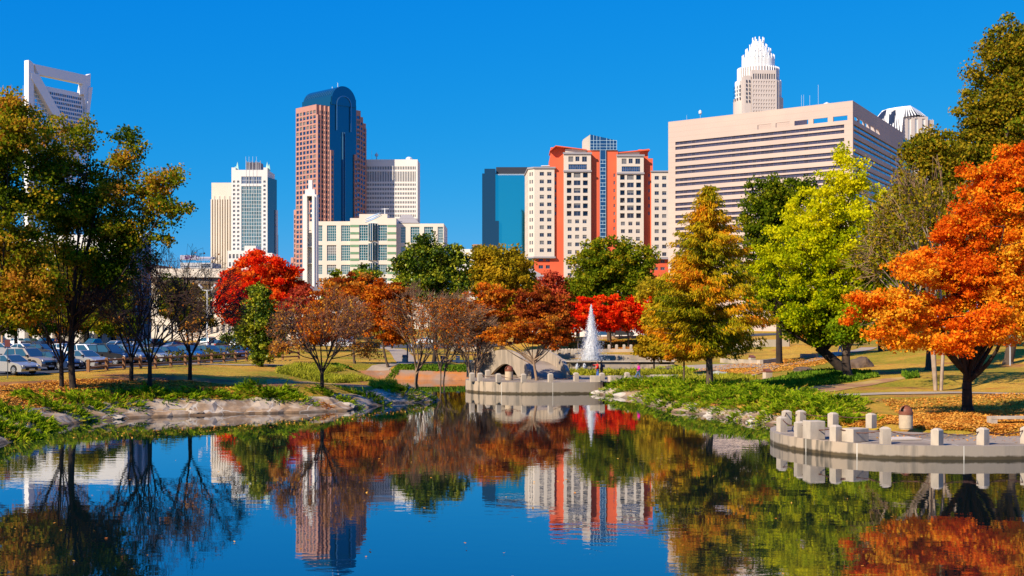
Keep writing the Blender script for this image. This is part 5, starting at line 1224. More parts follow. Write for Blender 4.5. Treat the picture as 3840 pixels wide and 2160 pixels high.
pole(8, 1300, 1190, .2, pm('tan_pole', (.6,.35,.2), rough=.8), 'utility_pole', 'tan wooden pole at the left edge behind the cars', 'pole')
pole(67, 1300, 1208, .06, M_FRAME, 'sign_post', 'thin white pole behind the blue truck on the left', 'pole')
# blue painted barrier near the bridge
p0 = hit(1660, 1362); p1 = hit(1830, 1362); t = thing('blue_barrier', tuple(p0.lerp(p1, .5)), 'dark blue low barrier with posts in the shade left of the bridge', 'barrier'); M_BB = pm('dark_blue_paint', (.02,.05,.12), rough=.5)
for i, f_ in enumerate((0, .33, .9)): q = p0.lerp(p1, f_); mb = MB(); mb.box(q.x - .25, q.x + .25, q.y - .2, q.y + .2, q.z, q.z + .95); mb.build('post', M_BB, t)
mb = MB(); mb.box(p0.x, p1.x, p0.y - .1, p0.y + .1, p0.z + .15, p0.z + .4); mb.build('rail', M_BB, t)
# ---------------------------------------------------------------- vegetation
def norm(a): return a / np.maximum(np.linalg.norm(a, axis=-1, keepdims=True), 1e-9)
def leaf_quads(c, size, rs, aspect=.75, dirs=None, dj=1.0, jit=.4, up=0.0):
    """one kite-shaped leaf (or leaf spray) per centre"""
    n = len(c); t = norm(rs.normal(0, 1, (n, 3))) if dirs is None else norm(dirs + rs.normal(0, dj, (n, 3)) * .5)
    r = rs.normal(0, 1, (n, 3)); r[:, 2] += up; s = norm(np.cross(t, norm(r))); L_ = (size * rs.uniform(1 - jit, 1 + jit, n))[:, None]; B = L_ * aspect
    V = np.stack([c - t * L_, c + s * B - t * L_ * .1, c + t * L_, c - s * B - t * L_ * .1], 1).reshape(-1, 3)
    return V
def sticks(A, B, ra, rb, k=3):
    """tapered k-sided sticks from A to B"""
    A, B = np.asarray(A, float), np.asarray(B, float); d = norm(B - A); ref = np.where(np.abs(d[:, 2:3]) > .9, [[1., 0, 0]], [[0, 0, 1.]])
    a = norm(np.cross(d, ref)); b = np.cross(d, a); n = len(A); ra = np.broadcast_to(ra, n)[:, None]; rb = np.broadcast_to(rb, n)[:, None]
    rings = []
    for base, r in ((A, ra), (B, rb)):
        for j in range(k):
            q = 2 * np.pi * j / k; rings.append(base + (a * np.cos(q) + b * np.sin(q)) * r)
    V = np.stack(rings, 1).reshape(-1, 3); o = np.arange(n)[:, None] * 2 * k
    Q = np.concatenate([np.stack([o[:, 0] + j, o[:, 0] + (j + 1) % k, o[:, 0] + k + (j + 1) % k, o[:, 0] + k + j], 1) for j in range(k)])
    return V, Q
M_BARK = pm('grey_brown_bark', (.11,.075,.05), (.06,.04,.03), 2, .95, stretch=(1.5, 1.5, .3), bump=.03, bscale=5)
M_BARKD = pm('dark_bark', (.045,.03,.022), (.025,.018,.014), 2, .95, stretch=(1.5, 1.5, .3), bump=.03, bscale=5)
M_BARKL = pm('pale_mottled_bark', (.36,.23,.14), (.20,.13,.085), 1.5, .9, stretch=(1.5, 1.5, .4), bump=.02, bscale=5)
M_TWIG = pm('red_brown_twigs', (.16,.075,.05), (.10,.05,.035), .5, .9)
M_TWIGG = pm('grey_tan_twigs', (.32,.19,.11), (.20,.115,.07), .5, .9)
PAL = {
 'oak': ([(.05,.09,.006),(.15,.20,.008),(.32,.32,.012),(.58,.36,.02),(.60,.26,.03)], .5, .0),
 'maple': ([(.60,.10,.008),(.90,.15,.008),(.98,.24,.010),(.98,.38,.015),(.95,.52,.03)], .45, 0),
 'red': ([(.65,.018,.006),(.92,.030,.007),(.97,.060,.008),(.95,.15,.012),(.75,.18,.02)], .45, 0),
 'darkgreen': ([(.025,.05,.003),(.08,.13,.006),(.18,.23,.010),(.40,.38,.02)], .25, .012),
 'olive': ([(.15,.13,.008),(.30,.22,.010),(.45,.30,.012),(.58,.34,.015)], .35, 0),
 'green': ([(.07,.11,.005),(.15,.20,.008),(.28,.29,.010),(.52,.34,.015)], .4, 0),
 'rust': ([(.22,.04,.010),(.46,.09,.010),(.70,.16,.012),(.78,.28,.015),(.40,.17,.03)], .4, 0),
 'darkrust': ([(.16,.025,.01),(.32,.05,.010),(.46,.09,.012),(.52,.17,.02)], .35, 0),
 'wine': ([(.32,.03,.02),(.52,.07,.03),(.62,.13,.04)], .35, 0),
 'cypress': ([(.18,.22,.008),(.36,.30,.010),(.58,.38,.012),(.74,.36,.012),(.78,.22,.012)], .4, 0),
 'ginkgo': ([(.10,.20,.004),(.42,.48,.006),(.70,.66,.008),(.90,.78,.010)], .5, 0),
 'ginkgo_low': ([(.10,.18,.006),(.32,.42,.010),(.56,.58,.012)], .4, 0),
 'yellow': ([(.35,.27,.015),(.60,.42,.02),(.75,.50,.02)], .4, 0),
 'bronze': ([(.10,.11,.006),(.24,.20,.010),(.44,.26,.015),(.15,.19,.008)], .3, 0),
 'autumn_few': ([(.35,.10,.02),(.60,.22,.03),(.68,.34,.04)], .4, 0),
 'juniper': ([(.025,.055,.004),(.10,.19,.006),(.28,.40,.010),(.52,.58,.02),(.55,.36,.05)], .4, 0),
 'ivy': ([(.04,.10,.008),(.10,.19,.012),(.19,.27,.02)], .25, 0),
 'liriope': ([(.17,.20,.015),(.34,.34,.025),(.50,.44,.04)], .3, 0),
 'hedge': ([(.09,.10,.012),(.20,.18,.018),(.28,.26,.02)], .3, 0),
 'fallen': ([(.45,.13,.02),(.66,.25,.035),(.75,.40,.07),(.40,.12,.03)], .1, 0),
}
def lmat(k):
    nm = 'leaf_' + k
    return MATS.get(nm) or ramp_leaf(nm, PAL[k][0], PAL[k][1], gloss=PAL[k][2])
def add_crown(parent, clumps, rad, per, size, pal, rs, aspect=.75, flat=.7, tint_j=.18, name='crown', dirs=None, tints=None, dj=1.0, up=0.0, hollow=.0):
    n = len(clumps); cnt = n * per; idx = np.repeat(np.arange(n), per)
    g = rs.normal(0, .5, (cnt, 3)); g = norm(g) * (np.minimum(np.linalg.norm(g, axis=1), 1.15)[:, None])
    g[:, 2] *= flat; c = clumps[idx] + g * rad[idx][:, None]
    ct = rs.random(n) if tints is None else tints
    ti = np.clip(ct[idx] + rs.normal(0, tint_j, cnt), 0, 1)
    V = leaf_quads(c, size, rs, aspect, None if dirs is None else dirs[idx], dj, up=up)
    loc = np.array(parent.location); me = np_mesh(name, V - loc, np.arange(4 * cnt).reshape(cnt, 4), ti); me.materials.append(lmat(pal)); return link_mesh(name, me, parent)
def blob_clumps(blobs, n, rs, shell=.55, minz=None):
    vol = np.array([b[3] * b[4] * b[5] for b in blobs]) ** .67; pr = vol / vol.sum(); out = []
    ch = rs.choice(len(blobs), n, p=pr)
    d = norm(rs.normal(0, 1, (n, 3))); r = shell + (1 - shell) * rs.random(n) ** .6
    inner = rs.random(n) < .22; r = np.where(inner, rs.random(n) ** .5 * shell, r)
    r *= 1 + .06 * rs.normal(0, 1, n)
    B = np.array(blobs)[ch]; return B[:, :3] + d * r[:, None] * B[:, 3:6]
GROW = 1.0
def px_blobs(bl, d, ydepth=.85, jy=0):
    out = []
    for i, b in enumerate(bl):
        cx, cy, rx, ry = b[:4]; rx *= GROW; ry *= GROW; off = b[4] if len(b) > 4 else 0; dd = d + off; p = P(cx, cy, dd); out.append((p.x, p.y, p.z, rx * dd / F, rx * dd / F * ydepth, ry * dd / F))
    return out
def limbs(base, blobs, clumps, rt, rs, n_twig=70, fork=.35, lean=(0, 0), forkz=None, lf=.5, sel=None):
    """trunk, limbs to each blob, twigs to clumps"""
    base = np.array(base, float); cz = min(b[2] - b[5] for b in blobs); top = np.mean([b[:3] for b in blobs], axis=0)
    fz = base[2] + (forkz or max(.8, (cz - base[2]) * .85 + fork * 2)); fk = np.array([base[0] + lean[0], base[1] + lean[1], fz])
    As, Bs, Ra, Rb = [], [], [], []
    def seg(path, r0, r1):
        m = len(path) - 1
        for i in range(m): As.append(path[i]); Bs.append(path[i + 1]); Ra.append(r0 + (r1 - r0) * i / m); Rb.append(r0 + (r1 - r0) * (i + 1) / m)
    def curve(a, b, bend, m=6):
        mid = (a + b) / 2 + bend; return [(1 - t) ** 2 * a + 2 * t * (1 - t) * mid + t * t * b for t in np.linspace(0, 1, m + 1)]
    p = curve(base, fk, rs.normal(0, .08, 3) * (fz - base[2]), 5); seg(p, rt * 1.0, rt * .78)
    As.append(base - [0, 0, .3]); Bs.append(base + [0, 0, .35]); Ra.append(rt * 1.5); Rb.append(rt * 1.0)
    nodes = []
    for b in (sorted(blobs, key=lambda q: -q[2])[:sel] if sel else blobs):
        for _ in range(2 if len(blobs) > 4 else 3):
            e = np.array(b[:3]) + rs.normal(0, .35, 3) * np.array(b[3:6]); st = fk if rs.random() < .7 else p[4]
            q = curve(st, e, rs.normal(0, .12, 3) * np.linalg.norm(e - st) + [0, 0, -.03 * np.linalg.norm(e - st)], 7); seg(q, rt * lf, rt * .08); nodes += [(x, rt * .3 * (1 - i / 9)) for i, x in enumerate(q[2:])]
    NP = np.array([x for x, _ in nodes]); NR = np.array([r for _, r in nodes]); pick = rs.choice(len(clumps), min(n_twig, len(clumps)), replace=False)
    for i in pick:
        c = clumps[i]; dd = np.linalg.norm(NP - c, axis=1) + np.where(NP[:, 2] > c[2] + .3, 3, 0); j = int(np.argmin(dd)); q = curve(NP[j], c, rs.normal(0, .1, 3) * dd[j], 3); seg(q, NR[j] * .6, .012)
    return sticks(As, Bs, np.array(Ra), np.array(Rb), 7)
def tree(name, label, base, blobs, pal, rt=.25, n=140, rc=.9, per=160, size=.12, seed=0, aspect=.75, flat=.65, bark=None, shell=.55, twigs=70, group=None, cat='tree', tintf=None, tj=.18, lean=(0, 0), twig=None, fork=.35, up=0.0, forkz=None, lf=.5, sel=None):
    rs = np.random.default_rng(seed); t = thing(name, tuple(base), label, cat, group)
    cl = blob_clumps(blobs, n, rs, shell); rad = rc * rs.uniform(.6, 1.25, n); tn = None if tintf is None else np.clip(tintf(cl, rs), 0, 1)
    add_crown(t, cl, rad, per, size, pal, rs, aspect, flat, tj, tints=tn, up=up)
    V, Q = limbs(base, blobs, cl, rt, rs, twigs, lean=lean, fork=fork, forkz=forkz, lf=lf, sel=sel); me = np_mesh('trunk', V - np.array(t.location), Q, smooth=True); me.materials.append(bark or M_BARK); link_mesh('trunk', me, t)
    return t
def bare(name, label, base, H, Wd, pal=None, nleaf=900, seed=0, bark=M_BARK, twig=M_TWIG, stems=1, lowest=.25, size=.07, group=None, r0=.14, levels=5, vase=.55, leafzone=(0, .5), dens=1.0):
    """vase-shaped tree of many fine upswept twigs, thin leaves left"""
    rs = np.random.default_rng(seed); base = np.array(base, float); t = thing(name, tuple(base), label, 'tree', group)
    A, B, ra, rb, lv = [], [], [], [], []; tips = []
    fr_ = []
    for s in range(stems):
        a = rs.random() * 6.28; sp = 0 if stems == 1 else .25; p0 = base + [sp * math.cos(a), sp * math.sin(a), -.1]
        hh = H * lowest * rs.uniform(.85, 1.1); p1 = p0 + [sp * 1.5 * math.cos(a) + rs.normal(0, .05), sp * 1.5 * math.sin(a), hh + .1]
        A.append(p0); B.append(p1); ra.append(r0 * (1.25 if stems == 1 else .7)); rb.append(r0 * (1 if stems == 1 else .6)); lv.append(0)
        k = 7 if stems == 1 else 4
        for i in range(k):
            q = 6.28 * (i + rs.random() * .6) / k; fr_.append((p1 - [0, 0, rs.random() * hh * .25], np.array([math.cos(q) * vase, math.sin(q) * vase, 1.0]) if stems == 1 else np.array([math.cos(a) * .35 + math.cos(q) * .4, math.sin(a) * .35 + math.sin(q) * .4, 1.0]), r0 * .5, 1))
    c = base + [0, 0, H * (.5 + lowest / 2)]; E = np.array([Wd / 2, Wd / 2, H * (1 - lowest) / 2 * 1.08])
    while fr_:
        p, d, r, l = fr_.pop(); d = d / np.linalg.norm(d); L_ = H * (.34, .34, .26, .19, .13, .10)[l] * rs.uniform(.75, 1.25)
        q = p + d * L_ * .5 + rs.normal(0, .03, 3) * L_; e = q + (d + rs.normal(0, .16, 3) + [0, 0, .12]) * L_ * .5
        o = ((e - c) / E); m = np.linalg.norm(o)
        if m > 1.08: e = c + o / m * E * 1.05
        A += [p, q]; B += [q, e]; ra += [r, r * .8]; rb += [r * .8, r * .62]; lv += [l, l]
        if l >= 3: tips += [q, e]
        if l < levels:
            nb = rs.integers(3, 5) if l < 4 else 3
            for _ in range(int(nb * dens + rs.random())):
                st = q if rs.random() < .4 else e; nd = d + rs.normal(0, .42, 3) + [0, 0, .1]; out = (st - c) * [1, 1, .2]; nd += .25 * out / (np.linalg.norm(out) + .1); fr_.append((st, nd, max(r * .6, .011), l + 1))
    A, B = np.array(A), np.array(B); lv = np.array(lv); ra, rb = np.array(ra), np.array(rb); loc = np.array(t.location)
    big = lv <= 2; V, Q = sticks(A[big], B[big], ra[big], rb[big], 6); me = np_mesh('trunk', V - loc, Q, smooth=True); me.materials.append(bark); link_mesh('trunk', me, t)
    V, Q = sticks(A[~big], B[~big], ra[~big], rb[~big], 3); me = np_mesh('twigs', V - loc, Q); me.materials.append(twig); link_mesh('twigs', me, t)
    if pal:
        tp = np.array(tips); z = (tp[:, 2] - base[2]) / H; w = ((z > leafzone[0]) & (z < leafzone[1])) * 1.0 + .12; ix = rs.choice(len(tp), nleaf, p=w / w.sum())
        cc = tp[ix] + rs.normal(0, .12, (nleaf, 3)); V = leaf_quads(cc, size, rs, .8); me = np_mesh('crown', V - loc, np.arange(4 * nleaf).reshape(nleaf, 4), np.clip(rs.random(nleaf), 0, 1)); me.materials.append(lmat(pal)); link_mesh('crown', me, t)
    return t
def at(px, d): x = (px - HX) / F * d; return (x, d, h(x, d))
# -- left side
oakt = lambda c, rs: .30 + .35 * np.sin(c[:, 0] * .45 + 1) * np.sin(c[:, 2] * .5) + rs.normal(0, .22, len(c)) + .15 * (c[:, 0] < -35)
tree('oak_tree', 'large olive-green oak on the left lawn whose right boughs reach into the blue sky', at(275, 89), px_blobs([(200,640,170,200),(290,820,230,200),(420,700,130,110),(480,560,75,80),(470,880,150,110),(600,700,95,55),(640,790,90,70),(655,655,45,55),(590,905,60,35),(300,1040,200,130,4),(180,1100,180,90,3),(420,1000,110,100),(470,500,30,30),(340,500,60,60)], 89),
     'oak', .25, 470, .80, 120, .105, 11, lf=.34, tintf=oakt, shell=.35, twigs=190, bark=M_BARKD, tj=.22)
tree('oak_tree', 'dark green-brown oak at the left picture edge, its trunk cut by the frame', at(-40, 84), px_blobs([(60,480,110,130),(-40,620,150,200),(80,780,140,200),(-60,950,200,180),(110,1060,140,110),(60,1150,130,70),(40,400,60,50)], 84),
     'oak', .28, 340, .85, 120, .11, 12, lf=.34, tintf=lambda c, rs: oakt(c, rs) + .12, shell=.35, twigs=110, bark=M_BARKD, tj=.22)
tree('background_tree', 'green tree behind the cars at the left edge', at(60, 205), px_blobs([(60,1080,130,150),(-60,1060,120,150),(10,1180,140,60)], 205), 'green', .3, 170, 1.8, 90, .26, 14)
tree('background_tree', 'dark tree mass behind the teal pickup', at(330, 228), px_blobs([(310,1080,150,150),(440,1100,70,110),(230,1190,130,55)], 222), 'green', .3, 190, 1.8, 90, .28, 15)
for i, (px, py, H, Wd, lab) in enumerate([(232,1455,9.2,6.4,'dark bare vase-shaped tree at the left, before the silver car'),(492,1430,9.6,6.4,'dark bare tree behind the second row, left of the forked pale-footed trunk'),(562,1459,9.4,6.6,'dark bare tree with a pale lit foot and orange leaf remnants'),(712,1427,9.6,7.2,'rightmost dark bare tree before the fence, its shadow across the lawn')]):
    bare('crape_myrtle', lab, hit(px, py), H, Wd, 'autumn_few', 650, 30 + i, M_BARKD, pm('dark_twigs', (.055,.03,.025), (.09,.045,.03), .5, .9), group='bare small trees along the left lawn', vase=.5, size=.075, lowest=.22, leafzone=(.2, .55))
bare('crape_myrtle', 'bare red-brown tree with yellow-orange leaves low in its crown, alone on the left bank', hit(1208, 1478), 7.6, 7.4, 'autumn_few', 4200, 36, M_BARKD, pm('mauve_twigs', (.26,.12,.075), (.18,.085,.055), .5, .9), vase=.6, size=.08, lowest=.24, dens=1.2, leafzone=(.1, .5))
GROW = 1.16
# -- centre row
tree('red_maple', 'bright red maple behind the dark magnolia, left of the bell tower', at(900, 198), px_blobs([(985,1035,110,80),(900,1080,80,90),(1070,1085,85,90),(980,1110,150,80),(860,1160,45,50),(985,980,60,30),(890,1190,40,40),(1110,1140,45,50)], 198), 'red', .35, 260, 1.25, 105, .24, 21, tj=.2, flat=.5, twigs=50)
tree('magnolia', 'dark glossy magnolia standing before the red maple', at(983, 119), px_blobs([(985,1130,55,45),(960,1200,60,60),(1000,1230,75,60),(935,1265,55,40),(1010,1300,60,30),(880,1275,45,16),(975,1100,35,30)], 119), 'darkgreen', .14, 150, .62, 110, .11, 22, flat=.8, tj=.25)
tree('evergreen_shrub', 'round dark shrub at the foot of the magnolia', at(981, 118), px_blobs([(981,1335,38,30)], 118), 'darkgreen', .06, 30, .35, 80, .09, 23, cat='shrub')
tree('wine_shrub', 'pink-crimson shrub at the right edge of the red maple', at(1150, 190), px_blobs([(1130,1120,35,50)], 190), 'wine', .1, 30, 1.0, 80, .2, 24)
tree('autumn_tree', 'orange tree behind the lone bare tree, below the cream office block', at(1330, 152), px_blobs([(1270,1110,90,60),(1350,1100,90,60),(1210,1190,60,60),(1380,1170,80,60),(1300,1220,90,40)], 152), 'rust', .16, 190, .95, 90, .16, 25, flat=.4, shell=.3, tj=.2)
tree('autumn_tree', 'orange-gold tree leaning on several thin stems in the middle of the lawn', at(1455, 147), px_blobs([(1450,1110,85,55),(1490,1180,60,60),(1420,1210,90,50),(1480,1260,50,30)], 147), 'rust', .15, 170, .9, 95, .155, 26, flat=.4, shell=.3, tj=.16, tintf=lambda c, rs: .5 + rs.normal(0, .25, len(c)), lean=(-.6, 0))
tree('conifer', 'small olive conifer tip rising before the cream office block', at(1262, 195), px_blobs([(1262,1050,14,30),(1258,1090,28,30),(1250,1130,40,30)], 195), 'green', .15, 60, .8, 60, .2, 27)
tree('magnolia', 'small dark magnolia top above the orange trees', at(1370, 185), px_blobs([(1370,1030,55,25),(1350,1070,60,40)], 185), 'darkgreen', .2, 50, 1.1, 75, .2, 28)
tree('magnolia', 'large dark glossy magnolia between the cream office block and the garage', at(1628, 165), px_blobs([(1600,940,75,45),(1560,1000,80,50),(1660,985,80,50),(1620,1060,110,50),(1540,1070,60,40),(1700,1065,60,45),(1600,1110,90,35),(1575,925,30,30),(1715,945,18,30)], 165), 'darkgreen', .3, 270, 1.0, 95, .17, 29, tj=.27, shell=.45, bark=M_BARKD)
bare('crape_myrtle', 'leafless tan crape myrtle with a pale mottled trunk, mid picture', at(1549, 136), 10.6, 9.5, 'rust', 1800, 41, M_BARKL, M_TWIGG, stems=2, vase=.6, size=.09, r0=.19, lowest=.3, leafzone=(.3, 1))
bare('crape_myrtle', 'leafless brown crape myrtle on slanting pale stems right of the first', at(1650, 135), 10.4, 9.5, 'rust', 4200, 42, M_BARKL, M_TWIGG, stems=3, vase=.6, size=.09, r0=.14, lowest=.3, leafzone=(.3, 1))
tree('autumn_tree', 'dull orange tree on a cluster of pale stems left of the bridge', at(1790, 137), px_blobs([(1790,1150,85,60),(1850,1110,60,50),(1740,1200,70,50),(1850,1210,80,50),(1790,1260,60,30)], 137), 'rust', .2, 190, .85, 85, .145, 43, flat=.4, shell=.3, bark=M_BARKL, tj=.16)
bare('crape_myrtle', 'pale many-stemmed trunk cluster under the dull orange tree', at(1775, 133), 7.5, 6.0, 'rust', 900, 44, M_BARKL, M_TWIGG, stems=5, vase=.5, size=.09, r0=.13, lowest=.42, levels=4, leafzone=(.3, 1))
tree('autumn_tree', 'dark rust tree behind the bridge', at(2040, 165), px_blobs([(2010,1140,80,55),(2060,1190,90,60),(1980,1210,70,60),(2080,1250,60,40),(2110,1170,40,40)], 165), 'darkrust', .2, 190, 1.0, 95, .17, 45, flat=.4, tj=.2)
tree('autumn_tree', 'small orange-brown tree with pale forked stems on the far terrace beside the bridge', (3.1-.75, 119.0, FZ), px_blobs([(1950,1225,85,28),(2040,1215,75,30),(1890,1255,60,30),(2060,1268,60,20),(1985,1270,70,22),(2110,1240,35,20),(1900,1285,50,20),(2080,1285,50,22),(1845,1268,36,24)], 119), 'rust', .14, 150, .55, 70, .10, 46, flat=.35, shell=.25, bark=M_BARKL, tj=.18, lean=(-.3, 0), fork=-.3)
tree('wine_shrub', 'dusty crimson tree before the curved-roof hall', at(2065, 215), px_blobs([(2065,1060,45,40),(2090,1110,55,50),(2030,1090,40,50)], 215), 'wine', .2, 90, 1.1, 55, .2, 47, shell=.3)
tree('olive_tree', 'golden olive tree with two rounded tops left of the mirror block', at(1880, 200), px_blobs([(1850,975,75,55),(1940,985,50,50),(1870,1050,120,70),(1800,1060,60,50),(1950,1090,60,60),(1900,1140,90,50)], 200), 'olive', .35, 260, 1.25, 95, .22, 48, tj=.18)
tree('green_tree', 'broad round green tree right of the apartment tower base', at(2285, 215), px_blobs([(2280,975,100,70),(2210,1020,80,80),(2370,1010,75,80),(2290,1080,140,80),(2400,1080,45,60),(2190,1100,60,50)], 215), 'green', .4, 330, 1.4, 100, .23, 49, tj=.2, tintf=lambda c, rs: np.clip((c[:, 2] - 8) / 12, 0, 1) * .6 + rs.normal(.1, .2, len(c)))
rm = [(2165,58,'leftmost red maple of the row behind the fountain'),(2225,50,'red maple directly behind the fountain jet'),(2290,58,'third red maple of the row, just right of the jet'),(2355,66,'fourth and tallest red maple of the row right of the jet'),(2420,50,'rightmost red maple of the row, meeting the yellow tree')]
for i, (px, rx, lab) in enumerate(rm):
    tree('red_maple', lab, at(px, 205 + i), px_blobs([(px,1180,rx,45),(px+25,1160-8*(i==3),rx*.6,40),(px-20,1200,rx*.8,38)], 205 + i), 'red', .12, 85, 1.0, 95, .21, 50 + i, flat=.5, group='row of red maples behind the fountain', bark=M_BARK, tintf=lambda c, rs: .45 + rs.normal(0, .2, len(c)))
tree('yellow_tree', 'yellow-leaved tree behind the cypress, right end of the red maples', at(2500, 175), px_blobs([(2470,1100,60,60),(2530,1150,70,70),(2480,1200,60,50)], 175), 'yellow', .18, 110, 1.0, 90, .19, 60)
tree('golden_tree', 'small golden-olive tree on two thin dark stems left of the cypress', at(2452, 137), px_blobs([(2440,1290,50,35),(2490,1270,50,40),(2450,1320,55,25),(2520,1320,50,30),(2480,1230,40,30)], 137), 'olive', .11, 120, .75, 95, .14, 61, flat=.5, tintf=lambda c, rs: .7 + rs.normal(0, .25, len(c)), bark=M_BARKD)
for i, (px, py, rx, ry, d, pal, lab) in enumerate([(180,1180,120,60,195,'green','dark tree behind the parked cars under the left oak'),(430,1190,80,55,205,'green','dark tree behind the teal pickup, right part'),(-30,1150,120,80,185,'oak','tree behind the cars cut by the left edge'),(1470,1210,50,60,230,'green','small green tree behind the orange-gold tree'),(1930,1180,60,60,225,'darkrust','brown tree behind the olive tree'),(1700,1170,70,70,215,'olive','dull green tree behind the leafless crape myrtles'),(2120,1120,50,70,240,'darkrust','rust tree between the crimson tree and the big green tree'),(720,1150,60,75,235,'bronze','thin olive tree behind the lamp post'),(640,1110,40,75,225,'green','narrow dark conifer before the long white wall'),(2560,1060,60,60,235,'yellow','gold tree behind the cypress tip'),(1180,1210,60,60,190,'rust','orange tree between the magnolia and the lone bare tree')]):
    tree('background_tree', lab, at(px, d), px_blobs([(px,py,rx,ry),(px+rx*.3,py+ry*.5,rx,ry*.6),(px-rx*.3,py+ry*.6,rx*.8,ry*.5)], d), pal, .2, 90, 1.3, 75, .23, 70 + i, shell=.35)
GROW = 1.1
# -- cypress: whorls of drooping sprays
def cypress(base, d, cx, prof, seed, label, rt=.35):
    rs = np.random.default_rng(seed); t = thing('bald_cypress', tuple(base), label, 'tree'); loc = np.array(base)
    zt = CH + (HY - prof[0][0]) * d / F; ys = [CH + (HY - p[0]) * d / F for p in prof][::-1]; ws = [p[1] * 1.2 * d / F for p in prof][::-1]
    cl, dr, A, B, ra, rb = [], [], [], [], [], []; x0 = (cx - HX) / F * d; axis_ = lambda z: np.array([x0 + (base[0] - x0) * max(0, 1 - (z - base[2]) / 6), base[1], z])
    z = ys[0] + .3
    while z < zt:
        w = np.interp(z, ys, ws); nb = int(5 + 3 * min(1, w / 2))
        for k in range(nb):
            a = rs.random() * 6.28; L_ = w * rs.uniform(.72, 1.12); dirn = np.array([math.cos(a), math.sin(a), 0]); p = axis_(z); e = p + dirn * L_ + [0, 0, L_ * .12 + rs.normal(0, .1)]
            A.append(p); B.append(e); ra.append(.02 + .012 * w); rb.append(.012)
            m = max(3, int(L_ / .34))
            for i in range(m):
                f_ = (i + .7) / m; q = p + (e - p) * f_ + rs.normal(0, .12, 3) + [0, 0, -.12 * rs.random()]; cl.append(q); dr.append(dirn * .7 + [0, 0, -.75])
        z += .34 + .02 * w
    cl, dr = np.array(cl), np.array(dr); n = len(cl); tn = np.clip(.36 + .26 * np.sin(cl[:, 2] * 1.1 + cl[:, 0] * .7) + rs.normal(0, .17, n) + .12 * (cl[:, 2] > 9), 0, 1)
    add_crown(t, cl, np.full(n, .42), 36, .15, 'cypress', rs, .30, .55, .1, dirs=dr, tints=tn, dj=.7)
    A.append(loc - [0, 0, .3]); B.append(loc + [0, 0, .6]); ra.append(rt * 1.25); rb.append(rt * .92)
    pts = [loc + [0, 0, .5]] + [axis_(q) for q in np.linspace(base[2] + 2.2, zt, 7)]
    for i in range(len(pts) - 1): A.append(pts[i]); B.append(pts[i + 1]); ra.append(rt * .92 * (1 - i / 7.5)); rb.append(rt * .92 * (1 - (i + 1) / 7.5))
    V, Q = sticks(np.array(A), np.array(B), np.array(ra), np.array(rb), 7); me = np_mesh('trunk', V - loc, Q, smooth=True); me.materials.append(M_BARK); link_mesh('trunk', me, t)
hb = hit(2662, 1471)
cypress(tuple(hb), hb.y, 2655, [(700,4),(740,28),(800,52),(860,78),(900,98),(960,112),(1020,140),(1080,160),(1140,178),(1200,192),(1260,188),(1310,150),(1345,95)], 81, 'tall rusty-green bald cypress with a stout trunk on the right bank', .33)
hb = hit(2565, 1446)
cypress(tuple(hb), hb.y, 2565, [(1150,6),(1200,55),(1260,100),(1320,90),(1355,45)], 82, 'smaller thin-stemmed cypress standing just left behind the tall one', .1)
# -- right side
tree('dark_tree', 'dark green tree between the cypress and the ginkgo', at(2922, 150), px_blobs([(2880,760,90,80),(2950,720,80,60),(2850,860,90,90),(2950,850,110,120),(2900,980,130,90),(2860,1080,80,80),(2960,1100,100,70),(3030,730,50,60)], 150), 'green', .42, 330, 1.05, 105, .165, 91, bark=M_BARKD, tintf=lambda c, rs: .25 + rs.normal(0, .22, len(c)), shell=.45)
gt = px_blobs([(3140,690,75,75),(3200,700,60,110),(3060,800,110,80),(3180,850,150,90),(3000,900,110,90),(3130,960,180,110),(2960,1030,110,80),(3090,1090,150,90),(3010,1160,130,80),(3180,1130,110,90),(2960,1190,80,50),(3330,880,60,90),(3050,1240,110,50),(3155,600,28,55),(3190,1240,70,40),(3310,760,28,70),(3240,1000,110,110),(3300,1080,90,100),(3250,620,22,50),(3350,960,70,110),(3340,830,60,90),(3290,1160,90,70),(2850,1010,50,80),(2835,1120,50,60),(2890,930,60,70),(3370,1060,50,80)], 112)
tree('ginkgo', 'big bright yellow-green ginkgo with a dark leaning trunk', at(3175, 113), gt, 'ginkgo', .50, 1300, .58, 75, .115, 92, lf=.3, bark=M_BARKD, shell=.5, flat=.8, tj=.15, lean=(-2.6, 0), twigs=60, fork=.1, tintf=lambda c, rs: np.clip((c[:, 2] - 2) / 16, 0, 1) * .65 + rs.normal(.08, .15, len(c)))
tree('companion_tree', 'short upright mottled trunk just right of the leaning ginkgo', at(3182, 109), px_blobs([(3200,1210,90,60),(3170,1250,70,40)], 109), 'ginkgo_low', .42, 60, .8, 80, .12, 93, shell=.4)
tree('tall_tree', 'tall dense olive-green tree filling the upper right corner', at(3780, 128), px_blobs([(3790,180,90,120),(3740,330,110,120),(3690,470,100,120),(3800,480,140,150),(3640,620,120,120),(3780,660,150,150),(3600,760,120,110),(3720,850,150,130),(3850,250,60,160),(3860,700,60,200),(3560,640,60,80)], 128), 'bronze', .5, 850, 1.05, 110, .15, 94, tj=.25, twigs=60, tintf=lambda c, rs: np.mod(.5 + .35 * np.sin(c[:, 0] * .5) + rs.normal(0, .3, len(c)), 1.0), shell=.5)
rb_ = bare('grey_tree', 'half-bare grey-branched tree between the ginkgo and the orange maple', at(3520, 96), 15.5, 9.5, 'bronze', 9000, 95, pm('grey_bark', (.40,.30,.22), (.28,.2,.14), 2, .9), M_TWIGG, stems=3, levels=4, vase=.5, size=.11, r0=.2, lowest=.32, leafzone=(.2, 1))
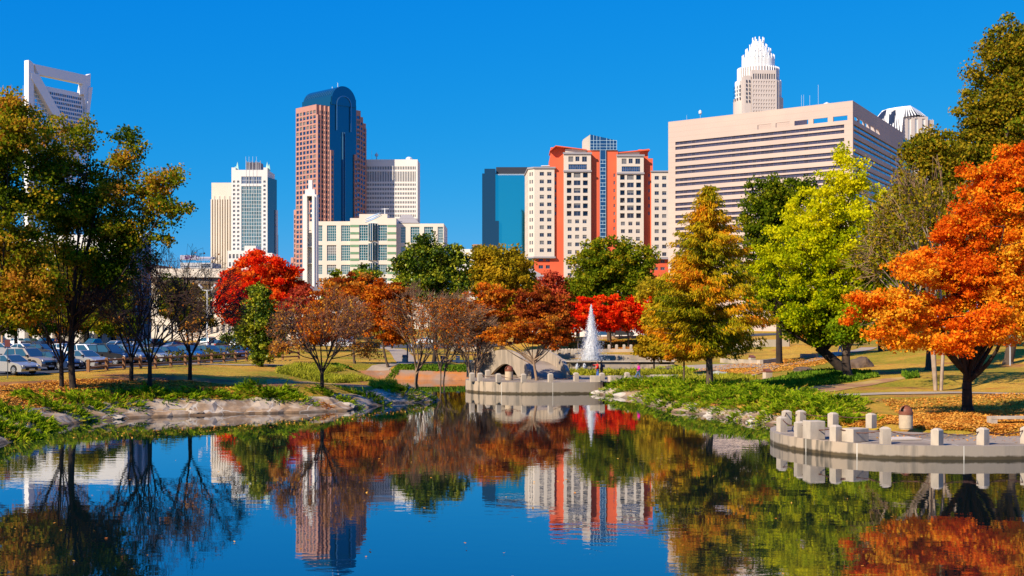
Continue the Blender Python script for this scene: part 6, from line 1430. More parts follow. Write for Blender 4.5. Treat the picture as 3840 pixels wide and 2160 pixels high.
tree('brown_tree', 'brown-olive tree behind the half-bare tree, against the ribbon building', at(3480, 122), px_blobs([(3440,560,50,70),(3510,560,70,90),(3440,700,70,100),(3540,720,80,110),(3460,850,90,100),(3400,950,70,80)], 122), 'bronze', .3, 330, 1.0, 85, .15, 96, shell=.3, tintf=lambda c, rs: .55 + rs.normal(0, .25, len(c)), tj=.2)
mt = px_blobs([(3700,720,110,90),(3800,640,90,90),(3620,860,110,90),(3770,870,130,120),(3420,1010,80,60,-2),(3530,1000,110,80),(3660,1060,150,100),(3800,1060,130,110),(3250,1130,90,50,-1),(3380,1160,130,70,-2),(3520,1200,140,70),(3680,1220,130,70,-3),(3820,1190,100,100),(3320,1250,70,40,-2),(3460,1280,90,40,-2),(3580,1290,80,30,-3),(3180,1190,40,25),(3560,880,60,60),(3870,900,60,200)], 74)
tree('orange_maple', 'large fiery orange maple with a forked dark trunk on the right lawn', tuple(hit(3628, 1546)), mt, 'maple', .34, 760, .56, 120, .088, 97, forkz=2.3, lf=.5, sel=10, bark=M_BARKD, shell=.5, flat=.6, tj=.2, twigs=170, up=1.5, tintf=lambda c, rs: .62 - .035 * (c[:, 2] - 8) + .2 * np.sin(c[:, 0] * .9) + rs.normal(0, .2, len(c)))
for i, (px, py, rx, ry, d, pal, lab) in enumerate([(3300,1180,120,90,165,'green','dark background tree behind the ginkgo, right side'),(3430,960,120,220,160,'bronze','brown background tree behind the orange maple, left part'),(3590,930,140,270,158,'green','green background tree behind the orange maple trunk'),(3770,960,140,280,155,'bronze','brown background tree at the right picture edge'),(3060,1200,70,60,190,'rust','rusty tree far behind the dark trunk')]):
    tree('background_tree', lab, at(px, d), px_blobs([(px,py,rx,ry),(px+rx*.3,py+ry*.3,rx,ry*.7),(px-rx*.3,py-ry*.4,rx*.8,ry*.6)], d), pal, .25, 230, 1.35, 85, .19, 300 + i, shell=.3)
GROW = 1.0
# ---------------------------------------------------------------- shrubs and ground planting
def mound(name, label, c, rx, ry, rz, pal, n, size, seed, aspect=.28, cat='shrub', group=None, spread=1.0, upb=.35):
    """low mound of feathery sprays pointing up and outwards, paler at the tips"""
    rs = np.random.default_rng(seed); c = Vector(c); t0 = (c.x, c.y, h(c.x, c.y)); m = max(20, n // 9)
    u = rs.random(m) * 6.28; r = rs.random(m) ** .55 * (1 + .2 * np.sin(u * 3 + seed) + .12 * np.sin(u * 7)); x = r * np.cos(u) * rx; y = r * np.sin(u) * ry
    lump = .6 + .55 * np.sin(x * 2.3 + seed) * np.cos(y * 2.9 + seed * 2)
    zz = rz * 1.2 * np.clip(1.05 - r ** 2, .04, 1) ** .7 * np.clip(lump, .25, 1.3) * (.35 + .65 * rs.random(m) ** .5)
    gz = np.array([h(t0[0] + a, t0[1] + b_) for a, b_ in zip(x, y)]); P_ = np.stack([t0[0] + x, t0[1] + y, gz + zz], 1)
    dirs = norm(np.stack([np.cos(u) * spread, np.sin(u) * spread, np.full(m, upb)], 1) + rs.normal(0, .45, (m, 3)) * [1, 1, .6]); dirs[:, 2] = np.abs(dirs[:, 2]) + .05
    k = 13; f_ = np.tile(np.linspace(0, 1, k), m); L_ = np.repeat(size * 2.6 * rs.uniform(.6, 1.4, m), k); D = np.repeat(dirs, k, 0)
    pts = np.repeat(P_, k, 0) + D * (f_ * L_)[:, None] + rs.normal(0, .35, (m * k, 3)) * size * (1 - .5 * f_)[:, None] * [1, 1, .5]; pts[:, 2] = np.maximum(pts[:, 2], np.repeat(gz, k) + .03)
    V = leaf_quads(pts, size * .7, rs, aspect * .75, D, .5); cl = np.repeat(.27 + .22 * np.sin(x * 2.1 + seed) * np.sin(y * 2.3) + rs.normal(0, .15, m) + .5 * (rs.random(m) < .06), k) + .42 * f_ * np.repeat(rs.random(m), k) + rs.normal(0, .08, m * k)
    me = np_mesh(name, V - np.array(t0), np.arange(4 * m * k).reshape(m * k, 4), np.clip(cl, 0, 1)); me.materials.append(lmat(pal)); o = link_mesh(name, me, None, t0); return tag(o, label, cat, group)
JG = 'junipers along the banks'
J = [(60,1560,4.2,2.2,.85,'big juniper spreading over the bank at the left picture edge'),(-60,1600,4,2.5,.9,'juniper cut by the lower left edge above the water'),(200,1525,3.2,1.6,.7,'second juniper from the left edge, running down to the stones'),(310,1508,2.4,1.3,.6,'juniper in the shade left of the dark tree foot'),(430,1500,2.6,1.2,.55,'shaded juniper above the fallen pale branch'),(560,1488,2.2,1.2,.7,'juniper at the foot of the pale-footed bare tree'),(690,1490,1.8,1.0,.5,'small juniper left of the middle of the left bank'),
 (800,1484,2.2,1.1,.55,'low yellow-green juniper before the dark lawn shadow'),(1000,1478,3.0,1.7,1.15,'tall dark mounded juniper in the middle of the left bank'),(1060,1492,2.6,1.2,.8,'juniper overhanging the slabs right of the tall mound'),(1250,1488,2.2,1.1,.55,'juniper at the foot of the lone bare tree'),(1380,1488,2.3,1.0,.5,'juniper on the spit before its round tip'),(1530,1480,2.7,1.4,.85,'rounded juniper at the tip of the left spit'),(140,1590,2.4,1.4,.6,'bright juniper hanging toward the water at lower left')]
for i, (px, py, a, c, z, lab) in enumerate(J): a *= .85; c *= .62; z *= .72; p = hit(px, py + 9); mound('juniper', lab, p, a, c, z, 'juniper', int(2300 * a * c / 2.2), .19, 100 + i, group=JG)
ORD = ['first','second','third','fourth','fifth','sixth','seventh','eighth','ninth','tenth','eleventh','twelfth','thirteenth','fourteenth','fifteenth','sixteenth']
def along(line, off, step, start=0):
    pts = [Vector(p) for p in line]; out = []; acc = start
    for a, e in zip(pts[:-1], pts[1:]):
        L_ = (e - a).length; d = (e - a) / L_; nn = Vector((-d.y, d.x))
        while acc < L_: out.append(a + d * acc + nn * off); acc += step
        acc -= L_
    return out
for row, (off, st, a, c, z) in enumerate(((1.9, 3.1, 2.1, 1.2, .5), (4.3, 3.4, 2.4, 1.6, .6), (6.8, 4.2, 2.5, 1.5, .55))):
    rr_ = along(rb, off, st, 1.5 + row)
    for i, p in enumerate(rr_):
        if row == 2 and not (1 < i < len(rr_) - 1): continue
        nm_ = ('waterside', 'middle', 'pathside')[row]; mound('juniper', '%s juniper of the %s row on the right bank, counted from the far terrace' % (ORD[min(i, 15)], nm_), (p.x, p.y, 0), a * random.uniform(.85, 1.2), c * random.uniform(.85, 1.2), z, 'juniper', int(2300 * a * c / 2.2), .16, 130 + i + row * 20, group=JG)
for i, (px, py, a, c, z, lab) in enumerate([(3050,1566,2.0,1.2,.5,'juniper behind the near terrace blocks'),(3160,1584,1.8,1.0,.5,'last juniper, left of the near litter bin'),(30,1630,2.8,1.6,.7,'juniper at the very left edge hanging over the water'),(120,1612,2.4,1.2,.5,'juniper beside the first stone slabs at lower left')]):
    p = hit(px, py); mound('juniper', lab, p, a, c, z, 'juniper', int(2300 * a * c / 2.2), .18, 190 + i, group=JG)
p = hit(1228, 1541); mound('rusty_tuft', 'small rusty-orange tuft growing at the waterline of the left bank', p, .6, .35, .5, 'autumn_few', 700, .08, 198, aspect=.4)
# clipped shrubs behind the fence
HG = 'shrubs behind the rail fence'
for i, (px, py) in enumerate([(430,1372),(500,1370),(545,1370),(610,1366),(665,1362),(715,1360),(780,1354),(810,1352),(850,1348),(890,1346)]):
    x, y = hit(px, py).xy; mound('clipped_shrub', '%s green shrub behind the rail fence, counted from the left' % ['first','second','third','fourth','fifth','sixth','seventh','eighth','ninth','tenth'][i], (x, y + 1.0, 0), .95, .8, 1.25, 'hedge', 900, .10, 160 + i, aspect=.7, group=HG, spread=.6, upb=.6)
# ground cover: strap-leaved grasses, ivy, leaf litter
def cover(name, poly, n, size, pal, zmax, label_kind, seed, aspect=.12, flat=False, zfix=None):
    rs = np.random.default_rng(seed); pg = np.array([hit(*p)[:2] for p in poly]) if zfix is None else np.array(poly)
    lo, hi = pg.min(0), pg.max(0); pts = []
    while len(pts) < n:
        c = lo + rs.random((n * 2, 2)) * (hi - lo); ins = np.zeros(len(c), bool)
        for i in range(len(pg)):
            a, b_ = pg[i], pg[(i + 1) % len(pg)]; cc = ((a[1] > c[:, 1]) != (b_[1] > c[:, 1])); dy = (b_[1] - a[1]) or 1e-9; ins ^= cc & (c[:, 0] < a[0] + (c[:, 1] - a[1]) * (b_[0] - a[0]) / dy)
        pts += list(c[ins])
    c = np.array(pts[:n]); z = np.array([h(*q) for q in c]) if zfix is None else np.full(n, zfix); tuft = .5 + .5 * np.sin(c[:, 0] * 2.3 + seed) * np.sin(c[:, 1] * 1.7)
    if flat:
        P_ = np.stack([c[:, 0], c[:, 1], z + .065 + rs.random(n) * .04], 1); d = rs.normal(0, 1, (n, 3)); d[:, 2] *= .25; V = leaf_quads(P_, size, rs, aspect, d, .1, up=4)
    else:
        zz = zmax * rs.random(n) * (.4 + .8 * tuft); P_ = np.stack([c[:, 0], c[:, 1], z + zz], 1); d = rs.normal(0, .6, (n, 3)); d[:, 2] = np.abs(d[:, 2]) + .5; V = leaf_quads(P_, size, rs, aspect, d, .2)
    m = P_.mean(0); me = np_mesh(name, V - m, np.arange(4 * n).reshape(n, 4), np.clip(.5 * tuft + rs.normal(.25, .2, n), 0, 1)); me.materials.append(lmat(pal)); o = link_mesh(name, me, None, m); return tag(o, kind='stuff')
cover('ornamental_grass', [(1030,1400),(1120,1375),(1300,1392),(1200,1405),(1400,1428),(1250,1440)], 5200, .28, 'liriope', .45, 0, 201)
cover('ornamental_grass', [(1380,1448),(1480,1440),(1490,1455),(1400,1462)], 1500, .25, 'liriope', .5, 0, 202)
cover('ground_ivy', [(1130,1378),(1500,1372),(1760,1375),(1760,1402),(1500,1392),(1250,1390)], 9000, .15, 'ivy', .3, 0, 203, .5)
cover('yellow_planting', [(6.0,131.8),(8.5,129.5),(13,130.5),(19,131.5),(19,134.5),(13,136),(9,134.5),(6.5,134.8)], 9000, .2, 'liriope', .6, 0, 204, .22, zfix=FZ - .05)
cover('yellow_planting', [(2540,1418),(2760,1412),(2840,1420),(2800,1434),(2550,1434)], 5000, .2, 'liriope', .4, 0, 205, .22)
cover('ground_ivy', [(2760,1462),(2820,1440),(2900,1425),(3000,1405),(3120,1395),(3260,1400),(3300,1415),(3150,1440),(3000,1455),(2900,1475)], 13000, .16, 'ivy', .35, 0, 206, .5)
cover('ground_ivy', [(3380,1412),(3440,1405),(3445,1420),(3400,1424)], 900, .15, 'ivy', .4, 0, 207, .5)
cover('ground_ivy', [(2440,1385),(2520,1375),(2620,1392),(2560,1400)], 2500, .16, 'juniper', .3, 0, 208, .4)
cover('fallen_leaves', [(3280,1588),(3420,1560),(3600,1545),(3840,1540),(4100,1580),(3840,1650),(3600,1622),(3450,1615)], 26000, .075, 'fallen', 0, 0, 209, .7, True)
cover('fallen_leaves', [(3050,1585),(3300,1560),(3420,1570),(3300,1610),(3100,1600)], 3500, .07, 'fallen', 0, 0, 210, .7, True)
cover('fallen_leaves', [(3300,1500),(3840,1480),(3840,1560),(3400,1580)], 6000, .075, 'fallen', 0, 0, 211, .7, True)
cover('fallen_leaves', [(0,1450),(300,1425),(700,1430),(1000,1455),(1000,1490),(700,1500),(300,1515),(0,1560)], 16000, .08, 'fallen', 0, 0, 212, .7, True)
cover('fallen_leaves', [(2560,1390),(2900,1350),(3150,1340),(3080,1370),(2800,1410)], 9000, .10, 'fallen', 0, 0, 213, .7, True)
cover('fallen_leaves', [(2130,1316),(2440,1316),(2440,1275),(2130,1285)], 9000, .14, 'fallen', 0, 0, 214, .7, True)
cover('floating_leaves', [(-26,68),(-24,74),(-19,80),(-14,85),(-8,93),(-6.5,99),(-5.5,95),(-11,83),(-18,72)], 500, .055, 'fallen', 0, 0, 216, .7, True, zfix=-.055)
cover('floating_leaves', [(-14,32),(13,30),(12,60),(-20,60)], 110, .045, 'fallen', 0, 0, 217, .7, True, zfix=-.06)
cover('fallen_leaves', [(17.5,63),(25,60.5),(34,64.5),(30,65.5),(22,66)], 350, .06, 'fallen', 0, 0, 215, .7, True, zfix=NZ - .05)
# ---------------------------------------------------------------- cars
def paint(name, c, metal=.3): return pm('paint_' + name, c, rough=.28, metal=metal, spec=.5, coat=.6)
CAR = {'silver': (.42,.41,.40), 'tan': (.40,.33,.27), 'white': (.80,.80,.80), 'black': (.012,.014,.02), 'navy': (.02,.045,.12), 'blue': (.03,.13,.32), 'teal': (.01,.30,.36), 'red': (.40,.02,.02), 'greyblue': (.18,.24,.33), 'charcoal': (.05,.055,.065)}
PT = {k: paint(k, v, .0 if k in ('white', 'red') else .35) for k, v in CAR.items()}
M_TYRE = pm('tyre_rubber', (.018,.018,.018), rough=.85); M_RIM = pm('alloy_rim', (.55,.55,.56), rough=.3, metal=.7); M_CGL = glass('car_glass', (.06,.16,.20), .05, .6); M_LAMP = pm('lamp_lens', (.75,.78,.8), rough=.1, spec=.8); M_TAIL = pm('tail_lens', (.45,.01,.01), rough=.2); M_TRIM = pm('black_trim', (.012,.012,.014), rough=.5)
SPEC = {
 'sedan': dict(L=2.35, W=.90, body=[(-2.30,.30),(-2.36,.62),(-2.28,.92),(-1.75,1.0),(1.0,.96),(1.85,.84),(2.22,.68),(2.34,.45),(2.28,.24),(-2.2,.24)], g=[(-1.72,1.0),(-.95,1.43),(.15,1.46),(1.08,.95)], wr=.33, wx=1.42),
 'hatch': dict(L=2.05, W=.88, body=[(-2.02,.32),(-2.06,.7),(-1.98,.98),(-1.7,1.04),(.85,1.0),(1.6,.88),(1.95,.68),(2.05,.45),(2.0,.24),(-1.95,.24)], g=[(-1.95,1.02),(-1.55,1.50),(.05,1.54),(1.0,.98)], wr=.33, wx=1.28),
 'suv': dict(L=2.4, W=.95, body=[(-2.36,.42),(-2.42,.8),(-2.36,1.15),(-2.2,1.2),(1.0,1.16),(1.95,1.06),(2.3,.88),(2.4,.6),(2.34,.36),(-2.28,.36)], g=[(-2.32,1.18),(-2.05,1.80),(.10,1.84),(.98,1.14)], wr=.41, wx=1.45),
 'pickup': dict(L=2.75, W=.98, body=[(-2.72,.5),(-2.75,1.08),(-2.7,1.16),(.95,1.16),(2.2,1.10),(2.6,.92),(2.72,.62),(2.66,.42),(-2.6,.42)], g=[(-.85,1.15),(-.65,1.80),(.35,1.82),(1.05,1.14)], wr=.42, wx=1.7),
}
def make_car(kind):
    s = SPEC[kind]; W_, body, g = s['W'], s['body'], s['g']; t = thing('parked_car', (0, 0, 0), 'parked car', 'car')
    mb = MB(); n = len(body); sec = [(-W_, .97), (-W_ * .96, 1.0), (0, 1.01), (W_ * .96, 1.0), (W_, .97)]; zc = .6
    vs = []
    for y, k in sec:
        for i, (x, z) in enumerate(body):
            e = 1 if abs(y) < W_ * .97 else (.985 if z < .6 else .99); dz = -.035 if (abs(y) > W_ * .97 and z > .8) else 0; bow = .06 * (1 - (abs(y) / W_) ** 2) * (1 if abs(x) > 1.9 else 0) * (1 if x > 0 else -1); vs.append((x * e + bow, y, z + dz))
    fs = [(j * n + i, j * n + (i + 1) % n, (j + 1) * n + (i + 1) % n, (j + 1) * n + i) for j in range(len(sec) - 1) for i in range(n)] + [tuple(range(n)), tuple(range(5 * n - 1, 4 * n - 1, -1))]
    mb.add(vs, fs)
    (xa, za), (xb, zb), (xc, zc_), (xd, zd) = g; wi, wt = W_ * .93, W_ * .74
    R_ = [(xa,-wi,za-.02),(xb,-wt,zb),(xc,-wt,zc_),(xd,-wi,zd-.02),(xa,wi,za-.02),(xb,wt,zb),(xc,wt,zc_),(xd,wi,zd-.02)]
    mb.add(R_ + [((xb+xc)/2,-wt*.98,(zb+zc_)/2+.03),((xb+xc)/2,wt*.98,(zb+zc_)/2+.03)], [(0,1,8,2,3),(7,6,9,5,4),(0,4,5,1),(2,6,7,3),(1,5,9,8),(8,9,6,2)])
    o = mb.local('body', PT['white'], t, smooth=False); bv = o.modifiers.new('bevel', 'BEVEL'); bv.width = .05; bv.segments = 2; bv.limit_method = 'ANGLE'; bv.angle_limit = R(30)
    def lerp(a, b, u): return a + (b - a) * u
    V_ = lambda p: Vector(p)
    for sd in (-1, 1):   # side glass: front and rear pane
        q = [V_(R_[i if sd < 0 else i + 4]) for i in range(4)]; cc = sum(q, Vector()) / 4; q = [cc + (p - cc) * .84 for p in q]; off = Vector((0, sd * .02, .01))
        for u0, u1 in ((0, .48), (.53, 1)):
            a, b_, c, d = q[0].lerp(q[3], u0), q[1].lerp(q[2], u0), q[1].lerp(q[2], u1), q[0].lerp(q[3], u1); m = MB(); m.quad(a + off, b_ + off, c + off, d + off); m.local('side_window', M_CGL, t)
    for ids, dx, nm in (((3, 2, 6, 7), .015, 'windscreen'), ((0, 1, 5, 4), -.015, 'rear_window')):
        q = [V_(R_[i]) for i in ids]; cc = sum(q, Vector()) / 4; q = [cc + (p - cc) * .88 + Vector((dx, 0, .012)) for p in q]; m = MB(); m.quad(*q); m.local(nm, M_CGL, t)
    for x in (-s['wx'], s['wx']):
        for sd in (-1, 1):
            m = MB(); m.lathe([(0, -.105), (s['wr'], -.105), (s['wr'], .105), (0, .105)], 0, 0, 18, axis='y'); w = m.local('wheel', M_TYRE, t, (x, sd * (W_ - .07), s['wr']))
            m = MB(); r = s['wr'] * .66
            for k in range(6):
                a = k * math.pi / 3; m.add([(r*.12*math.cos(a+1.57), sd*.112, r*.12*math.sin(a+1.57)), (r*.12*math.cos(a-1.57), sd*.112, r*.12*math.sin(a-1.57)), (r*math.cos(a-.2), sd*.112, r*math.sin(a-.2)), (r*math.cos(a+.2), sd*.112, r*math.sin(a+.2))], [(0,1,2,3)])
            m.lathe([(r, sd*.109), (r*.88, sd*.114)], 0, 0, 18, axis='y'); m.local('rim', M_RIM, w)
            m = MB(); m.lathe([(s['wr'] * 1.17, sd * (W_ + .004)), (0, sd * (W_ + .004))], x, s['wr'] + .02, 18, axis='y', a0=0 if 1 else 0, a1=math.pi); m.local('wheel_arch', M_TRIM, t)
    zf = body[6][1] + (.02 if kind != 'sedan' else .0)
    for sd in (-1, 1):
        xf = body[6][0]; m = MB(); m.box(xf - .22, xf + .075, sd * W_ * .86 - .2 * (sd > 0) - .0, sd * W_ * .86 + .2 * (sd < 0) + .0, zf - .13, zf + .03); m.local('headlight', M_LAMP, t)
        xr = body[1][0]; zr = body[2][1]; m = MB(); m.box(xr - .02, xr + .16, min(sd * W_ * .97, sd * W_ * .66), max(sd * W_ * .97, sd * W_ * .66), zr - .26, zr - .08); m.local('tail_light', M_TAIL, t)
        m = MB(); m.box(xd - .28, xd - .1, min(sd * W_ * .98, sd * (W_ + .16)), max(sd * W_ * .98, sd * (W_ + .16)), zd + .02, zd + .17); m.local('wing_mirror', M_TRIM, t)
    m = MB(); xf = body[7][0]; m.box(xf - .1, xf + .05, -W_ * .6, W_ * .6, body[7][1] - .12, body[7][1] + .12); m.local('grille', M_TRIM, t)
    m = MB(); m.box(xf + .02, xf + .075, -.26, .26, .32, .44); m.local('number_plate', M_WHITE, t)
    if kind == 'pickup': m = MB(); m.box(-2.6, -.95, -W_ * .85, W_ * .85, 1.165, 1.175); m.local('cargo_bed', M_TRIM, t)
    if kind == 'suv':
        for sd in (-1, 1): m = MB(); m.tube([(-1.8, sd*.6, 1.86), (-1.7, sd*.6, 1.92), (-.1, sd*.6, 1.94), (0, sd*.6, 1.88)], .025, 5); m.local('roof_rail', M_TRIM, t)
    return t
PROTO = {}
CARS = [  # px, py of the near side at ground, kind, colour, heading, label
 (42,1405,'sedan','silver',-30,'silver sedan nearest the camera at the left edge of the car park'),
 (112,1392,'suv','tan',-27,'beige four-wheel drive with a roof rack beside the silver sedan'),
 (208,1388,'sedan','navy',-28,'dark blue car behind the forked bare trunk'),
 (318,1382,'sedan','silver',-32,'pale silver coupe nosing up to the rail fence'),
 (338,1370,'suv','white',-24,'white crossover right behind the fence posts'),
 (415,1372,'suv','black',-26,'black car behind the fence, right of the white crossover'),
 (478,1370,'suv','greyblue',-26,'blue-grey wagon with a bright alloy wheel behind the fence'),
 (570,1362,'sedan','silver',-30,'silver car behind the fence, first right of the wagon'),
 (636,1356,'sedan','navy',-30,'navy sedan behind the fence left of the tall corner post'),
 (706,1350,'sedan','blue',-35,'blue sedan left of the rightmost dark bare tree top rail'),
 (782,1348,'sedan','charcoal',-32,'charcoal sedan behind the fence shrubs'),
 (850,1346,'sedan','charcoal',-30,'dark sedan behind the fence, left of the magnolia'),
 (912,1345,'hatch','navy',-28,'dark hatchback at the right end of the fence beside the magnolia'),
 (20,1335,'sedan','silver',-25,'silver car in the second row at the left edge'),
 (92,1337,'sedan','white',-25,'white sedan roof above the beige four-wheel drive'),
 (160,1340,'sedan','charcoal',-25,'charcoal sedan in the second row above the dark blue car'),
 (238,1338,'sedan','white',-22,'white sedan in the second row left of the thick dark trunk'),
 (60,1300,'sedan','white',150,'white sedan seen from behind under the left oak'),
 (20,1296,'pickup','navy',-30,'dark blue pickup truck with a roof rack at the far left'),
 (108,1300,'sedan','charcoal',150,'dark car with red tail lights under the left oak'),
 (165,1302,'hatch','navy',150,'dark hatchback in the shade under the left oak'),
 (210,1302,'sedan','red',150,'red car half hidden by the thick trunk'),
 (352,1320,'pickup','teal',-125,'teal pickup truck facing the camera'),
 (402,1292,'suv','silver',-110,'silver four-wheel drive behind the teal pickup'),
 (428,1322,'hatch','white',-115,'white hatchback facing the camera right of the teal pickup'),
 (505,1322,'sedan','white',70,'white sedan seen from behind, among the bare trees'),
 (560,1320,'suv','charcoal',-110,'dark four-wheel drive between the two bare trees'),
 (640,1318,'sedan','silver',-110,'silver sedan behind the rightmost dark bare tree'),
 (470,1290,'sedan','blue',-110,'blue car in the far row above the white hatchback'),
 (790,1309,'suv','silver',75,'silver van-like car left of the white pole'),
 (822,1310,'sedan','charcoal',70,'dark car between the silver one and the white pole'),
 (902,1312,'suv','white',82,'white estate car seen from behind beside the white pole'),
 (830,1258,'sedan','white',5,'white sedan on the far road left of the red maple trunk'),
 (1062,1304,'sedan','white',8,'white car behind the lone bare tree, left part'),
 (1150,1300,'sedan','silver',175,'silver car glimpsed through the lone bare tree'),
 (1287,1303,'hatch','white',20,'white car with red lights behind the lone bare tree, right part'),
 (1602,1292,'sedan','white',5,'white car on the far side of the lawn behind the crape myrtles'),
 (2262,1262,'sedan','blue',0,'blue car under the red maples right of the jet'),
 (2330,1262,'sedan','charcoal',0,'dark car under the red maples'),
 (2395,1262,'suv','white',0,'white car under the rightmost red maples'),
]
for px, py, kind, colr, hd, lab in CARS:
    if kind not in PROTO: c = PROTO[kind] = make_car(kind)
    else: c = copy_tree(PROTO[kind])
    p = hit(px, py)
    if py < 1330: d_ = (p.y)
    p.z = h(p.x, p.y) + .06; c.location = p; c.rotation_euler = (0, 0, R(hd)); tag(c, lab, 'car', 'cars in the car park')
    for ch in c.children:
        if ch.name.startswith('body'): ch.material_slots[0].link = 'OBJECT'; ch.material_slots[0].material = PT[colr]
# ---------------------------------------------------------------- people
def skin_obj(name, verts, edges, radii, mat, parent, sub=1, root=0):
    me = bpy.data.meshes.new(name); me.from_pydata(verts, edges, []); me.materials.append(mat); o = link_mesh(name, me, parent)
    sk = o.modifiers.new('skin', 'SKIN'); 
    if not me.skin_vertices: me.attributes.new  # created by the modifier below
    lay = me.skin_vertices[0] if len(me.skin_vertices) else None
    if lay is None:
        bpy.context.view_layer.objects.active = o; lay = me.skin_vertices[0]
    for i, r in enumerate(radii):
        lay.data[i].radius = (r, r) if not isinstance(r, tuple) else r; lay.data[i].use_root = (i == root)
    sb = o.modifiers.new('smooth', 'SUBSURF'); sb.levels = sub; sb.render_levels = sub; sk.use_smooth_shade = True
    return o
M_SKIN1 = pm('brown_skin', (.22,.10,.055), rough=.6); M_HAIR = pm('black_hair', (.012,.010,.010), rough=.5); M_JEAN = pm('blue_denim', (.06,.12,.22), (.09,.16,.28), 8, .9); M_SHOE = pm('white_trainer', (.75,.78,.78), rough=.6)
def person(pos, rz, label, top, topname, legs, stride=.3, arms='bent', hair='pony', coat_len=0, skin=M_SKIN1, H=1.66, shoe=M_SHOE, pack=None, paper=False):
    """faces +x; joints in metres for a 1.7 m figure"""
    t = thing('person', pos, label, 'person', None, rz); k = H / 1.7; t.scale = (k, k, k)
    hip = (0, 0, .92); s = stride
    J = {'pel': (0,0,.94), 'sp': (.0,0,1.12), 'ch': (.02,0,1.32), 'nk': (.03,0,1.47), 'hd': (.05,0,1.57), 'tp': (.05,0,1.67)}
    fl = [(0.01,-.09,.88), (s*.62,-.10,.50), (s*.95,-.10,.10), (s*.95+.10,-.10,.04), (s*.95+.19,-.10,.03)]
    bl = [(-.01,.09,.88), (-s*.25,.10,.48), (-s*1.05,.10,.16), (-s*1.05+.08,.10,.07), (-s*1.05+.15,.10,.04)]
    AR = {'bent': ([(.0,-.19,1.40), (-.10,-.23,1.13), (.10,-.19,1.05), (.17,-.17,1.06)], [(.0,.19,1.40), (-.08,.23,1.14), (.13,.19,1.12), (.20,.17,1.15)]),
          'point': ([(.0,-.19,1.40), (.22,-.22,1.33), (.46,-.20,1.36), (.54,-.20,1.37)], [(.0,.19,1.40), (.06,.24,1.14), (.28,.17,1.06), (.35,.15,1.07)]),
          'down': ([(.0,-.19,1.40), (-.05,-.23,1.12), (.04,-.23,.88), (.05,-.23,.80)], [(.0,.19,1.40), (.02,.23,1.12), (.10,.22,.88), (.11,.22,.80)])}[arms]
    v, e, r = [], [], []
    def ch(pts, rad, root=None):
        prev = root
        for p, q in zip(pts, rad):
            v.append(p); r.append(q); 
            if prev is not None: e.append((prev, len(v) - 1))
            prev = len(v) - 1
        return prev
    ch([J['pel'], J['sp'], J['ch'], J['nk'], J['hd'], J['tp']], [.13, .115, .125, .055, (.088,.08), .065])
    ch(fl, [.085, .058, .04, .038, .025], 0); ch(bl, [.085, .058, .04, .038, .025], 0)
    for a in AR:
        w = ch(a, [.052, .04, .028, .032], 2); hand = Vector(a[3]); d = (Vector(a[3]) - Vector(a[2])).normalized(); sd = Vector((0, 1 if a[0][1] > 0 else -1, 0)); up_ = d.cross(sd).normalized()
        for i, L_ in enumerate((.075, .085, .08, .062)):
            b0_ = hand + up_ * (.027 - .018 * i); ch([tuple(b0_ + d * .035), tuple(b0_ + d * (.035 + L_ * .5)), tuple(b0_ + d * (.03 + L_ * .85) - sd * .02)], [.0095, .0088, .007], w)
        ch([tuple(hand + up_ * .035 + d * .005), tuple(hand + up_ * .06 + d * .045 - sd * .01)], [.011, .009], w)
    skin_obj('body', v, e, r, skin, t, 1)
    # face
    mb = MB(); hx, hz = .05, 1.585
    mb.lathe([(0,-.012),(.012,-.004),(.013,.004),(0,.012)], 0, 0, 8); m2 = MB()
    for sy in (-.032, .032): m2.add([(hx+.083,sy-.013,hz+.008),(hx+.087,sy+.013,hz+.008),(hx+.088,sy+.013,hz+.018),(hx+.084,sy-.013,hz+.018)], [(0,1,2,3)])
    m2.local('eyes', M_HAIR, t)
    m2 = MB(); m2.add([(hx+.083,-.012,hz-.02),(hx+.083,.012,hz-.02),(hx+.11,0,hz-.022),(hx+.085,0,hz+.015)], [(0,2,3),(2,1,3),(0,1,2)]); m2.local('nose', skin, t)
    m2 = MB(); m2.add([(hx+.082,-.022,hz-.055),(hx+.088,0,hz-.06),(hx+.082,.022,hz-.055),(hx+.088,0,hz-.048)], [(0,1,2,3)]); m2.local('mouth', pm('lips', (.25,.06,.05), rough=.5), t)
    for sy in (-1, 1): m2 = MB(); m2.lathe([(0,-.02),(.016,-.008),(.016,.01),(0,.022)], hx - .01, sy * .083, 6); m2.v = [(a, b_, c + hz - .005) for a, b_, c in m2.v]; m2.local('ear', skin, t)
    # hair
    hv = [(.02,0,1.60),(.015,0,1.66),(.03,0,1.70)]; hr = [.088,.088,.055]; he = [(0,1),(1,2)]
    if hair == 'pony': hv += [(-.09,0,1.62),(-.13,0,1.50),(-.12,0,1.42)]; hr += [.035,.04,.018]; he += [(0,3),(3,4),(4,5)]
    if hair == 'bun': hv += [(-.05,0,1.72),(-.07,0,1.79)]; hr += [.03,.058]; he += [(1,3),(3,4)]
    skin_obj('hair', [(a - .012, b_, c) for a, b_, c in hv], he, hr, M_HAIR, t, 1)
    # top / coat
    v, e, r = [], [], []
    low = .86 - coat_len
    ch([(0,0,low), (0,0,.98), J['sp'], J['ch'], (.03,0,1.45)], [.175 if coat_len else .15, .155, .14, .155, .07])
    for a in AR: ch(a[:3], [.072, .058, .046], 3)
    skin_obj(topname, v, e, r, top, t, 1, 0)
    v, e, r = [], [], []; ch([(0,0,.95)], [.135]); ch(fl[:3], [.105,.076,.058], 0); ch(bl[:3], [.105,.076,.058], 0); skin_obj('trousers', v, e, r, legs, t, 1)
    for L_ in (fl, bl):
        v, e, r = [], [], []; ch([L_[2], L_[3], L_[4]], [.048,.05,.036]); skin_obj('shoe', v, e, r, shoe, t, 1)
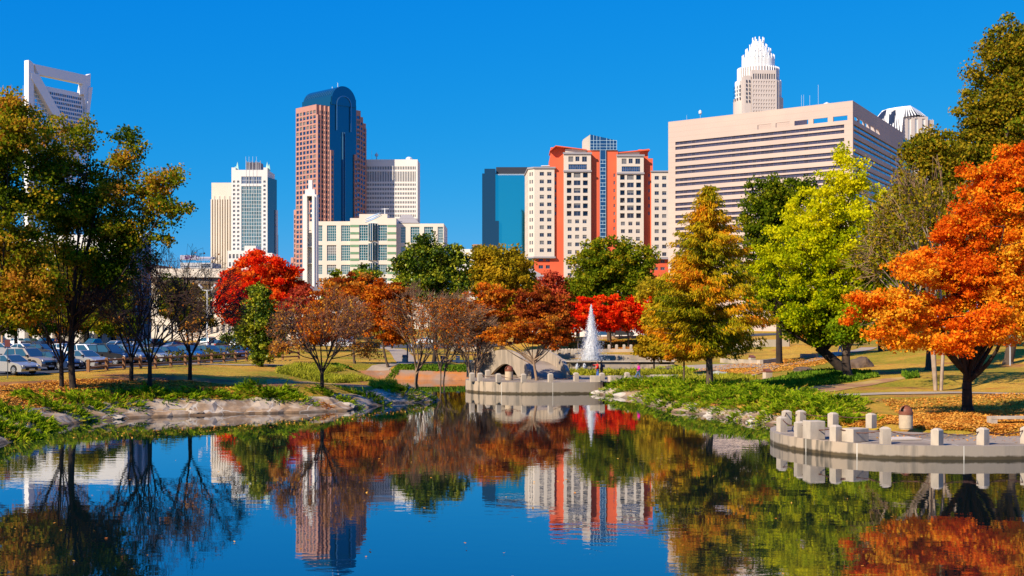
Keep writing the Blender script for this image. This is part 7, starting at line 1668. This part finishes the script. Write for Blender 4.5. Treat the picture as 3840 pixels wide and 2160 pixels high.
    if pack:
        v, e, r = [], [], []; ch([(-.20,0,1.05), (-.22,0,1.22), (-.19,0,1.38)], [.13,.14,.10]); skin_obj('backpack', v, e, r, pack, t, 1)
    if paper: m2 = MB(); m2.add([(.36,.05,1.05),(.50,.08,1.08),(.52,.22,1.16),(.38,.20,1.12)], [(0,1,2,3)]); m2.local('paper', M_WHITE, t)
    return t
M_PINKC = pm('magenta_jacket', (.80,.01,.32), rough=.7); M_REDC = pm('red_coat', (.65,.012,.012), rough=.7); M_NAVYC = pm('navy_jacket', (.02,.025,.06), rough=.8)
p = G(2395, 1428, FZ); person((p[0], p[1], FZ + .01), R(188), 'woman in a bright pink jacket and jeans striding left along the far terrace', M_PINKC, 'jacket', M_JEAN, .36, 'bent', 'pony', 0, H=1.68)
p = G(2242, 1424, FZ); person((p[0], p[1], FZ + .01), R(178), 'person in a red coat and jeans pointing left toward the bridge', M_REDC, 'coat', pm('bright_jeans', (.05,.12,.35), rough=.9), .12, 'point', 'short', .16, H=1.76, paper=True)
p = G(2256, 1421, FZ); person((p[0], p[1], FZ + .01), R(182), 'person in a navy jacket with grey backpack and hair bun behind the red coat', M_NAVYC, 'jacket', pm('dark_trousers', (.08,.06,.05), rough=.9), .1, 'down', 'bun', .1, H=1.78, pack=pm('grey_backpack', (.12,.14,.18), rough=.8))
q = hit(1538, 1324); person(tuple(q), R(-90), 'distant person in dark clothes standing on the path behind the mottled trunk', M_NAVYC, 'jacket', M_NAVYC, .1, 'down', 'short', .1)
q = hit(1546, 1325); person(tuple(q), R(-80), 'distant person in pale blue clothes on the path right of the dark-clad one', pm('pale_blue_shirt', (.45,.55,.75), rough=.8), 'shirt', pm('pale_jeans', (.2,.3,.5), rough=.9), .15, 'down', 'short', 0)
q = hit(3152, 1327); person(tuple(q), R(200), 'distant walker in blue jeans half hidden by the ginkgo trunks', pm('teal_shirt', (.1,.2,.25), rough=.8), 'shirt', pm('light_jeans', (.10,.28,.55), rough=.9), .34, 'down', 'short', 0)
